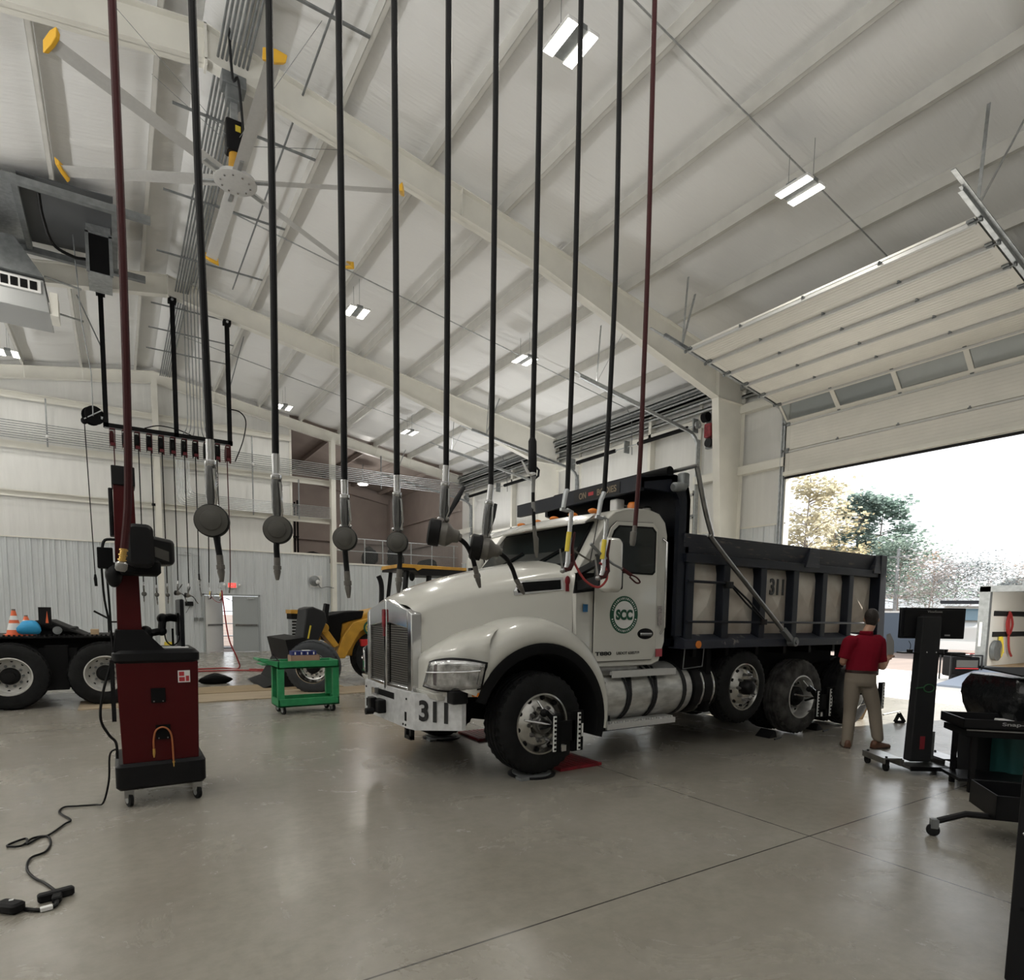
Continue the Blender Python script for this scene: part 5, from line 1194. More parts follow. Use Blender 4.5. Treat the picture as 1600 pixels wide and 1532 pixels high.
t = thing('exit_sign', 'lit red exit sign on the wall above the double door', 'exit sign', (3.6, YE - .06, 2.42))
MB().rbox(3.42, 3.78, YE - .12, YE - .03, 2.38, 2.60, .02, axis='y').build('sign_body', 'white_ink', t)
MB().box(3.47, 3.73, YE - .126, YE - .12, 2.41, 2.57).build('sign_face', 'exit', t, smooth=0)
lettering('EXIT', 'sign_letters', 'white_ink', t, (3.6, YE - .130, 2.49), (1, 0, 0), (0, 0, 1), .10, width=.20, bold=.02)
for s in (-1, 1): MB().ball((3.6 + s * .26, YE - .1, 2.5), .05).build('emergency_lamp', 'white_ink', t)
t = thing('wall_vent_fan', 'round wall exhaust fan on a square white plate beside the wind column', 'wall fan', (6.7, YE - .1, 2.75))
MB().box(6.46, 6.94, YE - .06, YE - .035, 2.52, 2.98).build('back_plate', 'white_ink', t, smooth=0)
mb = MB(); mb.lathe([(.21, -.02), (.21, .03), (.17, .06), (.05, .10)], (6.64, YE - .06, 2.77), (0, -1, 0), 22); mb.build('fan_bell', 'galv_d', t)
MB().ball((6.74, YE - .2, 2.73), .09).build('motor_cap', 'white_ink', t)
MB().tube(smoothpts([(6.75, YE - .2, 2.65), (6.85, YE - .2, 2.5), (7.1, YE - .2, 2.55), (7.3, YE - .4, 2.5)], 5), .02, 6).build('power_cord', 'galv_d', t)
t = thing('wall_camera', 'small black camera on the far wall girt beside the centre wind column', 'camera', (1.18, YE - .25, 5.18)); MB().rbox(1.10, 1.24, YE - .36, YE - .2, 5.12, 5.2, .03).build('camera_body', 'black', t)
t = thing('wall_box', 'black wall box behind the red tower screen', 'electrical box', (2.16, YE - .06, 1.77)); MB().rbox(2.03, 2.29, YE - .13, YE - .035, 1.70, 1.86, .02, axis='y').build('box_body', 'black', t)
MB().tube([(2.2, YE - .1, 1.72), (2.05, YE - .06, 1.45)], .008, 5).build('cable', 'black', t)
for k, x in enumerate((2.37, 2.55)):
    t = thing('outlet_box', ('left' if k == 0 else 'right') + ' one of two grey outlet boxes on the wall beside the double door', 'electrical box', (x, YE - .05, 1.22)); MB().box(x - .06, x + .06, YE - .09, YE - .03, 1.16, 1.28).build('box_body', 'galv_d', t, smooth=0)
    MB().tube([(x, YE - .06, 1.28), (x, YE - .06, 3.5), (x - .5 + k * .02, YE - .06, 3.52 + .1 * k)], .014, 6).build('conduit_pipe', 'galv', t)
# shelving seen through the door gap
t = thing('storage_shelf', 'shelves of small boxes glimpsed through the gap of the double door', 'shelf', (3.6, 27.2, 0))
MB().box(3.2, 4.3, 27.0, 27.5, .0, .05).build('base_board', 'galv_d', t, smooth=0)
for z in (.5, 1.0, 1.5): MB().box(3.2, 4.3, 27.0, 27.5, z, z + .03).build('shelf_board', 'galv', t, smooth=0)
for x in (3.22, 4.28): MB().box(x - .02, x + .02, 27.0, 27.5, 0, 1.9).build('upright', 'galv', t, smooth=0)

# ================================================================ MEZZANINE
t = thing('mezzanine_lamp', 'round ceiling lamp glowing in the tan mezzanine', 'light', (9.72, 28, 7.6))
MB().lathe([(.05, .12), (.24, .06), (.26, 0), (.22, -.03)], (9.72, 28, 7.45), (0, 0, 1), 24).build('lamp_body', 'white_ink', t)
MB().lathe([(.21, -.035), (.20, -.05), (.05, -.06)], (9.72, 28, 7.45), (0, 0, 1), 24).build('lamp_glass', 'ledw', t)
MB().tube([(9.72, 28, 7.55), (9.72, 28, roofz(9.72) + .1)], .02, 6).build('stem', 'galv', t)
LAMPS_X = [(9.72, 28, 7.30)]
t = thing('mezzanine_railing', 'chain link guard rail along the mezzanine edge', 'railing', (10, YE + .2, 3.56))
for x in (7.5, 8.8, 9.6, 10.9, 11.9, 13.0): MB().rod((x, YE + .2, 3.5), (x, YE + .2, 4.62), .022).build('rail_post', 'galv', t)
for z in (4.6, 4.08): MB().rod((7.45, YE + .2, z), (13.2, YE + .2, z), .02).build('rail_bar', 'galv', t)
mb = MB(); n = 70
for k in range(n):
    x = 7.5 + 5.6 * k / n
    mb.bar((x, YE + .2, 3.56), (min(x + 1.0, 13.1), YE + .2, 3.56 + min(1.0, 13.1 - x)), .006, .004, up=(0, 1, 0)); mb.bar((x, YE + .2, 4.56), (min(x + 1.0, 13.1), YE + .2, 4.56 - min(1.0, 13.1 - x)), .006, .004, up=(0, 1, 0))
o = mb.build('chain_link', 'galv_d', t, smooth=0); o['kind'] = 'stuff'
t = thing('mezzanine_shelf', 'tall dark rack standing inside the narrow mezzanine opening', 'rack', (6.1, 26.5, 3.5))
for x in (5.95, 6.35):
    for y in (26.3, 26.8): MB().box(x - .03, x + .03, y - .03, y + .03, 3.5, 6.1).build('upright', 'blackm', t, smooth=0)
for z in (3.9, 4.6, 5.3, 5.9): MB().box(5.9, 6.4, 26.3, 26.8, z, z + .05).build('shelf_board', 'darkfr', t, smooth=0)
rn = random.Random(3)
def lump(c, r, seed, name, m, par, sc_=(1, 1, 1)):
    rnd = random.Random(seed); mb = MB(); mb.ball(c, r * sc_[0], r * sc_[1], r * sc_[2], 16, 10)
    ce = V(c)
    for i, p in enumerate(mb.v):
        d = p - ce; k = 1 + .10 * math.sin(d.x * 9 / r * .3 + seed) + .12 * math.sin(d.z * 3 / r + d.y * 4 / r + seed * 2) + rnd.uniform(-.04, .04); mb.v[i] = ce + d * k
        mb.v[i].z = max(mb.v[i].z, c[2] - r * sc_[2] * .8)
    return mb.build(name, m, par, smooth=60)
for k, (x, y, z, lab, m, s3) in enumerate(((6.9, 26.0, 3.72, 'dark heap of straps piled at the mezzanine edge by the rack', 'tyre', (2.2, 1, .9)), (6.2, 25.9, 3.66, 'tan bundle on the mezzanine edge below the rack', 'card', (1.3, 1, .7)),
                                        (9.4, 26.2, 3.95, 'dark round bundle behind the chain link rail', 'tyre', (1.1, .9, 1.6)), (10.9, 27.0, 4.05, 'large dark bundle at the right behind the chain link rail', 'darkfr', (1.2, 1, 1.8)), (12.1, 26.0, 3.75, 'dark boxes heaped by the right mezzanine wall', 'tyre', (1.5, 1, .8)))):
    t = thing('stored_bundle', lab, 'bundle', (x, y, 3.5)); lump((x, y, z), .3, k + 2, 'wrapped_mass', m, t, s3)

# ================================================================ RED ALIGNMENT TOWER
t = thing('alignment_tower', 'red wheel alignment tower on casters with black camera pods', 'alignment machine', (.26, 6.1, 0)); TW = t
mb = MB(); mb.loft([[V((x, y, z)) for x, y in ((-.035, 5.80), (.555, 5.80), (.555, 6.45), (-.035, 6.45))] if False else [V((-.04 + .025 * (1 - k), 5.80, z)), V((.56 - .02 * (1 - k), 5.80, z)), V((.56 - .02 * (1 - k), 6.42, z)), V((-.04 + .025 * (1 - k), 6.42, z))] for z, k in ((.33, 0.), (1.2, .8))])
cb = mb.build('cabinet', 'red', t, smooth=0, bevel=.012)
mb = MB(); mb.rbox(-.07, .59, 5.76, 6.46, .15, .37, .05, n=4); mb.build('base_skirt', 'black', t)
mb = MB(); mb.rbox(-.06, .57, 5.78, 6.44, 1.18, 1.30, .06, n=4); tp = mb.build('worktop', 'black', t)
mb = MB(); mb.hexa([(-.05, 5.80, 1.28), (.33, 5.80, 1.28), (.33, 6.3, 1.28), (-.05, 6.3, 1.28), (-.03, 5.86, 1.46), (.17, 5.86, 1.46), (.17, 6.2, 1.46), (-.03, 6.2, 1.46)]); mb.build('column_cowl', 'blackm', t, smooth=0, bevel=.01)
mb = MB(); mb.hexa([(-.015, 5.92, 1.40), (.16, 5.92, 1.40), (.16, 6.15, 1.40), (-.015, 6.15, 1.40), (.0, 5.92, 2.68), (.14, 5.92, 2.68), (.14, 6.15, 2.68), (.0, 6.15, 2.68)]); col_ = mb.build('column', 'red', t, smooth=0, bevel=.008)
mb = MB(); mb.rbox(-.01, .152, 5.90, 6.17, 2.62, 2.77, .01); mb.build('column_cap', 'black', col_)
mb = MB(); mb.rbox(-.035, -.004, 5.96, 6.10, 2.22, 2.60, .01); mb.build('cable_cover', 'black', col_)
MB().rbox(.07, .25, 5.50, 5.72, 1.95, 2.28, .05, axis='y', n=4).build('camera_pod', 'black', t)
mb = MB(); mb.hexa([(.20, 5.66, 1.98), (.41, 5.80, 2.00), (.41, 6.05, 2.00), (.20, 6.0, 1.98), (.20, 5.66, 2.22), (.41, 5.80, 2.20), (.41, 6.05, 2.20), (.20, 6.0, 2.22)]); pd = mb.build('camera_pod', 'black', t, smooth=30, bevel=.03)
mb = MB(); mb.hexa([(.262, 5.695, 2.05), (.365, 5.764, 2.02), (.365, 5.78, 2.02), (.262, 5.71, 2.05), (.262, 5.695, 2.13), (.365, 5.764, 2.10), (.365, 5.78, 2.10), (.262, 5.71, 2.13)]); mb.build('camera_window', 'metergrey', pd, smooth=0)
MB().rbox(.02, .30, 5.62, 5.95, 1.90, 2.02, .04).build('camera_beam', 'blackm', t)
mb = MB(); mb.rbox(-.125, -.02, 5.80, 5.95, 1.95, 2.11, .01); mb.build('lift_bracket', 'blackm', t)
MB().tube(smoothpts([(-.09, 5.86, 2.1), (-.07, 5.86, 2.17), (0, 5.86, 2.18)], 4), .012, 6).build('bracket_cable', 'black', t)
MB().ball((-.02, 5.84, 1.90), .06, .06, .10).build('lift_knob', 'black', t)
for k in range(2): MB().tube(smoothpts([(-.10 + .03 * k, 5.9, 1.96), (-.09 + .03 * k, 5.9, 1.7), (-.055, 5.9, 1.45), (-.05, 5.86, 1.25), (-.055, 5.82, 1.0)], 4), .009, 6).build('side_cable', 'hose', t)
MB().tube(smoothpts([(-.05, 5.86, 1.25), (-.13, 5.82, .95), (-.15, 5.80, .75), (-.10, 5.80, .62), (-.055, 5.80, .55), (-.05, 5.80, .42)], 5), .011, 6).build('side_cable', 'hose', t)
MB().box(-.075, -.045, 5.82, 5.95, .72, 1.22).build('side_box', 'black', t, smooth=0)
for k, (x, z) in enumerate(((.20, .86), (.225, .55))):
    p = MB().box(x, x + .105, 5.785, 5.80, z, z + .12).build('access_plate', 'blackm', cb, smooth=0)
    for dx in (.02, .085): MB().lathe([(.006, 0), (.006, .004)], (x + dx, 5.784, z + .012), (0, -1, 0), 8).build('screw', 'steel', p)
MB().tube(smoothpts([(.205, 5.77, .48), (.207, 5.77, .56), (.225, 5.77, .63), (.27, 5.77, .655), (.315, 5.77, .63), (.338, 5.77, .56), (.345, 5.77, .36)], 5), .0075, 8).build('whip_tube', mat('orange_tube', (.36, .12, .04), .5), cb)
for x, z in ((.205, .48), (.345, .36)): MB().tube([(x, 5.77, z), (x, 5.77, z - .04), (x, 5.77, z - .075)], [.012, .012, .005], 8).build('whip_end', 'brass', cb)
st = MB().box(.40, .49, 5.784, 5.795, 1.02, 1.12).build('warning_sticker', 'paper', cb, smooth=0)
for x, z, w, h in ((.408, 1.075, .038, .035), (.408, 1.03, .042, .035), (.458, 1.03, .024, .045)): MB().box(x, x + w, 5.781, 5.784, z, z + h).build('sticker_field', 'red_ink', st, smooth=0)
MB().rbox(.30, .50, 5.9, 6.05, 1.30, 1.312, .03).build('keyboard', 'paper', tp)
def caster(par, x, y, r=.055, w=.03, top=.15, m='steel'):
    c = MB().hexa([(x - .035, y - .03, r + .02), (x + .035, y - .03, r + .02), (x + .035, y + .03, r + .02), (x - .035, y + .03, r + .02), (x - .035, y - .03, top), (x + .035, y - .03, top), (x + .035, y + .03, top), (x - .035, y + .03, top)]).build('caster_fork', m, par, smooth=0)
    MB().lathe([(r * .6, -w / 2), (r, -w / 2 + .004), (r, w / 2 - .004), (r * .6, w / 2)], (x, y, r), (1, .35, 0), 20).build('caster_wheel', 'tyre', c)
    MB().lathe([(r * .5, -w / 2 - .004), (r * .5, w / 2 + .004)], (x, y, r), (1, .35, 0), 14).build('wheel_disc', 'galv', c)
for x, y in ((.02, 5.84), (.52, 5.82), (.02, 6.38), (.52, 6.38)): caster(t, x, y, .058, .035, .16)
# screen on an arm
mb = MB(); mb.rbox(.445, .475, 5.95, 6.45, 1.28, 1.72, .015, axis='x'); sc_ = mb.build('screen', 'screen', t)
MB().box(.43, .447, 6.1, 6.3, 1.40, 1.60).build('screen_mount', 'black', sc_, smooth=0)
mb = MB(); mb.tube([(.17, 6.05, 1.42), (.24, 6.05, 1.43), (.30, 6.1, 1.44)], .032, 10); mb.ball((.19, 6.05, 1.42), .055, .05, .07); mb.ball((.31, 6.1, 1.44), .04); mb.tube([(.31, 6.1, 1.44), (.32, 6.12, 1.55)], .032, 10); mb.ball((.32, 6.12, 1.55), .045); mb.tube([(.32, 6.12, 1.55), (.38, 6.16, 1.56), (.44, 6.18, 1.55)], .035, 10); mb.build('screen_arm', 'black', t)
for x in (.40, .46): MB().box(x - .008, x + .008, 6.2, 6.22, 1.29, 1.46).build('screen_post', 'blackm', t, smooth=0)
MB().tube(smoothpts([(.33, 6.1, 1.44), (.34, 6.08, 1.36), (.38, 6.06, 1.32), (.43, 6.06, 1.35), (.45, 6.06, 1.44)], 5), .006, 6).build('screen_cable', 'hose', t)

# power cord on the floor
cz = .010; CP_ = [(-.05, 5.80, .50), (-.10, 5.80, .46), (-.115, 5.8, .25), (-.16, 5.85, .06)] + [(x, y, cz) for x, y in ((-.22, 6.0), (-.34, 6.03), (-.43, 6.05), (-.455, 5.91), (-.37, 5.66), (-.40, 5.57), (-.48, 5.35), (-.53, 5.33), (-.585, 5.22), (-.61, 5.35), (-.70, 5.25), (-.62, 5.20), (-.57, 5.33), (-.49, 5.33), (-.455, 5.17), (-.47, 4.99), (-.54, 4.91), (-.54, 4.72), (-.49, 4.54), (-.43, 4.42), (-.37, 4.27), (-.345, 4.20))]
t = thing('power_cord', 'black power cord trailing over the floor from the red tower to plugs', 'power cord', (-.4, 5, 0))
MB().tube(smoothpts(CP_, 6), .0075, 7).build('cord_line', 'hose', t)
mb = MB(); R = Matrix.Rotation(.25, 3, 'Z'); mb.rbox(-.44, -.27, 4.14, 4.19, 0.004, .05, .015, R=R); mb.rbox(-.37, -.325, 4.08, 4.2, .004, .042, .012); mb.build('triple_socket', 'rubber', t)
MB().tube(smoothpts([(-.345, 4.08, .02), (-.355, 4.03, .012), (-.42, 4.02, .012), (-.50, 4.09, .012)], 5), .011, 7).build('cord_tail', 'hose', t)
MB().rbox(-.415, -.36, 4.005, 4.035, .004, .026, .004, R=Matrix.Rotation(.2, 3, 'Z')).build('cord_tag', 'paper', t)
mb = MB(); mb.rbox(-.62, -.48, 4.06, 4.14, .004, .06, .025, R=Matrix.Rotation(-.75, 3, 'Z')); b = mb.build('inline_breaker', 'rubber', t)
MB().box(-.555, -.535, 4.105, 4.12, .058, .064).build('breaker_label', 'paper', b, smooth=0)
MB().tube([(-.58, 4.17, .02), (-.66, 4.28, .012), (-.80, 4.5, .012)], .009, 7).build('cord_lead', 'hose', t)
# ================================================================ GREEN CART AND LEFT-HAND FLOOR THINGS
t = thing('utility_cart', 'green plastic two shelf utility cart with a cardboard box on top', 'cart', (2.48, 10, 0))
def tray(z0, z1, x0, x1, y0, y1, name, par, wall=.03):
    mb = MB(); mb.box(x0, x1, y0, y1, z0, z0 + .03)
    mb.box(x0, x1, y0, y0 + wall, z0, z1); mb.box(x0, x1, y1 - wall, y1, z0, z1); mb.box(x0, x0 + wall, y0, y1, z0, z1); mb.box(x1 - wall, x1, y0, y1, z0, z1)
    return mb.build(name, 'green', par, smooth=0, bevel=.008)
cx0, cx1, cy0, cy1 = 2.02, 2.97, 9.76, 10.26
tp = tray(.72, .84, cx0, cx1, cy0, cy1, 'top_shelf', t); tray(.12, .25, cx0, cx1, cy0, cy1, 'bottom_shelf', t)
mb = MB(); mb.hexa([(1.77, cy0 + .05, .85), (2.03, cy0, .74), (2.03, cy0 + .06, .74), (1.77, cy0 + .09, .85), (1.77, cy0 + .05, .88), (2.03, cy0, .84), (2.03, cy0 + .06, .84), (1.77, cy0 + .09, .88)])
mb.hexa([(1.77, cy1 - .09, .85), (2.03, cy1 - .06, .74), (2.03, cy1, .74), (1.77, cy1 - .05, .85), (1.77, cy1 - .09, .88), (2.03, cy1 - .06, .84), (2.03, cy1, .84), (1.77, cy1 - .05, .88)])
mb.box(1.75, 1.80, cy0 + .05, cy1 - .05, .85, .885); mb.box(1.80, 2.03, cy0 + .06, cy1 - .06, .78, .80); mb.build('push_handle', 'green', tp, smooth=0, bevel=.008)
for x in (cx0 + .05, cx1 - .05):
    for y in (cy0 + .05, cy1 - .05):
        mb = MB(); mb.hexa([(x - .05, y - .04, .24), (x + .05, y - .04, .24), (x + .05, y + .04, .24), (x - .05, y + .04, .24), (x - .05, y - .04, .73), (x + .05, y - .04, .73), (x + .05, y + .04, .73), (x - .05, y + .04, .73)]); mb.build('corner_post', 'green', t, smooth=0, bevel=.008)
for x in (cx0 + .09, cx1 - .09):
    for y in (cy0 + .08, cy1 - .08): caster(t, x, y, .062, .035, .13, 'galv')
t = thing('cardboard_box', 'open cardboard carton holding blue boxes on the green cart', 'carton', (2.45, 9.95, .75))
bx0, bx1, by0, by1 = 2.235, 2.675, 9.80, 10.04
mb = MB(); mb.box(bx0, bx1, by0, by0 + .006, .752, .925); mb.box(bx0, bx1, by1 - .006, by1, .752, .925); mb.box(bx0, bx0 + .006, by0, by1, .752, .925); mb.box(bx1 - .006, bx1, by0, by1, .752, .925); mb.box(bx0, bx1, by0, by1, .752, .757); mb.build('carton_walls', 'card', t, smooth=0)
for x in (2.42, 2.56): MB().box(x, x + .06, by0 - .003, by0, .775, .81).build('print_mark', mat('carton_print', (.28, .17, .115), .85), t, smooth=0)
bb = None
for i in range(4):
    for j in range(2):
        x = bx0 + .02 + i * .095; y = by0 + .02 + j * .10
        if bb is None:
            bb = thing('blue_box', 'small blue carton with white mark standing in the cardboard box on the cart', 'box', (x + .043, y + .045, .758), 'blue cartons in the cardboard box')
            MB().box(x, x + .086, y, y + .09, .758, .988).build('carton_body', 'blue', bb, smooth=0); MB().box(x + .035, x + .055, y - .002, y, .935, .975).build('white_mark', 'paper', bb, smooth=0); index_kids(); q0 = V((x, y, 0))
        else: copy_tree(bb, V((x, y, 0)) - q0)
t = thing('folded_paper', 'white slip lying on top of the blue cartons', 'paper', (2.5, 9.92, .99)); MB().box(2.43, 2.55, 9.86, 9.96, .990, .996).build('slip', 'paper', t, smooth=0)
t = thing('hand_tool', 'black tool with thin upright stick on the cart handle end', 'tool', (2.05, 9.9, .75))
mb = MB(); mb.rbox(1.90, 2.08, 9.85, 9.95, .80, .86, .03); mb.rbox(1.96, 2.12, 9.88, 9.94, .765, .83, .02); mb.build('tool_body', 'plastic', t); MB().bar((2.09, 9.9, .80), (1.99, 9.92, .95), .012, .012).build('tool_stick', 'black', t, smooth=0)

# loose truck wheel standing behind the cart
t = thing('loose_truck_wheel', 'loose truck wheel standing upright behind the green cart', 'wheel', (3.22, 12.3, 0))
Z_ = Matrix.Translation(V((3.24, 12.25, 0))) @ Matrix.Rotation(math.radians(-30), 4, 'Z') @ Matrix.Rotation(math.radians(7), 4, 'X')
w = wheel(t, (0, -.15, .525), .525, .30, -1, 'in', rimr=.295, tyre='tyre_new', rimmat='alu', cname='rim')
w.parent = None; w.matrix_basis = Z_; attach_b = w; w.parent = t; w.matrix_parent_inverse = Matrix.Translation(-V(t.location))
# tractor chassis at the left edge
t = thing('tractor_chassis', 'black truck tractor chassis with white wheels at the left edge', 'truck', (-2, 13.2, 0)); LT = t
M['rim_white'] = mat('rim_white_paint', (.62, .61, .58), .4, .1, var=.25, vscale=6)
for x in (-1.47, -.22):
    r = wheel(t, (x, 12.15, .53), .525, .29, -1, 'in', rimr=.285, tyre='tyre', rimmat='rim_white')
    tyre_mesh((x, 12.49, .53), .525, .29, -1, .285).build('inner_tyre', 'tyre', r, smooth=28)
    for y in (14.25,):
        r2 = wheel(t, (x, y, .53), .525, .29, 1, 'in', rimr=.285, rimmat='rim_white')
mb = MB()
for y in (12.78, 13.62): mb.box(-6, .22, y - .04, y + .04, .84, 1.12)
for x in (-4.5, -3, -1.0, .18): mb.box(x - .05, x + .05, 12.75, 13.65, .86, 1.08)
mb.build('frame_rail', 'darkfr', t, smooth=0)
mb = MB(); mb.box(-1.1, -.6, 12.3, 14.1, .45, .95); mb.rod((-1.47, 12.3, .53), (-1.47, 14.2, .53), .1); mb.rod((-.22, 12.3, .53), (-.22, 14.2, .53), .1); mb.box(-1.02, -.72, 12.25, 12.5, .28, 1.0); mb.build('suspension', 'blackm', t, smooth=0)
mb = MB(); mb.box(-3.6, .25, 12.42, 14.0, 1.12, 1.15)
for k in range(60): mb.box(-3.6 + k * .064, -3.57 + k * .064, 12.42, 12.46, 1.15, 1.175)
mb.build('deck_plate', 'darkfr', t, smooth=0)
mb = MB(); mb.hexa([(-1.18, 12.6, 1.30), (-.42, 12.6, 1.13), (-.42, 13.8, 1.13), (-1.18, 13.8, 1.30), (-1.18, 12.6, 1.40), (-.95, 12.6, 1.40), (-.95, 13.8, 1.40), (-1.18, 13.8, 1.40)]); mb.box(-1.15, -.62, 12.7, 13.7, 1.13, 1.28); mb.build('fifth_wheel', 'darkfr', t, smooth=0, bevel=.03)
MB().lathe([(.05, -.012), (.065, -.012), (.065, .012), (.05, .012)], (-.86, 12.55, 1.24), (0, -1, 0), 16).build('pull_ring', 'galv_d', t)
mb = MB(); mb.box(-1.10, -.93, 12.55, 12.58, 1.33, 1.62); f_ = mb.build('mud_flap', 'black', t, smooth=0)
MB().prism([(-1.01, 12.545, 1.36), (-.97, 12.545, 1.36), (-.985, 12.545, 1.56)], (0, .004, 0)).build('orange_mark', 'orange', f_, smooth=0)
for k, (x, y, h, lab) in enumerate(((-1.43, 12.7, .40, 'orange and white traffic cone standing on the tractor chassis'), (-1.30, 12.95, .30, 'traffic cone behind the front one on the tractor chassis'))):
    c = thing('traffic_cone', lab, 'traffic cone', (x, y, 1.15))
    MB().box(x - .13, x + .13, y - .13, y + .13, 1.15, 1.175).build('cone_base', 'orange', c, smooth=0)
    MB().lathe([(.11, 0), (.022, h)], (x, y, 1.175), (0, 0, 1), 20).build('cone_body', 'orange', c)
    for a, b in ((.18, .45), (.58, .75)): MB().lathe([(.112 - .088 * a, h * a), (.112 - .088 * b, h * b)], (x, y, 1.175), (0, 0, 1), 20, caps=False).build('white_band', 'paper', c)
    MB().lathe([(.03, h * .82), (.024, h * 1.02)], (x, y, 1.175), (0, 0, 1), 14).build('cone_tip', 'valve', c)
t = thing('blue_bag', 'bright blue cloth bag lying beside the traffic cones', 'bag', (-1.22, 12.5, 1.15)); lump((-1.22, 12.48, 1.28), .125, 5, 'bag_body', 'bluecloth', t, (1.15, .8, 1.0))
t = thing('tan_block', 'tan wooden block on the tractor chassis deck', 'block', (-.36, 12.9, 1.15)); MB().box(-.42, -.30, 12.8, 13.0, 1.152, 1.25).build('block_body', 'wood', t, smooth=0, bevel=.01)
t = thing('hand_truck', 'thin dark red tubular trolley frame behind the tractor chassis', 'trolley', (0.1, 15, 0))
mb = MB()
for x in (-.18, .05, .28): mb.rod((x, 15, 0.0), (x, 15, 1.35 if x > -.1 else 1.42), .018)
mb.rod((-.18, 15, 1.33), (.28, 15, 1.33), .018); mb.rod((-.18, 15, 1.05), (.28, 15, 1.05), .018); mb.rod((-.18, 15, 1.40), (-.42, 15, 1.55), .02); mb.build('tube_frame', 'darkfr', t)
t = thing('yellow_sign', 'yellow wet floor sign glimpsed behind the red tower', 'sign', (.95, 17, 0)); MB().hexa([(.86, 17, 0), (1.18, 17, 0), (1.18, 17.3, 0), (.86, 17.3, 0), (.92, 17.1, .80), (1.10, 17.1, .80), (1.10, 17.16, .80), (.92, 17.16, .80)]).build('sign_panel', 'yband', t, smooth=0)

# yellow loader
t = thing('loader', 'yellow loader with black hood box parked behind the truck nose', 'loader', (5.5, 14, 0)); Y0 = 13.55
def pr(pts, y0, y1, name, m, par, **k): return MB().prism([(x, y0, z) for x, z in pts], (0, y1 - y0, 0)).build(name, m, par, smooth=30, **k)
pr([(4.05, .62), (4.60, .58), (5.1, .75), (5.9, .9), (6.4, 1.35), (6.4, 1.72), (5.3, 1.70), (4.85, 1.60), (4.25, 1.33), (4.2, 1.05)], Y0 + .15, Y0 + 1.25, 'body_shell', 'yellow', t, bevel=.03)
pr([(4.02, .55), (4.26, .55), (4.62, 1.15), (5.0, 1.38), (4.95, 1.50), (4.45, 1.36), (4.22, 1.05)], Y0, Y0 + .16, 'lift_arm', 'yellow', t, bevel=.02)
b = pr([(3.86, 1.0), (4.18, .86), (4.24, 1.35), (4.70, 1.45), (4.75, 1.63), (4.30, 1.60), (3.88, 1.50)], Y0 + .1, Y0 + 1.1, 'hood_box', 'blackm', t, bevel=.03)
q = pr([(3.28, 1.0), (3.55, .84), (3.80, 1.40), (3.76, 1.60), (3.50, 1.70), (3.36, 1.66)], Y0 - .25, Y0 + .5, 'raised_guard', 'plastic', t, bevel=.03)
MB().bar((3.38, Y0 - .27, 1.02), (3.44, Y0 - .27, 1.30), .03, .012, up=(0, 1, 0)).build('yellow_stripe', 'yband', q, smooth=0)
pr([(3.74, 1.22), (3.84, 1.18), (3.92, 1.76), (3.82, 1.78)], Y0 - .05, Y0 + .1, 'hydraulic_ram', 'black', t, bevel=.01)
pr([(3.70, 1.28), (3.82, 1.32), (3.86, 1.22), (4.12, .85), (4.0, .80), (3.74, 1.12)], Y0 - .05, Y0 + .25, 'tilt_link', 'yellow', t, bevel=.015)
MB().lathe([(.11, 0), (.11, .34), (.09, .36)], (3.78, Y0 + .28, 1.24), (0, -1, 0), 20).build('pivot_cap', 'yellow', t)
pr([(3.35, .6), (3.75, 1.0), (3.7, 1.15), (3.25, .72)], Y0 + .05, Y0 + .25, 'bucket_link', 'yellow', t, bevel=.015)
MB().prism([(2.45, Y0 - .35, 0.02), (3.1, Y0 - .35, .02), (3.5, Y0 - .35, .5), (3.3, Y0 - .35, 1.05), (2.9, Y0 - .35, 1.0), (3.0, Y0 - .35, .55), (2.75, Y0 - .35, .12)], (0, 1.9, 0)).build('bucket', 'tyre_dusty' if False else 'darkfr', t, smooth=0)
for x, y in ((5.05, Y0 + .02), (7.6, Y0 + .02)):
    r = MB().lathe([(.3, .02), (.30, .10), (.12, .14)], (x, y + .1, .58), (0, -1, 0), 24).build('wheel_hub', 'galv', t); tyre_mesh((x, y, .58), .58, .38, -1, .30, n=44, lug=.05).build('tyre', 'tyre', r, smooth=28)
rg = MB().lathe([(.17, 0), (.17, .006)], (4.86, Y0 - .004, 1.24), (0, -1, 0), 30).build('company_roundel', 'green_logo', t); MB().lathe([(.125, 0), (.125, .010)], (4.86, Y0 - .004, 1.24), (0, -1, 0), 30).build('roundel_field', mat('roundel_yellow', (.55, .42, .08), .5), rg)
lettering('SCC', 'roundel_letters', 'green_logo', rg, (4.86, Y0 - .017, 1.24), (1, 0, 0), (0, 0, 1), .10, width=.20, bold=.03)
MB().rbox(4.62, 4.95, Y0 - .05, Y0 + .1, .82, .98, .02).build('red_lamp_box', 'redlens', t)
mb = MB(); mb.tube(smoothpts([(5.30, Y0 + .5, 1.6), (5.32, Y0 + .5, 2.1), (5.30, Y0 + .5, 2.32), (5.24, Y0 + .5, 2.46)], 5), .06, 12); mb.build('exhaust_stack', 'black', t)
cz0, cz1 = 1.6, 2.62
cf = MB().box(5.72, 7.5, Y0 + .2, Y0 + 1.3, 1.58, 1.66).build('cab_frame', 'black', t, smooth=0)
for p, q in (((5.75, Y0 + .2, cz0), (5.85, Y0 + .25, cz1)), ((6.35, Y0 + .2, cz0), (6.45, Y0 + .25, cz1)), ((7.45, Y0 + .2, cz0), (7.40, Y0 + .25, cz1)), ((5.75, Y0 + 1.3, cz0), (5.85, Y0 + 1.25, cz1)), ((7.45, Y0 + 1.3, cz0), (7.40, Y0 + 1.25, cz1))): MB().bar(p, q, .09, .09).build('cab_pillar', 'black', cf, smooth=0)
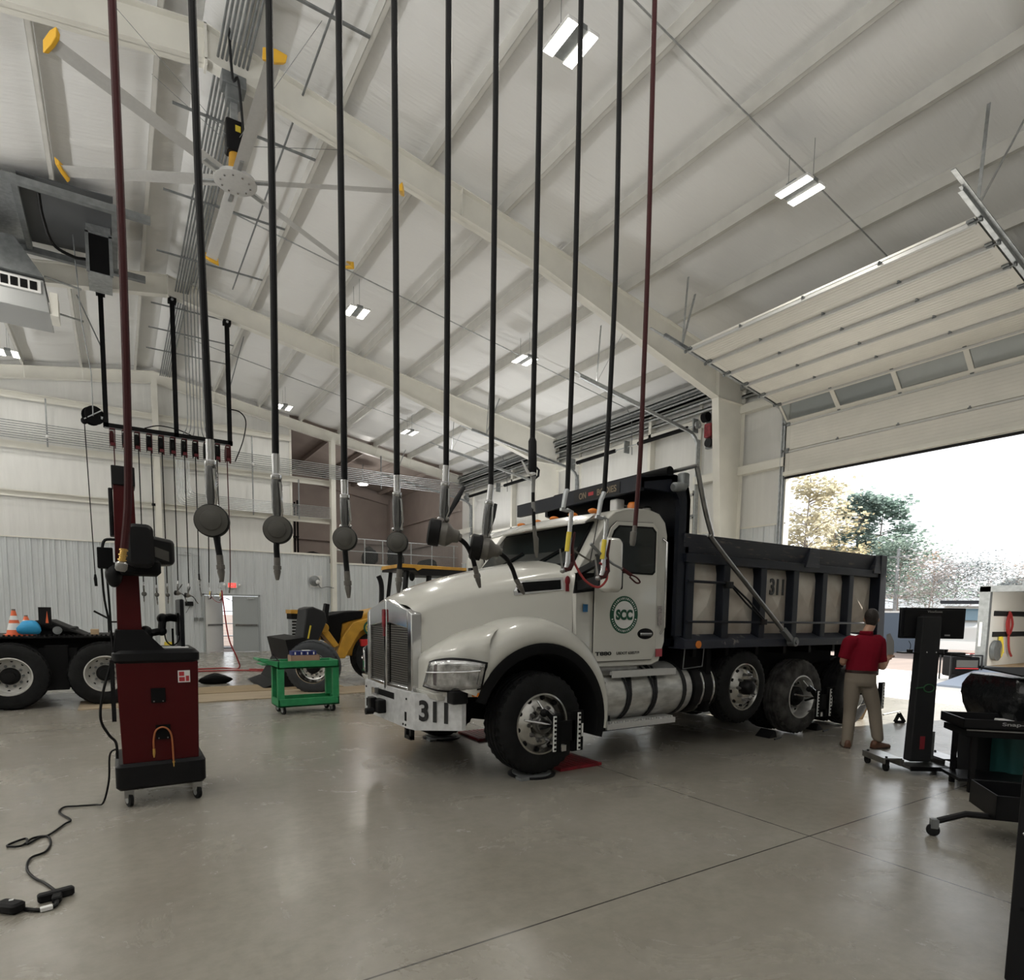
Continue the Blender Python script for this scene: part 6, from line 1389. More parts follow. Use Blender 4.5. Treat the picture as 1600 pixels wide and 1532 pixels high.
pr([(5.66, 2.60), (6.05, 2.60), (6.15, 2.50), (7.5, 2.52), (7.6, 2.62), (7.56, 2.68), (5.68, 2.70)], Y0 + .12, Y0 + 1.38, 'cab_roof', 'black', cf)
pr([(5.64, 2.66), (6.0, 2.66), (6.08, 2.60), (6.2, 2.66), (7.62, 2.66), (7.60, 2.73), (5.66, 2.75)], Y0 + .10, Y0 + 1.40, 'roof_cap', 'yellow', cf, bevel=.01)
MB().box(7.2, 7.28, Y0 + .1, Y0 + .2, 1.8, 2.55).build('white_pillar_strip', 'white_ink', cf, smooth=0)
MB().ball((5.95, Y0 + .15, 2.45), .07, .05, .10).build('work_lamp', 'blackm', cf)
MB().tube([(7.65, Y0 + .9, .6), (7.65, Y0 + .9, 2.75)], .07, 8).build('rear_post', 'black', t)
# grey tool cabinet with a yellow top behind the loader
t = thing('parts_cabinet', 'grey slotted cabinet with a yellow top near the far wall', 'cabinet', (4.9, 20, 0)); c_ = MB().box(4.62, 5.3, 20, 20.6, 0, 1.32).build('cabinet_body', 'galv', t, smooth=0)
MB().box(4.56, 5.36, 19.95, 20.65, 1.5, 1.62).build('cabinet_top', 'yellow', t, smooth=0); MB().box(4.58, 5.34, 19.98, 20.6, 1.32, 1.5).build('tool_rack', 'blackm', t, smooth=0)
for k in range(6): MB().box(4.60, 4.74, 19.98, 20.0, .72 + k * .1, .77 + k * .1).build('side_slot', 'blackm', c_, smooth=0)
# plywood mats, hose on the floor, black jacket
t = thing('plywood_strip', 'long pale plywood strip lying across the floor behind the cart', 'plywood', (3, 12.6, 0)); MB().box(-.6, 9.0, 11.72, 12.75, .001, .018).build('sheet', mat('ply_tan', (.42, .335, .23), .75, var=.2, vscale=3, stretch=(.5, 4, 1)), t, smooth=0)
t = thing('plywood_strip', 'darker tan plywood strip lying behind the front one', 'plywood', (2.8, 13.5, 0)); MB().box(-.4, 4.0, 12.85, 13.9, .001, .016).build('sheet', mat('ply_pale', (.36, .27, .16), .75, var=.2, vscale=3, stretch=(.5, 4, 1)), t, smooth=0)
t = thing('black_jacket', 'black cloth bundle lying on the floor right of the red tower', 'cloth', (1.7, 14.6, 0)); lump((1.72, 14.6, .09), .16, 8, 'bundle_body', 'blackm', t, (2.0, 1.3, .75))
t = thing('air_hose', 'red air hose lying in a loop on the floor by the far door', 'hose', (2.5, 17.5, .01)); MB().tube(smoothpts([(2.28, 17.5, 2.1), (2.42, 17.6, .9), (2.62, 17.7, .35), (2.7, 17.9, .02), (2.3, 18.1, .02), (1.2, 17.9, .02), (1.0, 17.6, .02), (1.8, 17.4, .02), (2.6, 17.3, .02), (3.1, 16.9, .02), (3.35, 17.1, .02), (2.9, 17.5, .02)], 6), .018, 7).build('hose_line', 'redhose', t)
# ================================================================ ALIGNMENT GEAR AROUND THE TRUCK
def target(label):
    t = thing('alignment_target', label, 'alignment target', (3.66, 4.62, .48), 'wheel clamp targets')
    mb = MB(); mb.hexa([(3.50, 4.63, .30), (3.56, 4.62, .30), (3.56, 4.66, .30), (3.50, 4.67, .30), (3.50, 4.63, .665), (3.56, 4.62, .665), (3.56, 4.66, .665), (3.50, 4.67, .665)]); mb.box(3.54, 3.74, 4.63, 4.66, .40, .60); mb.box(3.70, 3.84, 4.63, 4.66, .29, .69)
    pl = mb.build('target_plate', 'blackm', t, smooth=0)
    for x, z0, z1 in ((3.478, .315, .66), (3.775, .30, .675)):
        st = MB().box(x - .017, x + .017, 4.612, 4.622, z0, z1).build('dot_strip', 'white_ink', t, smooth=0)
        n = 8; first = None
        for k in range(n):
            p = V((x, 4.609, z0 + .025 + (z1 - z0 - .05) * k / (n - 1)))
            if first is None: first = MB().lathe([(.0125, 0), (.0125, .004)], p, (0, -1, 0), 12).build('target_dot', 'blackm', st); p0 = p
            else: o = first.copy(); COL.objects.link(o); o.parent = st; o.matrix_parent_inverse = first.matrix_parent_inverse.copy(); o.location = p - p0
    MB().box(3.815, 3.835, 4.625, 4.632, .43, .56).build('maker_label', 'white_ink', pl, smooth=0)
    mb = MB(); mb.bar((3.44, 4.72, .70), (3.56, 4.70, .56), .05, .03); mb.bar((3.40, 4.76, .52), (3.54, 4.70, .56), .03, .02); mb.rod((3.54, 4.70, .56), (3.62, 4.66, .50), .022); mb.ball((3.42, 4.72, .68), .04); mb.build('clamp_body', 'darkfr', t)
    mb = MB(); mb.rod((3.42, 4.72, .73), (3.52, 4.69, .655), .012); mb.rod((3.28, 4.84, .60), (3.50, 4.72, .56), .011); mb.rod((3.40, 4.80, .79), (3.44, 4.72, .68), .011); mb.rod((3.60, 4.84, .34), (3.60, 4.66, .42), .012); mb.box(3.585, 3.64, 4.64, 4.68, .30, .36); mb.build('clamp_arm', 'chrome', t)
    return t
tg = target('alignment target clamped on the front wheel of the dump truck'); index_kids()
copy_tree(tg, (4.44, 0, -.02), label='alignment target clamped on the dusty rear wheel left of the walking man')
copy_tree(tg, (5.86, 0, -.02), label='alignment target on the rearmost wheel right of the walking man')
for y, lab in ((5.03, 'black turn plate under the near front tyre'), (mir(5.03), 'black turn plate under the far front tyre')):
    t = thing('turn_plate', lab, 'turn plate', (3.5, y, 0)); MB().lathe([(.245, 0), (.245, .012), (.225, .014)], (3.5, y, 0), (0, 0, 1), 32).build('base_disc', 'black', t)
    MB().lathe([(.20, .013), (.20, .028), (.18, .03)], (3.5, y, 0), (0, 0, 1), 32).build('turning_disc', 'galv_d', t); MB().box(3.24, 3.34, y - .2, y - .1, .001, .03).build('stop_block', 'galv_d', t, smooth=0)
for (y0, y1), lab in (((4.93, 5.50), 'red bridge plate on the floor behind the near front tyre'), ((mir(5.50), mir(4.93)), 'red bridge plate on the floor at the far front tyre')):
    t = thing('bridge_plate', lab, 'floor plate', (4.08, y0, 0)); b = MB().box(3.80, 4.36, y0, y1, .001, .032).build('plate', 'redplate', t, smooth=0, bevel=.004)
    for k in range(8): MB().box(3.82 + .065 * k, 3.855 + .065 * k, y0 + .02, y1 - .02, .032, .036).build('tread_bar', 'redplate', b, smooth=0)
for x, s, lab in ((7.36, 1, 'black wheel chock before the first rear tyre'), (8.50, -1, 'black wheel chock behind the first rear tyre')):
    t = thing('wheel_chock', lab, 'wheel chock', (x, 5.0, 0)); MB().prism([(x - .07 * s, 4.90, 0.002), (x + .10 * s, 4.90, .002), (x + .06 * s, 4.90, .10)], (0, .22, 0)).build('wedge', 'rubber', t, smooth=0)
    MB().rod((x - .1, 4.80, .012), (x + .1, 4.84, .012), .01).build('pull_rod', 'black', t)

# ================================================================ MONITOR STAND
R_, F_ = V((.841, -.541, 0)), V((.541, .841, 0))
def frame_at(p): return Matrix(((R_.x, F_.x, 0, p[0]), (R_.y, F_.y, 0, p[1]), (0, 0, 1, p[2]), (0, 0, 0, 1)))
S0 = at_z(1431, 1203, 0); S0.z = 0; T = frame_at(S0)
t = thing('monitor_stand', 'black monitor on a tall dark column with casters before the open door', 'monitor stand', S0)
mb = MB(); mb.hexa([(-.115, -.06, .10), (.115, -.06, .10), (.115, .06, .10), (-.115, .06, .10), (-.075, -.055, 1.66), (.125, -.055, 1.66), (.125, .055, 1.66), (-.075, .055, 1.66)]); cl = mb.xf(T).build('column', 'plastic', t, smooth=0, bevel=.012)
mb = MB(); mb.rbox(-.24, .455, .06, .10, 1.425, 1.755, .012, axis='y'); mn = mb.xf(T).build('monitor', 'screen', t)
mb = MB(); mb.hexa([(-.21, .045, 1.45), (.43, .045, 1.45), (.43, .06, 1.45), (-.21, .06, 1.45), (-.21, .045, 1.735), (.43, .045, 1.735), (.43, .06, 1.735), (-.21, .06, 1.735)]); mb.xf(T).build('rear_cover', 'black', mn, smooth=0, bevel=.006)
lettering('ViewSonic', 'screen_maker_letters', 'grey_ink', mn, T @ V((.11, .0435, 1.715)), R_, (0, 0, 1), .022, width=.16)
mb = MB(); mb.box(.23, .29, .0445, .046, 1.455, 1.472); mb.xf(T).build('rating_label', 'grey_ink', mn, smooth=0)
mb = MB(); mb.hexa([(-.055, .005, 1.62), (.155, .005, 1.62), (.155, .045, 1.62), (-.055, .045, 1.62), (-.045, .005, 1.68), (.15, .005, 1.68), (.15, .045, 1.68), (-.045, .045, 1.68)]); mb.xf(T).build('mount_plate', 'plastic', mn, smooth=0)
for x, z in ((-.045, 1.62), (.14, 1.62), (-.02, 1.285), (.08, 1.285)): MB().lathe([(.008, 0), (.007, .006)], (x, -.06 if z < 1.5 else .005, z), (0, -1, 0), 10).xf(T).build('screw', 'chrome', cl)
mb = MB(); mb.bar((-.27, .0, 1.275), (-.02, .0, 1.275), .10, .014); mb.xf(T).build('side_shelf', 'black', t, smooth=0)
mb = MB(); mb.bar((.10, .0, 1.27), (.45, -.02, 1.235), .12, .016); mb.xf(T).build('side_shelf', 'black', t, smooth=0)
mb = MB(); mb.rod((-.16, 0, 1.282), (-.16, 0, 1.31), .03); mb.tube(smoothpts([(-.16, 0, 1.31), (-.155, 0, 1.36), (-.18, 0, 1.40)], 4), .003, 5); mb.xf(T).build('puck_and_wire', 'black', t)
mb = MB(); mb.rbox(.24, .40, -.06, .04, 1.258, 1.285, .01); mb.xf(T).build('tool_on_shelf', 'plastic', t)
pts = [V((.03 + .055 * math.cos(a * .5), -.065, .90 + .042 * math.sin(a * .5))) for a in range(26)]
mb = MB(); mb.tube([T @ p for p in pts], .006, 6); mb.tube([T @ V((-.02, -.065, .91)), T @ V((-.11, -.07, .90))], .007, 6); mb.build('green_coil_hose', mat('coil_green', (.02, .10, .035), .5), t)
mb = MB(); mb.box(-.02, .03, -.066, -.06, .24, .38); mb.xf(T).build('red_label', mat('dark_red_label', (.25, .02, .03), .5), cl, smooth=0)
mb = MB(); mb.box(.13, .18, .0, .12, .12, .42); mb.xf(T).build('power_unit', 'galv_d', t, smooth=0)
mb = MB(); mb.box(-.22, .22, -.24, .22, .055, .085); mb.xf(T).build('base_plate', 'steel', t, smooth=0, bevel=.004)
mb = MB(); mb.box(-.22, .22, -.25, -.235, .045, .09); mb.xf(T).build('base_edge', 'black', t, smooth=0)
for x0, x1 in ((-.42, -.22), (.22, .42)):
    mb = MB(); mb.box(x0, x1, -.10, .30, .13, .145); mb.box(x0 if x0 < 0 else x1 - .02, x0 + .02 if x0 < 0 else x1, -.10, .30, .08, .13); mb.box(min(abs(x0), abs(x1)) * (1 if x0 > 0 else -1) - .02, min(abs(x0), abs(x1)) * (1 if x0 > 0 else -1) + .02, -.1, .3, .06, .13); mb.xf(T).build('outrigger_tray', 'steel', t, smooth=0)
for x in (-.38, .38):
    for y in (-.08, .26):
        mb = MB(); mb.rod((x, y, .145), (x, y, .16), .012); mb.box(x - .025, x + .025, y - .02, y + .02, .05, .13); c_ = mb.xf(T).build('caster_fork', 'darkfr', t, smooth=0)
        MB().lathe([(.03, -.016), (.048, -.012), (.048, .012), (.03, .016)], (x, y, .048), (1, 0, 0), 16).xf(T).build('caster_wheel', 'tyre', c_)

# ================================================================ BIN, TOOL TRAY, LOW CART, CABINET AT THE RIGHT EDGE
B0 = at_z(1572, 1220, 0); B0.z = 0; T = frame_at(B0)
t = thing('waste_bin', 'teal waste bin lined with a black bag under a flat black lid', 'bin', B0)
mb = MB()
rg = [(.155, .0), (.165, .15), (.185, .60), (.19, .62)]
def rr_(w, d, z, n=5, r=.05):
    out = []
    for sx, sy, a0 in ((1, 1, 0), (-1, 1, 90), (-1, -1, 180), (1, -1, 270)):
        for k in range(n + 1):
            a = math.radians(a0 + 90 * k / n); out.append(V((sx * (w - r) + r * math.cos(a), sy * (d - r) + r * math.sin(a), z)))
    return out
mb.loft([rr_(w, w + .1, z) for w, z in rg]); mb.xf(T).build('bin_body', 'teal', t)
mb = MB(); rnd = random.Random(4); rings = []
for w, z in ((.17, .60), (.20, .66), (.235, .76), (.25, .86), (.245, .95), (.22, 1.02), (.205, 1.06), (.20, 1.075)):
    rings.append([p + V((rnd.uniform(-.012, .012), rnd.uniform(-.012, .012), rnd.uniform(-.008, .008))) for p in rr_(w + .02, w + .16, z, 7, .09)])
mb.loft(rings); mb.xf(T).build('bin_bag', 'blackbag', t, smooth=70)
mb = MB(); mb.hexa([(-.27, -.40, 1.105), (.5, -.40, 1.12), (.5, .1, 1.15), (-.2, .2, 1.13), (-.27, -.40, 1.118), (.5, -.40, 1.135), (.5, .1, 1.165), (-.2, .2, 1.145)]); mb.xf(T).build('flat_lid', 'blackm', t, smooth=0)
t2 = thing('dark_bin', 'dark bin standing just left of the teal bin', 'bin', T @ V((-.26, .1, 0))); mb = MB(); mb.loft([rr_(.10, .12, 0, 3, .03), rr_(.12, .15, .55, 3, .03)]); mb.xf(T @ Matrix.Translation((-.22, .15, 0))).build('bin_body', 'plastic', t2)
t3 = thing('spray_can', 'yellow and white can on top of the bagged bin', 'can', T @ V((.17, -.1, 1.08))); mb = MB(); mb.lathe([(.035, 0), (.036, .03), (.036, .11), (.03, .13)], (.20, -.28, 1.125), (0, 0, 1), 16); mb.xf(T).build('can_body', 'white_ink', t3)
MB().lathe([(.0375, .04), (.0375, .085)], (.20, -.28, 1.125), (0, 0, 1), 16, caps=False).xf(T).build('can_label', 'yband', t3)
P1 = at_z(1506, 1132, .66); T = frame_at((P1.x, P1.y, 0))
T = T @ Matrix.Rotation(math.radians(-14), 4, 'Z')
t = thing('tool_tray_cart', 'black open tool tray on a leg in front of the teal bin', 'tool cart', T @ V((.3, 0, 0)))
mb = MB(); mb.box(0, .95, 0, .50, .62, .64); mb.box(0, .95, 0, .02, .62, .71); mb.box(0, .95, .48, .50, .62, .71); mb.box(0, .02, 0, .5, .62, .71); mb.box(.93, .95, 0, .5, .62, .71); tr_ = mb.xf(T).build('tray', 'black', t, smooth=0, bevel=.004)
mb = MB(); mb.box(.03, .95, .01, .49, .54, .60); mb.xf(T).build('drawer', 'blackm', t, smooth=0, bevel=.004)
mb = MB(); mb.box(.03, .95, .004, .01, .60, .612); mb.xf(T).build('drawer_trim', 'steel', t, smooth=0)
rt = (T.to_3x3() @ V((1, 0, 0)))
lettering('Snap-on', 'tray_letters', 'grey_ink', tr_, T @ V((.44, -.002, .672)), rt, (0, 0, 1), .042, width=.26, bold=.02)
for x in (.12, .86):
    for y in (.06, .44): MB().box(x - .02, x + .02, y - .02, y + .02, .0, .55).xf(T).build('leg', 'black', t, smooth=0)
MB().box(.02, .93, .05, .45, .10, .13).xf(T).build('lower_shelf', 'black', t, smooth=0)
for k, (x, y, w, h, m, lab) in enumerate(((.22, .22, .14, .02, 'paper', 'pale rag lying in the black tool tray'), (.44, .30, .12, .03, 'paper', 'small pale cloth lying beside the rag in the tool tray'), (.62, .10, .2, .10, 'galv', 'grey metal block standing at the right end of the tool tray'))):
    o = thing('rag' if m == 'paper' else 'metal_block', lab, 'cloth' if m == 'paper' else 'block', T @ V((x, y, .64))); MB().rbox(x, x + w, y, y + .14, .641, .64 + h, .012).xf(T).build('cloth_body' if m == 'paper' else 'block_body', m, o)
C0 = at_z(1457, 1306, 0); T = frame_at((C0.x, C0.y, 0)) @ Matrix.Rotation(math.radians(-18), 4, 'Z')
t = thing('low_cart', 'low black tray cart on bent legs with casters at the right edge', 'cart', T @ V((.5, 0, 0)))
mb = MB(); x0, x1, y0, y1, z0, z1 = .34, 1.25, -.12, .35, .20, .38
mb.box(x0, x1, y0, y1, z0, z0 + .012); mb.box(x0, x1, y0, y0 + .01, z0, z1); mb.box(x0, x1, y1 - .01, y1, z0, z1); mb.box(x0, x0 + .01, y0, y1, z0, z1); mb.box(x1 - .01, x1, y0, y1, z0, z1); mb.xf(T).build('tray', 'black', t, smooth=0)
mb = MB(); mb.tube([T @ V((.03, 0, .12)), T @ V((.20, 0, .19)), T @ V((.9, 0, .19))], .025, 8); mb.build('leg', 'black', t)
mb = MB(); mb.tube([T @ V((1.3, -.4, .10)), T @ V((1.15, -.25, .19)), T @ V((.8, .0, .19))], .025, 8); mb.build('leg', 'black', t)
for p in (V((0, 0, .045)), V((1.33, -.43, .045))):
    mb = MB(); mb.box(p.x - .02, p.x + .03, p.y - .025, p.y + .025, .06, .13); c_ = mb.xf(T).build('caster_fork', 'galv_d', t, smooth=0); MB().lathe([(.02, -.02), (.045, -.015), (.045, .015), (.02, .02)], p, (.3, 1, 0), 16).xf(T).build('caster_wheel', 'rubber', c_)
for k in range(2):
    o = thing('grey_clamp', ('left' if k == 0 else 'right') + ' of two grey clamps standing in the low black cart', 'clamp', T @ V((.62 + k * .2, .1, .21))); mb = MB(); mb.box(.58 + k * .17, .70 + k * .17, .02, .05, .36, .385); mb.box(.58 + k * .17, .605 + k * .17, .02, .05, .22, .385); mb.box(.675 + k * .17, .70 + k * .17, .02, .05, .22, .385); mb.xf(T).build('clamp_frame', 'galv', o, smooth=0)
t = thing('black_cabinet', 'tall black cabinet edge at the right border of the picture', 'cabinet', (3.75, .8, 0))
cbx = MB().box(3.35, 4.2, .45, 1.0, 0, 1.32).build('cabinet_body', 'black', t, smooth=0, bevel=.01)
for z in (.35, .7, 1.0): MB().box(3.34, 3.35, .5, .96, z, z + .012).build('drawer_gap', 'blackm', cbx, smooth=0)
MB().ball((3.345, .97, .70), .008).build('key_lock', 'chrome', cbx)
# ================================================================ PERSON
PO = at_z(1345, 1168, 0); PO.z = 0; T = frame_at(PO)
pxm = 951.8 / (W2C @ (PO - V((0, 0, 1.65)))).z
FD = (W2C @ (PO - EYE)).z
def J(x, y, v=0.0): return EYE + view_ray(x, y) * (FD + v)
t = thing('person', 'man in a dark red polo and khaki trousers walking away beside the truck bed', 'person', PO)
def limb(mb, pts, rs, n=14):
    mb.tube(smoothpts(pts, 4), [rs[0] + 0] * 0 or [r for r in resample(rs, 4)], n)
def resample(rs, k):
    out = []
    for a, b in zip(rs, rs[1:]):
        for i in range(k): out.append(a + (b - a) * i / k)
    out.append(rs[-1]); return out
def fuse(mb, name, m, par, vox=.012, it=6):
    o = mb.build(name, m, None, smooth=0)
    md = o.modifiers.new('fuse', 'REMESH'); md.mode = 'VOXEL'; md.voxel_size = vox; md.use_smooth_shade = True
    md = o.modifiers.new('soft', 'SMOOTH'); md.iterations = it; md.factor = .5
    dg = bpy.context.evaluated_depsgraph_get(); dg.update(); me = bpy.data.meshes.new_from_object(o.evaluated_get(dg)); bpy.data.objects.remove(o)
    me.name = name; me.materials.clear(); me.materials.append(M[m])
    for p in me.polygons: p.use_smooth = True
    o = bpy.data.objects.new(name, me); COL.objects.link(o); attach(o, par); return o
hd = (R_ * .45 + F_ * .9).normalized(); sd = V((hd.y, -hd.x, 0))                     # heading and its right
def oval(c, wx, wy, n=18): # ring across the body: wx half-width along sd, wy half-depth along hd
    return [c + sd * (wx * math.cos(2 * PI * k / n)) + hd * (wy * math.sin(2 * PI * k / n)) for k in range(n)]
shL, shR = J(1327, 1004, .0), J(1373, 1003, -.02)
elL, elR = J(1317, 1034, .04), J(1377, 1043, .0)
haL, haR = J(1321, 1034, .22), J(1388, 1029, .12)
hipL, hipR = J(1333, 1062, .02), J(1354, 1062, -.01)
knL, knR = J(1328, 1112, .06), J(1366, 1109, -.02)
anL, anR = J(1323, 1160, -.02), J(1371, 1152, -.08)
hc = J(1361.5, 968, .05)
body = MB()
# head, jaw, nose, ears, neck
Rh = Matrix((sd, hd, V((0, 0, 1)))).transposed()
body.ball(hc + V((0, 0, .02)), .076, .098, .112, 18, 12, Rh); body.ball(hc + hd * .035 - V((0, 0, .055)), .056, .062, .062, 14, 9, Rh)
body.ball(hc + hd * .102 - V((0, 0, .012)), .013, .018, .022, 8, 6, Rh); body.ball(hc + hd * .095 - V((0, 0, .055)), .026, .010, .008, 8, 6, Rh)
for s in (-1, 1): body.ball(hc + sd * s * .078 - V((0, 0, .005)) - hd * .01, .012, .020, .032, 8, 6, Rh); body.ball(hc + hd * .088 + sd * s * .032 + V((0, 0, .022)), .016, .010, .008, 8, 6, Rh)
body.tube([hc - V((0, 0, .07)) - hd * .02, J(1353, 992, .0), J(1351, 1000, .0)], [.056, .058, .07], 14)
# trunk core, arms, legs under the clothes
body.loft([oval(J(1350, 1000, 0), .15, .07), oval(J(1349, 1020, 0), .15, .09), oval(J(1346, 1050, 0), .14, .085), oval(J(1344, 1066, 0), .14, .09)])
limb(body, [shR, elR, haR - (haR - elR) * .12], [.05, .041, .026]); limb(body, [shL, elL, haL - (haL - elL) * .12], [.05, .041, .026])
limb(body, [hipL, knL, anL], [.07, .05, .035]); limb(body, [hipR, knR, anR], [.07, .05, .035])
def hand(c, d, up_, side, curl):
    d = d.normalized(); up_ = (up_ - d * up_.dot(d)).normalized(); s_ = d.cross(up_)
    body.hexa([c + s_ * a + up_ * b + d * e for e in (-.02, .075) for a, b in ((-.036, -.012), (.036, -.012), (.036, .012), (-.036, .012))])
    for k, (o, L) in enumerate(((-.030, .062), (-.010, .074), (.011, .070), (.031, .054))):
        p = c + s_ * o + d * .07; q = p + d * (L * .45) - up_ * (L * .12 * curl); r = q + d * (L * .28) - up_ * (L * .42 * curl); e = r + d * (L * .05) - up_ * (L * .35 * curl)
        body.tube([p, q, r, e], [.0095, .009, .008, .007], 8)
    p = c + s_ * side * .034 + d * .005; body.tube([p, p + s_ * side * .028 + d * .03 - up_ * .01, p + s_ * side * .026 + d * .058 - up_ * .022], [.012, .0105, .008], 8)
hand(haR, haR - elR, V((0, 0, 1)), -1, 1.0); hand(haL, haL - elL, V((0, 0, 1)), 1, .7)
fuse(body, 'body', 'skin', t, .0075, 2)
hair = MB(); hair.ball(hc + V((0, 0, .035)) - hd * .018, .084, .098, .105, 18, 12, Rh); hair.ball(hc - hd * .055 - V((0, 0, .02)), .072, .05, .075, 14, 9, Rh)
ho = hair; keep = []
fuse(hair, 'hair', 'hair', t, .010, 3)
sh_ = MB()
sh_.loft([oval(J(1352, 992, .0), .075, .07), oval(J(1351, 998, 0), .16, .085), oval(J(1350, 1005, 0), .205, .105), oval(J(1349, 1016, 0), .205, .125), oval(J(1347, 1032, .0), .185, .125), oval(J(1346, 1046, 0), .178, .122), oval(J(1345, 1053, 0), .180, .122)])
mid = lambda a, b, k: a + (b - a) * k
limb(sh_, [mid(J(1350, 1005, 0), shR, .7), shR, mid(shR, elR, .5), mid(shR, elR, .80)], [.09, .082, .075, .074]); limb(sh_, [mid(J(1350, 1005, 0), shL, .7), shL, mid(shL, elL, .5), mid(shL, elL, .85)], [.09, .082, .075, .074])
so = fuse(sh_, 'polo_shirt', 'shirt', t, .012, 5)
mb = MB(); c = J(1353.5, 990, 0); rings = []
for z, k in ((-.02, 1.06), (.012, 1.0), (.030, .96)): rings.append([p + V((0, 0, z)) for p in oval(c, .073 * k, .075 * k)])
mb.loft(rings, caps=False); mb.build('collar', 'shirt', so, solid=.006)
tr_ = MB()
tr_.loft([oval(J(1345, 1049, 0), .176, .118), oval(J(1344.5, 1057, 0), .178, .125), oval(J(1344, 1066, 0), .180, .130), oval(J(1344, 1073, 0), .16, .11)])
limb(tr_, [hipL, mid(hipL, knL, .5), knL, mid(knL, anL, .5), anL + V((0, 0, .0)), anL - V((0, 0, .045))], [.100, .093, .076, .072, .066, .064]); limb(tr_, [hipR, mid(hipR, knR, .5), knR, mid(knR, anR, .5), anR, anR - V((0, 0, .03))], [.100, .094, .078, .074, .068, .066])
to = fuse(tr_, 'trousers', 'khaki', t, .012, 5)
mb = MB(); rings = [[p + V((0, 0, z)) for p in oval(J(1345, 1049.5, 0), .182 * k, .126 * k)] for z, k in ((-.018, 1), (-.018, 1.01), (.018, 1.01), (.018, 1))]; mb.loft(rings, caps=False); mb.build('belt', 'belt', to)
MB().rbox(0, .05, 0, .03, 0, .09, .01).xf(Matrix.Translation(J(1370, 1056, -.06))).build('belt_pouch', 'black', to)
def shoe(c, d, lift=0):
    d = d.normalized(); s_ = V((d.y, -d.x, 0)); mb = MB(); rings = []
    for u, w, h in ((-.085, .026, .07), (-.07, .036, .10), (-.02, .040, .115), (.04, .042, .085), (.10, .048, .065), (.16, .047, .055), (.195, .034, .045), (.21, .015, .035)):
        b = c + d * u; rings.append([b + s_ * w * a + V((0, 0, h * e)) for a, e in ((-1, .12), (-1, .55), (-.6, .95), (0, 1.0), (.6, .95), (1, .55), (1, .12), (0, .1))])
    mb.loft(rings); s0 = mb.build('shoe', 'leather', t, smooth=50)
    mb = MB(); rings = []
    for z in (.0, .018): rings.append([c + d * u + s_ * w + V((0, 0, z)) for u, w in ((-.09, -.025), (-.09, .025), (-.03, .042), (.10, .051), (.18, .042), (.215, .012), (.215, -.012), (.18, -.042), (.10, -.051), (-.03, -.042))])
    mb.loft(rings); mb.build('sole', 'belt', s0)
fl = anL.copy(); fl.z = .0; shoe(fl, hd * .9 - sd * .15); fr_ = anR.copy(); fr_.z = .004; shoe(fr_, R_ * 1.0 + F_ * .35)
t = thing('clipboard', 'pale cornered panel held in the right hand of the walking man', 'clipboard', haR)
P = [(1386, 1031), (1385, 992), (1391, 990), (1397, 1003), (1397, 1020), (1393, 1031)]
mb = MB(); mb.loft([[J(x, y, .16 + (x - 1385) * .004) for x, y in P], [J(x, y, .172 + (x - 1385) * .004) for x, y in P]]); mb.build('panel', mat('panel_grey', (.30, .30, .30), .6), t, smooth=0)

# ================================================================ OUTSIDE
struct(MB().box(-150, 260, -160, 190, -.60, -.30).build('ground', mat('dirt_yard', (.20, .155, .135), .95, var=.30, vscale=.35, bump=.3, bscale=2, stretch=(.25, 2, 1)), smooth=0))
struct(MB().box(XR + .0, 20.8, -14, 40, -.32, -.02).build('ground_apron', mat('apron_concrete', (.62, .60, .57), .85, var=.10, vscale=.8), smooth=0))
def leafmat(name, col, vs=.6):  # leaf colours are paled and desaturated to paint in glare and haze
    m = mat(name, col, .8, var=.3, vscale=vs); nt = m.node_tree; b = nt.nodes['Principled BSDF']; tr = nt.nodes.new('ShaderNodeBsdfTranslucent'); mx = nt.nodes.new('ShaderNodeMixShader'); mx.inputs[0].default_value = .55
    nt.links.new(b.inputs['Base Color'].links[0].from_socket, tr.inputs['Color']); out = nt.nodes['Material Output']
    nt.links.new(b.outputs[0], mx.inputs[1]); nt.links.new(tr.outputs[0], mx.inputs[2]); nt.links.new(mx.outputs[0], out.inputs['Surface']); return m
def outg(x, y, z=-.02): return at_z(x, y, z)
rt_ = random.Random(11)
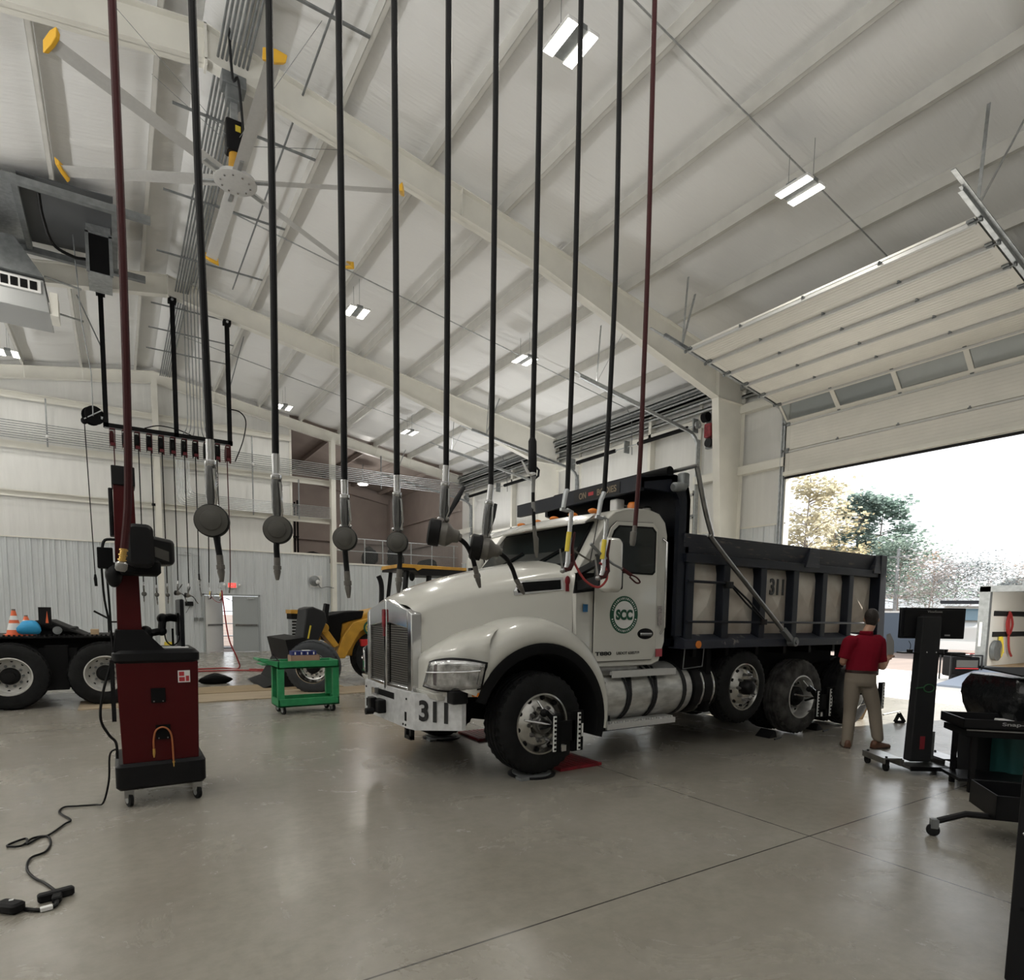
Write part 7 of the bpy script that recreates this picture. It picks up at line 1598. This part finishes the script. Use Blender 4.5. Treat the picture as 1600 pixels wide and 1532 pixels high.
def tree(name, label, px, py_top, X, w, col, n, kind, seed, trunk=True):
    rnd = random.Random(seed); top = at_x(px, py_top, X); base = V((top.x, top.y, -.3)); Hh = top.z + .3
    t = thing('tree', label, 'tree', base, 'trees beyond the yard'); m = leafmat('leaf_' + name, col)
    mb = MB(); mb.tube([base, base + V((rnd.uniform(-.2, .2), .2, Hh * .5)), base + V((0, 0, Hh * .97))], [Hh * .013, Hh * .009, Hh * .002], 6); tips = []
    for k in range(38 if kind != 'bare' else 44):
        u = rnd.uniform(.25 if kind != 'pine' else .35, .97); a = rnd.uniform(0, 2 * PI); L = w * (1.05 - (u - .3) * (1.0 if kind == 'pine' else .75)) * rnd.uniform(.6, 1.05)
        b = base + V((0, 0, Hh * u)); rise = .35 if kind != 'pine' else .08
        e = b + V((math.cos(a) * L, math.sin(a) * L, L * rise * rnd.uniform(.5, 1.6))); m_ = b + (e - b) * .5 + V((0, 0, L * .08)); mb.tube([b, m_, e], [Hh * .004, Hh * .0025, Hh * .001], 4); tips += [m_, e, b + (e - b) * .75]
        if kind == 'bare':
            for q in range(3): f = m_ + V((rnd.uniform(-1, 1), rnd.uniform(-1, 1), rnd.uniform(.2, 1))) * L * .5; mb.tube([m_, f], [Hh * .002, Hh * .0008], 3); tips.append(f)
    mb.build('trunk_and_branches', mat('bark_' + name, (.28, .25, .23), .9), t, smooth=0)
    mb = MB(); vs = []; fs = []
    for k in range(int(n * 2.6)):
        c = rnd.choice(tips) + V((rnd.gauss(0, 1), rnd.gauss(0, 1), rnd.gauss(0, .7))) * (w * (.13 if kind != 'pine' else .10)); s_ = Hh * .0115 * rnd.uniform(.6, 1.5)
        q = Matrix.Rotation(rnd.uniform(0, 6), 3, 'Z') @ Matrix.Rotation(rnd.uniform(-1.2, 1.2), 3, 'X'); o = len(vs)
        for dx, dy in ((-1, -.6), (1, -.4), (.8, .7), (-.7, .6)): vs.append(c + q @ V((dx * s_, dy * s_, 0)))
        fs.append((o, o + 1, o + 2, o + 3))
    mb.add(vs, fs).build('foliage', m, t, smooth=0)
tree('autumn', 'sparse autumn tree with yellow leaves beside the door jamb', 1268, 742, 44, 3.8, (.60, .56, .42), 900, 'broad', 1)
tree('gold', 'golden leaved tree standing between the autumn tree and the pines', 1308, 795, 50, 3.2, (.64, .56, .36), 700, 'broad', 2)
tree('pine', 'tall blue green pine, left of the two pines', 1347, 772, 54, 3.6, (.24, .32, .29), 1500, 'pine', 3)
tree('pine2', 'tall blue green pine, right of the two pines', 1382, 778, 56, 4.2, (.24, .33, .29), 1700, 'pine', 4)
tree('pine3', 'lower spreading pine behind the tailgate of the truck', 1412, 845, 50, 4.8, (.22, .29, .25), 1500, 'pine', 5)
tree('rust', 'rust coloured tree top behind the spreading pine', 1444, 868, 70, 3.2, (.5, .33, .22), 700, 'broad', 6)
tree('bare', 'bare grey tree above the dark monitor', 1462, 888, 46, 4.2, (.40, .38, .40), 350, 'bare', 7)
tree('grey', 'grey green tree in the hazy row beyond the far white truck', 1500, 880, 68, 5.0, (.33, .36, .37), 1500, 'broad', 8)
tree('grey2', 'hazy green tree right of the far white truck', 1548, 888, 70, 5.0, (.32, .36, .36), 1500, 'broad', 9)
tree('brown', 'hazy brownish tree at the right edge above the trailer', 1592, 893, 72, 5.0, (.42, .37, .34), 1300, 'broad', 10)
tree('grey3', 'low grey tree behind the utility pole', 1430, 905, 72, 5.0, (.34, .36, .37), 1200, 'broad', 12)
# hedge-like far row of undergrowth
rnd = random.Random(5); vs = []; fs = []
for k in range(15000):
    y = rnd.uniform(-6, 75); x = 76 + rnd.gauss(0, 1.5); h = 3.6 + 1.4 * math.sin(y * .35) + .8 * math.sin(y * 1.1); c = V((x, y, rnd.uniform(-.2, 1) ** 1 * h)); s_ = rnd.uniform(.5, 1.1); q = Matrix.Rotation(rnd.uniform(0, 6), 3, 'Z') @ Matrix.Rotation(rnd.uniform(-1.4, 1.4), 3, 'X'); o = len(vs)
    for dx, dy in ((-1, -.6), (1, -.4), (.8, .7), (-.7, .6)): vs.append(c + q @ V((dx * s_, dy * s_, 0)))
    fs.append((o, o + 1, o + 2, o + 3))
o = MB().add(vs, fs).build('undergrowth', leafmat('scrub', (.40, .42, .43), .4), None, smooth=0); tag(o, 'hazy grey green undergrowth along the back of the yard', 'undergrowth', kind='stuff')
# utility pole, blue container, white shed
p = at_x(1402, 890, 48); t = thing('utility_pole', 'thin utility pole rising behind the truck tailgate', 'pole', (p.x, p.y, -.3)); MB().tube([(p.x, p.y, -.3), (p.x, p.y, p.z + 1.5)], [.14, .10], 8).build('pole_shaft', 'galv_d', t); MB().bar((p.x, p.y - .8, p.z + .9), (p.x, p.y + .8, p.z + .9), .1, .12).build('cross_arm', 'galv_d', t, smooth=0)
a = at_x(1384, 955, 36); b = at_x(1404, 985, 36); t = thing('container', 'slate blue container standing in the yard behind the tailgate', 'container', (37, a.y, -.3)); MB().box(36, 39, b.y - 1.2, a.y + .8, -.30, a.z).build('container_body', mat('slate_blue', (.05, .07, .10), .6), t, smooth=0); MB().box(35.98, 36, b.y - 1.2, a.y + .8, a.z - .1, a.z).build('rim', 'galv', t, smooth=0)
a = at_x(1384, 938, 60); b = at_x(1480, 950, 60); t = thing('shed', 'long low white shed roof beyond the yard', 'shed', (62, b.y, -.3)); MB().box(60, 66, b.y - 3, a.y + 4, -.3, a.z - .8).build('shed_wall', 'far_white', t, smooth=0); MB().hexa([(59.5, b.y - 3.2, a.z - .8), (66.5, b.y - 3.2, a.z - .8), (66.5, a.y + 4.2, a.z - .8), (59.5, a.y + 4.2, a.z - .8), (62.9, b.y - 3.2, a.z + .2), (63.1, b.y - 3.2, a.z + .2), (63.1, a.y + 4.2, a.z + .2), (62.9, a.y + 4.2, a.z + .2)]).build('shed_roof', 'galv', t, smooth=0)
# white dump truck parked far off
DT = Matrix.Translation(at_x(1508, 1000, 34).to_3d() * 1) ; o0 = at_x(1508, 1002, 34); o0.z = -.3; T = Matrix.Translation(o0) @ Matrix.Rotation(math.radians(20), 4, 'Z')
t = thing('parked_truck', 'small white dump truck numbered 313 parked far out in the yard', 'truck', o0)
mb = MB(); mb.hexa([(-.3, -1.0, .75), (1.4, -1.1, .7), (1.4, 1.1, .7), (-.3, 1.0, .75), (-.2, -.85, 1.55), (1.4, -1.0, 1.75), (1.4, 1.0, 1.75), (-.2, .85, 1.55)]); mb.xf(T).build('hood', 'far_white', t, smooth=0, bevel=.08)
mb = MB(); mb.hexa([(1.35, -1.05, .8), (2.9, -1.05, .8), (2.9, 1.05, .8), (1.35, 1.05, .8), (1.75, -.98, 2.55), (2.9, -.98, 2.55), (2.9, .98, 2.55), (1.75, .98, 2.55)]); cb2 = mb.xf(T).build('cab', 'far_white', t, smooth=0, bevel=.06)
mb = MB(); mb.hexa([(1.385, -.88, 1.85), (1.42, -.88, 1.85), (1.42, .88, 1.85), (1.385, .88, 1.85), (1.66, -.84, 2.42), (1.70, -.84, 2.42), (1.70, .84, 2.42), (1.66, .84, 2.42)]); mb.xf(T @ Matrix.Translation((-.03, 0, 0))).build('windscreen', mat('far_glass', (.10, .16, .20), .15), cb2, smooth=0)
mb = MB(); mb.box(1.95, 2.6, -1.09, -1.0, 1.75, 2.3); mb.xf(T).build('door_window', 'black', cb2, smooth=0)
mb = MB(); mb.box(-.55, -.25, -1.15, 1.15, .45, .85); bm_ = mb.xf(T).build('front_bumper', 'white_ink', t, smooth=0)
R3 = T.to_3x3(); lettering('313', 'unit_number', 'black_ink', bm_, T @ V((-.56, -.75, .65)), R3 @ V((0, -1, 0)), (0, 0, 1), .26, width=.45, bold=.03)
for x in (.75, 5.2, 6.5):
    for y in (-1.1, 1.1): r = MB().lathe([(.28, .02), (.28, .06), (.1, .1)], (x, y * 1.0, .5), (0, math.copysign(1, y), 0), 18).xf(T).build('wheel', 'white_ink', t); MB().lathe([(.3, -.3), (.5, -.28), (.5, .0), (.3, .04)], (x, y, .5), (0, math.copysign(1, y), 0), 22).xf(T).build('tyre', 'tyre', r)
mb = MB(); mb.box(3.0, 7.6, -1.2, 1.2, 1.2, 2.4); mb.box(1.3, 3.1, -1.15, 1.15, 2.68, 2.82); mb.xf(T).build('dump_bed', 'navy', t, smooth=0)
mb = MB(); mb.box(-.2, 7.4, -.5, .5, .6, .9); mb.xf(T).build('chassis', 'darkfr', t, smooth=0)
# open trailer with hose rails inside
TX, TY = 19.6, 6.95
t = thing('enclosed_trailer', 'white lined enclosed trailer open at the back outside the door', 'trailer', (22, 5.6, -.02))
MB().box(TX, 26, TY - .06, TY, .35, 2.42).build('side_wall', mat('trailer_liner', (.78, .77, .73), .5), t, smooth=0); MB().box(TX, 26, 4.1, 4.16, .35, 2.42).build('side_wall', 'white_ink', t, smooth=0)
MB().box(25.9, 26, 4.1, TY, .35, 2.42).build('front_wall', 'white_ink', t, smooth=0); MB().box(TX, 26, 4.1, TY, .30, .36).build('trailer_floor', 'wood', t, smooth=0); MB().box(TX, 26, 4.1, TY, 2.42, 2.47).build('trailer_roof', 'galv', t, smooth=0)
mb = MB(); mb.box(TX - .1, TX + .05, TY - .12, TY + .12, .25, 2.50); mb.box(TX - .1, TX + .05, 4.0, 4.2, .25, 2.5); mb.box(TX - .1, TX + .05, 4.0, TY + .12, 2.36, 2.52); mb.box(TX - .1, TX + .05, 4.0, TY + .12, .25, .38); rf_ = mb.build('rear_frame', 'galv_d', t, smooth=0)
MB().box(TX - .12, TX - .1, TY + .0, TY + .06, .9, 1.55).build('light_strip', 'paper', rf_, smooth=0)
for z in (1.15, 1.72): MB().box(TX + .4, 25, TY - .085, TY - .06, z, z + .14).build('wall_rail', 'plastic', t, smooth=0)
MB().tube(smoothpts([(20.9, TY - .12, 1.85), (20.7, TY - .14, 1.5), (20.9, TY - .14, 1.2), (21.1, TY - .14, 1.5), (20.9, TY - .12, 1.8), (20.95, TY - .14, .9), (21.2, TY - .14, .6)], 6), .03, 6).build('red_hanging_hose', 'redhose', t)
MB().tube(smoothpts([(20.4, TY - .12, 1.15), (20.35, TY - .14, .8), (20.4, TY - .14, .6), (20.5, TY - .14, .8), (20.45, TY - .12, 1.15), (20.55, TY - .14, .7)], 6), .045, 6).build('yellow_hanging_cord', 'yband', t)
MB().lathe([(.1, -.05), (.28, -.05), (.28, .05), (.1, .05)], (20.15, TY - .13, .78), (0, 1, 0), 22).build('hanging_coil', 'galv_d', t)
for x in (20.4, 22.4):
    MB().lathe([(.12, -.02), (.36, 0), (.36, .2), (.12, .22)], (x + 1.5, TY + .05, .36), (0, 1, 0), 20).build('trailer_wheel', 'tyre', t)
MB().hexa([(16.8, TY - .1, -.02), (16.8, 4.3, -.02), (TX - .1, 4.3, .28), (TX - .1, TY - .1, .28), (16.8, TY - .1, .03), (16.8, 4.3, .03), (TX - .1, 4.3, .34), (TX - .1, TY - .1, .34)]).build('loading_ramp', mat('ramp_blue', (.22, .26, .33), .6), t, smooth=0)
def generator(p, s, lab, m1, m2):
    T = Matrix.Translation(p) @ Matrix.Rotation(math.radians(-35), 4, 'Z') @ Matrix.Scale(s, 4)
    t = thing('generator', lab, 'generator', p)
    mb = MB(); mb.rbox(-.33, .33, -.22, .22, .12, .62, .05); b = mb.xf(T).build('casing', m1, t)
    mb = MB(); mb.box(-.26, .26, -.235, -.22, .36, .54); mb.xf(T).build('control_panel', 'metergrey', b, smooth=0); MB().box(-.28, .28, -.238, -.22, .32, .345).xf(T).build('red_stripe', 'redlens', b, smooth=0)
    mb = MB()
    for x in (-.38, .38): mb.tube([(x, -.2, .02), (x, -.2, .66), (x, .2, .66), (x, .2, .02)], .02, 6)
    mb.tube([(-.38, -.2, .66), (.38, -.2, .66)], .02, 6); mb.build('x', 'galv_d', None) if False else mb.xf(T).build('frame_tube', m2, t)
    for x in (-.3, .3): MB().lathe([(.03, -.03), (.09, -.03), (.09, .03), (.03, .03)], (x, -.24, .09), (0, 1, 0), 16).xf(T).build('wheel', 'tyre', t)
generator(outg(1499, 1064), 1.05, 'black portable generator with a red stripe outside the door', 'blackm', 'plastic')
generator(outg(1527, 1057), 1.0, 'red and white portable generator beside the trailer frame', 'white_ink', 'redhose')
# bits on the floor by the door
p = at_z(1405, 1130, 0); t = thing('triangle_stand', 'small black triangular stand on the floor by the doorway', 'stand', p); T = frame_at(p)
mb = MB(); q = [T @ V(v) for v in ((-.07, 0, .012), (.08, 0, .012), (-.01, .0, .15))]
for a, b in ((0, 1), (1, 2), (2, 0)): mb.bar(q[a], q[b], .05, .018, up=F_)
mb.build('triangle_frame', 'black', t, smooth=0)
a, b = at_z(1380, 1117, .01), at_z(1406, 1112, .01); t = thing('floor_rod', 'thin metal rod lying on the sunlit floor by the doorway', 'rod', a); MB().rod(a, b, .012).build('rod_body', 'galv_d', t)
p = at_z(1346, 1126, 0); t = thing('wood_scrap', 'pale broken plywood leaning behind the legs of the walking man', 'wood', p); T = frame_at(p)
for k, (x0, y0, x1, y1) in enumerate(((-.08, .02, .05, .30), (-.02, .0, .09, .24), (.0, .05, .12, .36))): MB().hexa([T @ V((x0, .1 * k, y0)), T @ V((x0 + .1, .1 * k, y0)), T @ V((x0 + .1, .1 * k + .02, y0)), T @ V((x0, .1 * k + .02, y0)), T @ V((x1, .1 * k, y1)), T @ V((x1 + .06, .1 * k, y1 - .05)), T @ V((x1 + .06, .1 * k + .02, y1 - .05)), T @ V((x1, .1 * k + .02, y1))]).build('splinter', 'wood', t, smooth=0)
# ================================================================ LIGHT
w = bpy.data.worlds.new('sky'); sc.world = w; w.use_nodes = True
bg = w.node_tree.nodes['Background']; bg.inputs['Color'].default_value = (.93, .965, 1.0, 1); bg.inputs['Strength'].default_value = 1.9
def light(name, kind, loc, energy, size=None, sy=None, rot=None, col=(1, 1, 1), spread=None, look=None):
    l = bpy.data.lights.new(name, kind); l.energy = energy; l.color = col
    o = bpy.data.objects.new(name, l); COL.objects.link(o); o.location = loc
    if kind == 'AREA':
        l.shape = 'RECTANGLE'; l.size = size; l.size_y = sy or size
        if spread: l.spread = spread
    if look is not None: o.rotation_euler = V(look).to_track_quat('-Z', 'Y').to_euler()
    return o
sun = light('sun', 'SUN', (30, -20, 30), 12.0, look=(-1, .21, -.72), col=(1, .95, .86)); sun.data.angle = .01
for x, y, z in LAMPS:
    light('lamp_light', 'AREA', (x, y, z - .09), 42, .5, .4, look=(0, 0, -1), col=(1, .96, .88))
for x, y, e in ((-5, -3, 440), (.5, -4, 320), (-9.6, 4, 330), (-9.6, 10, 330), (-9.6, 16, 330), (-9.6, 22, 300), (11.6, 15.5, 90), (11.6, 21.5, 110)):  # unseen upward area lamps, added only to brighten the ceiling
    light('added_ceiling_fill', 'AREA', (x, y, 2.6), e, 2.5, .8, look=(.22 if x < -8 else 0, .3 if y < 0 else 0, 1), col=(1, .99, .97), spread=2.6)
light('mezzanine_light', 'POINT', (9.72, 28, 7.2), 90, col=(1, .95, .88)).data.shadow_soft_size = .25
sc.view_settings.view_transform = 'Standard'; sc.view_settings.look = 'None'; sc.view_settings.gamma = 1; sc.view_settings.exposure = 0
sc.view_settings.use_curve_mapping = False
sc.cycles.max_bounces = 10; sc.cycles.diffuse_bounces = 5; sc.cycles.use_denoising = True
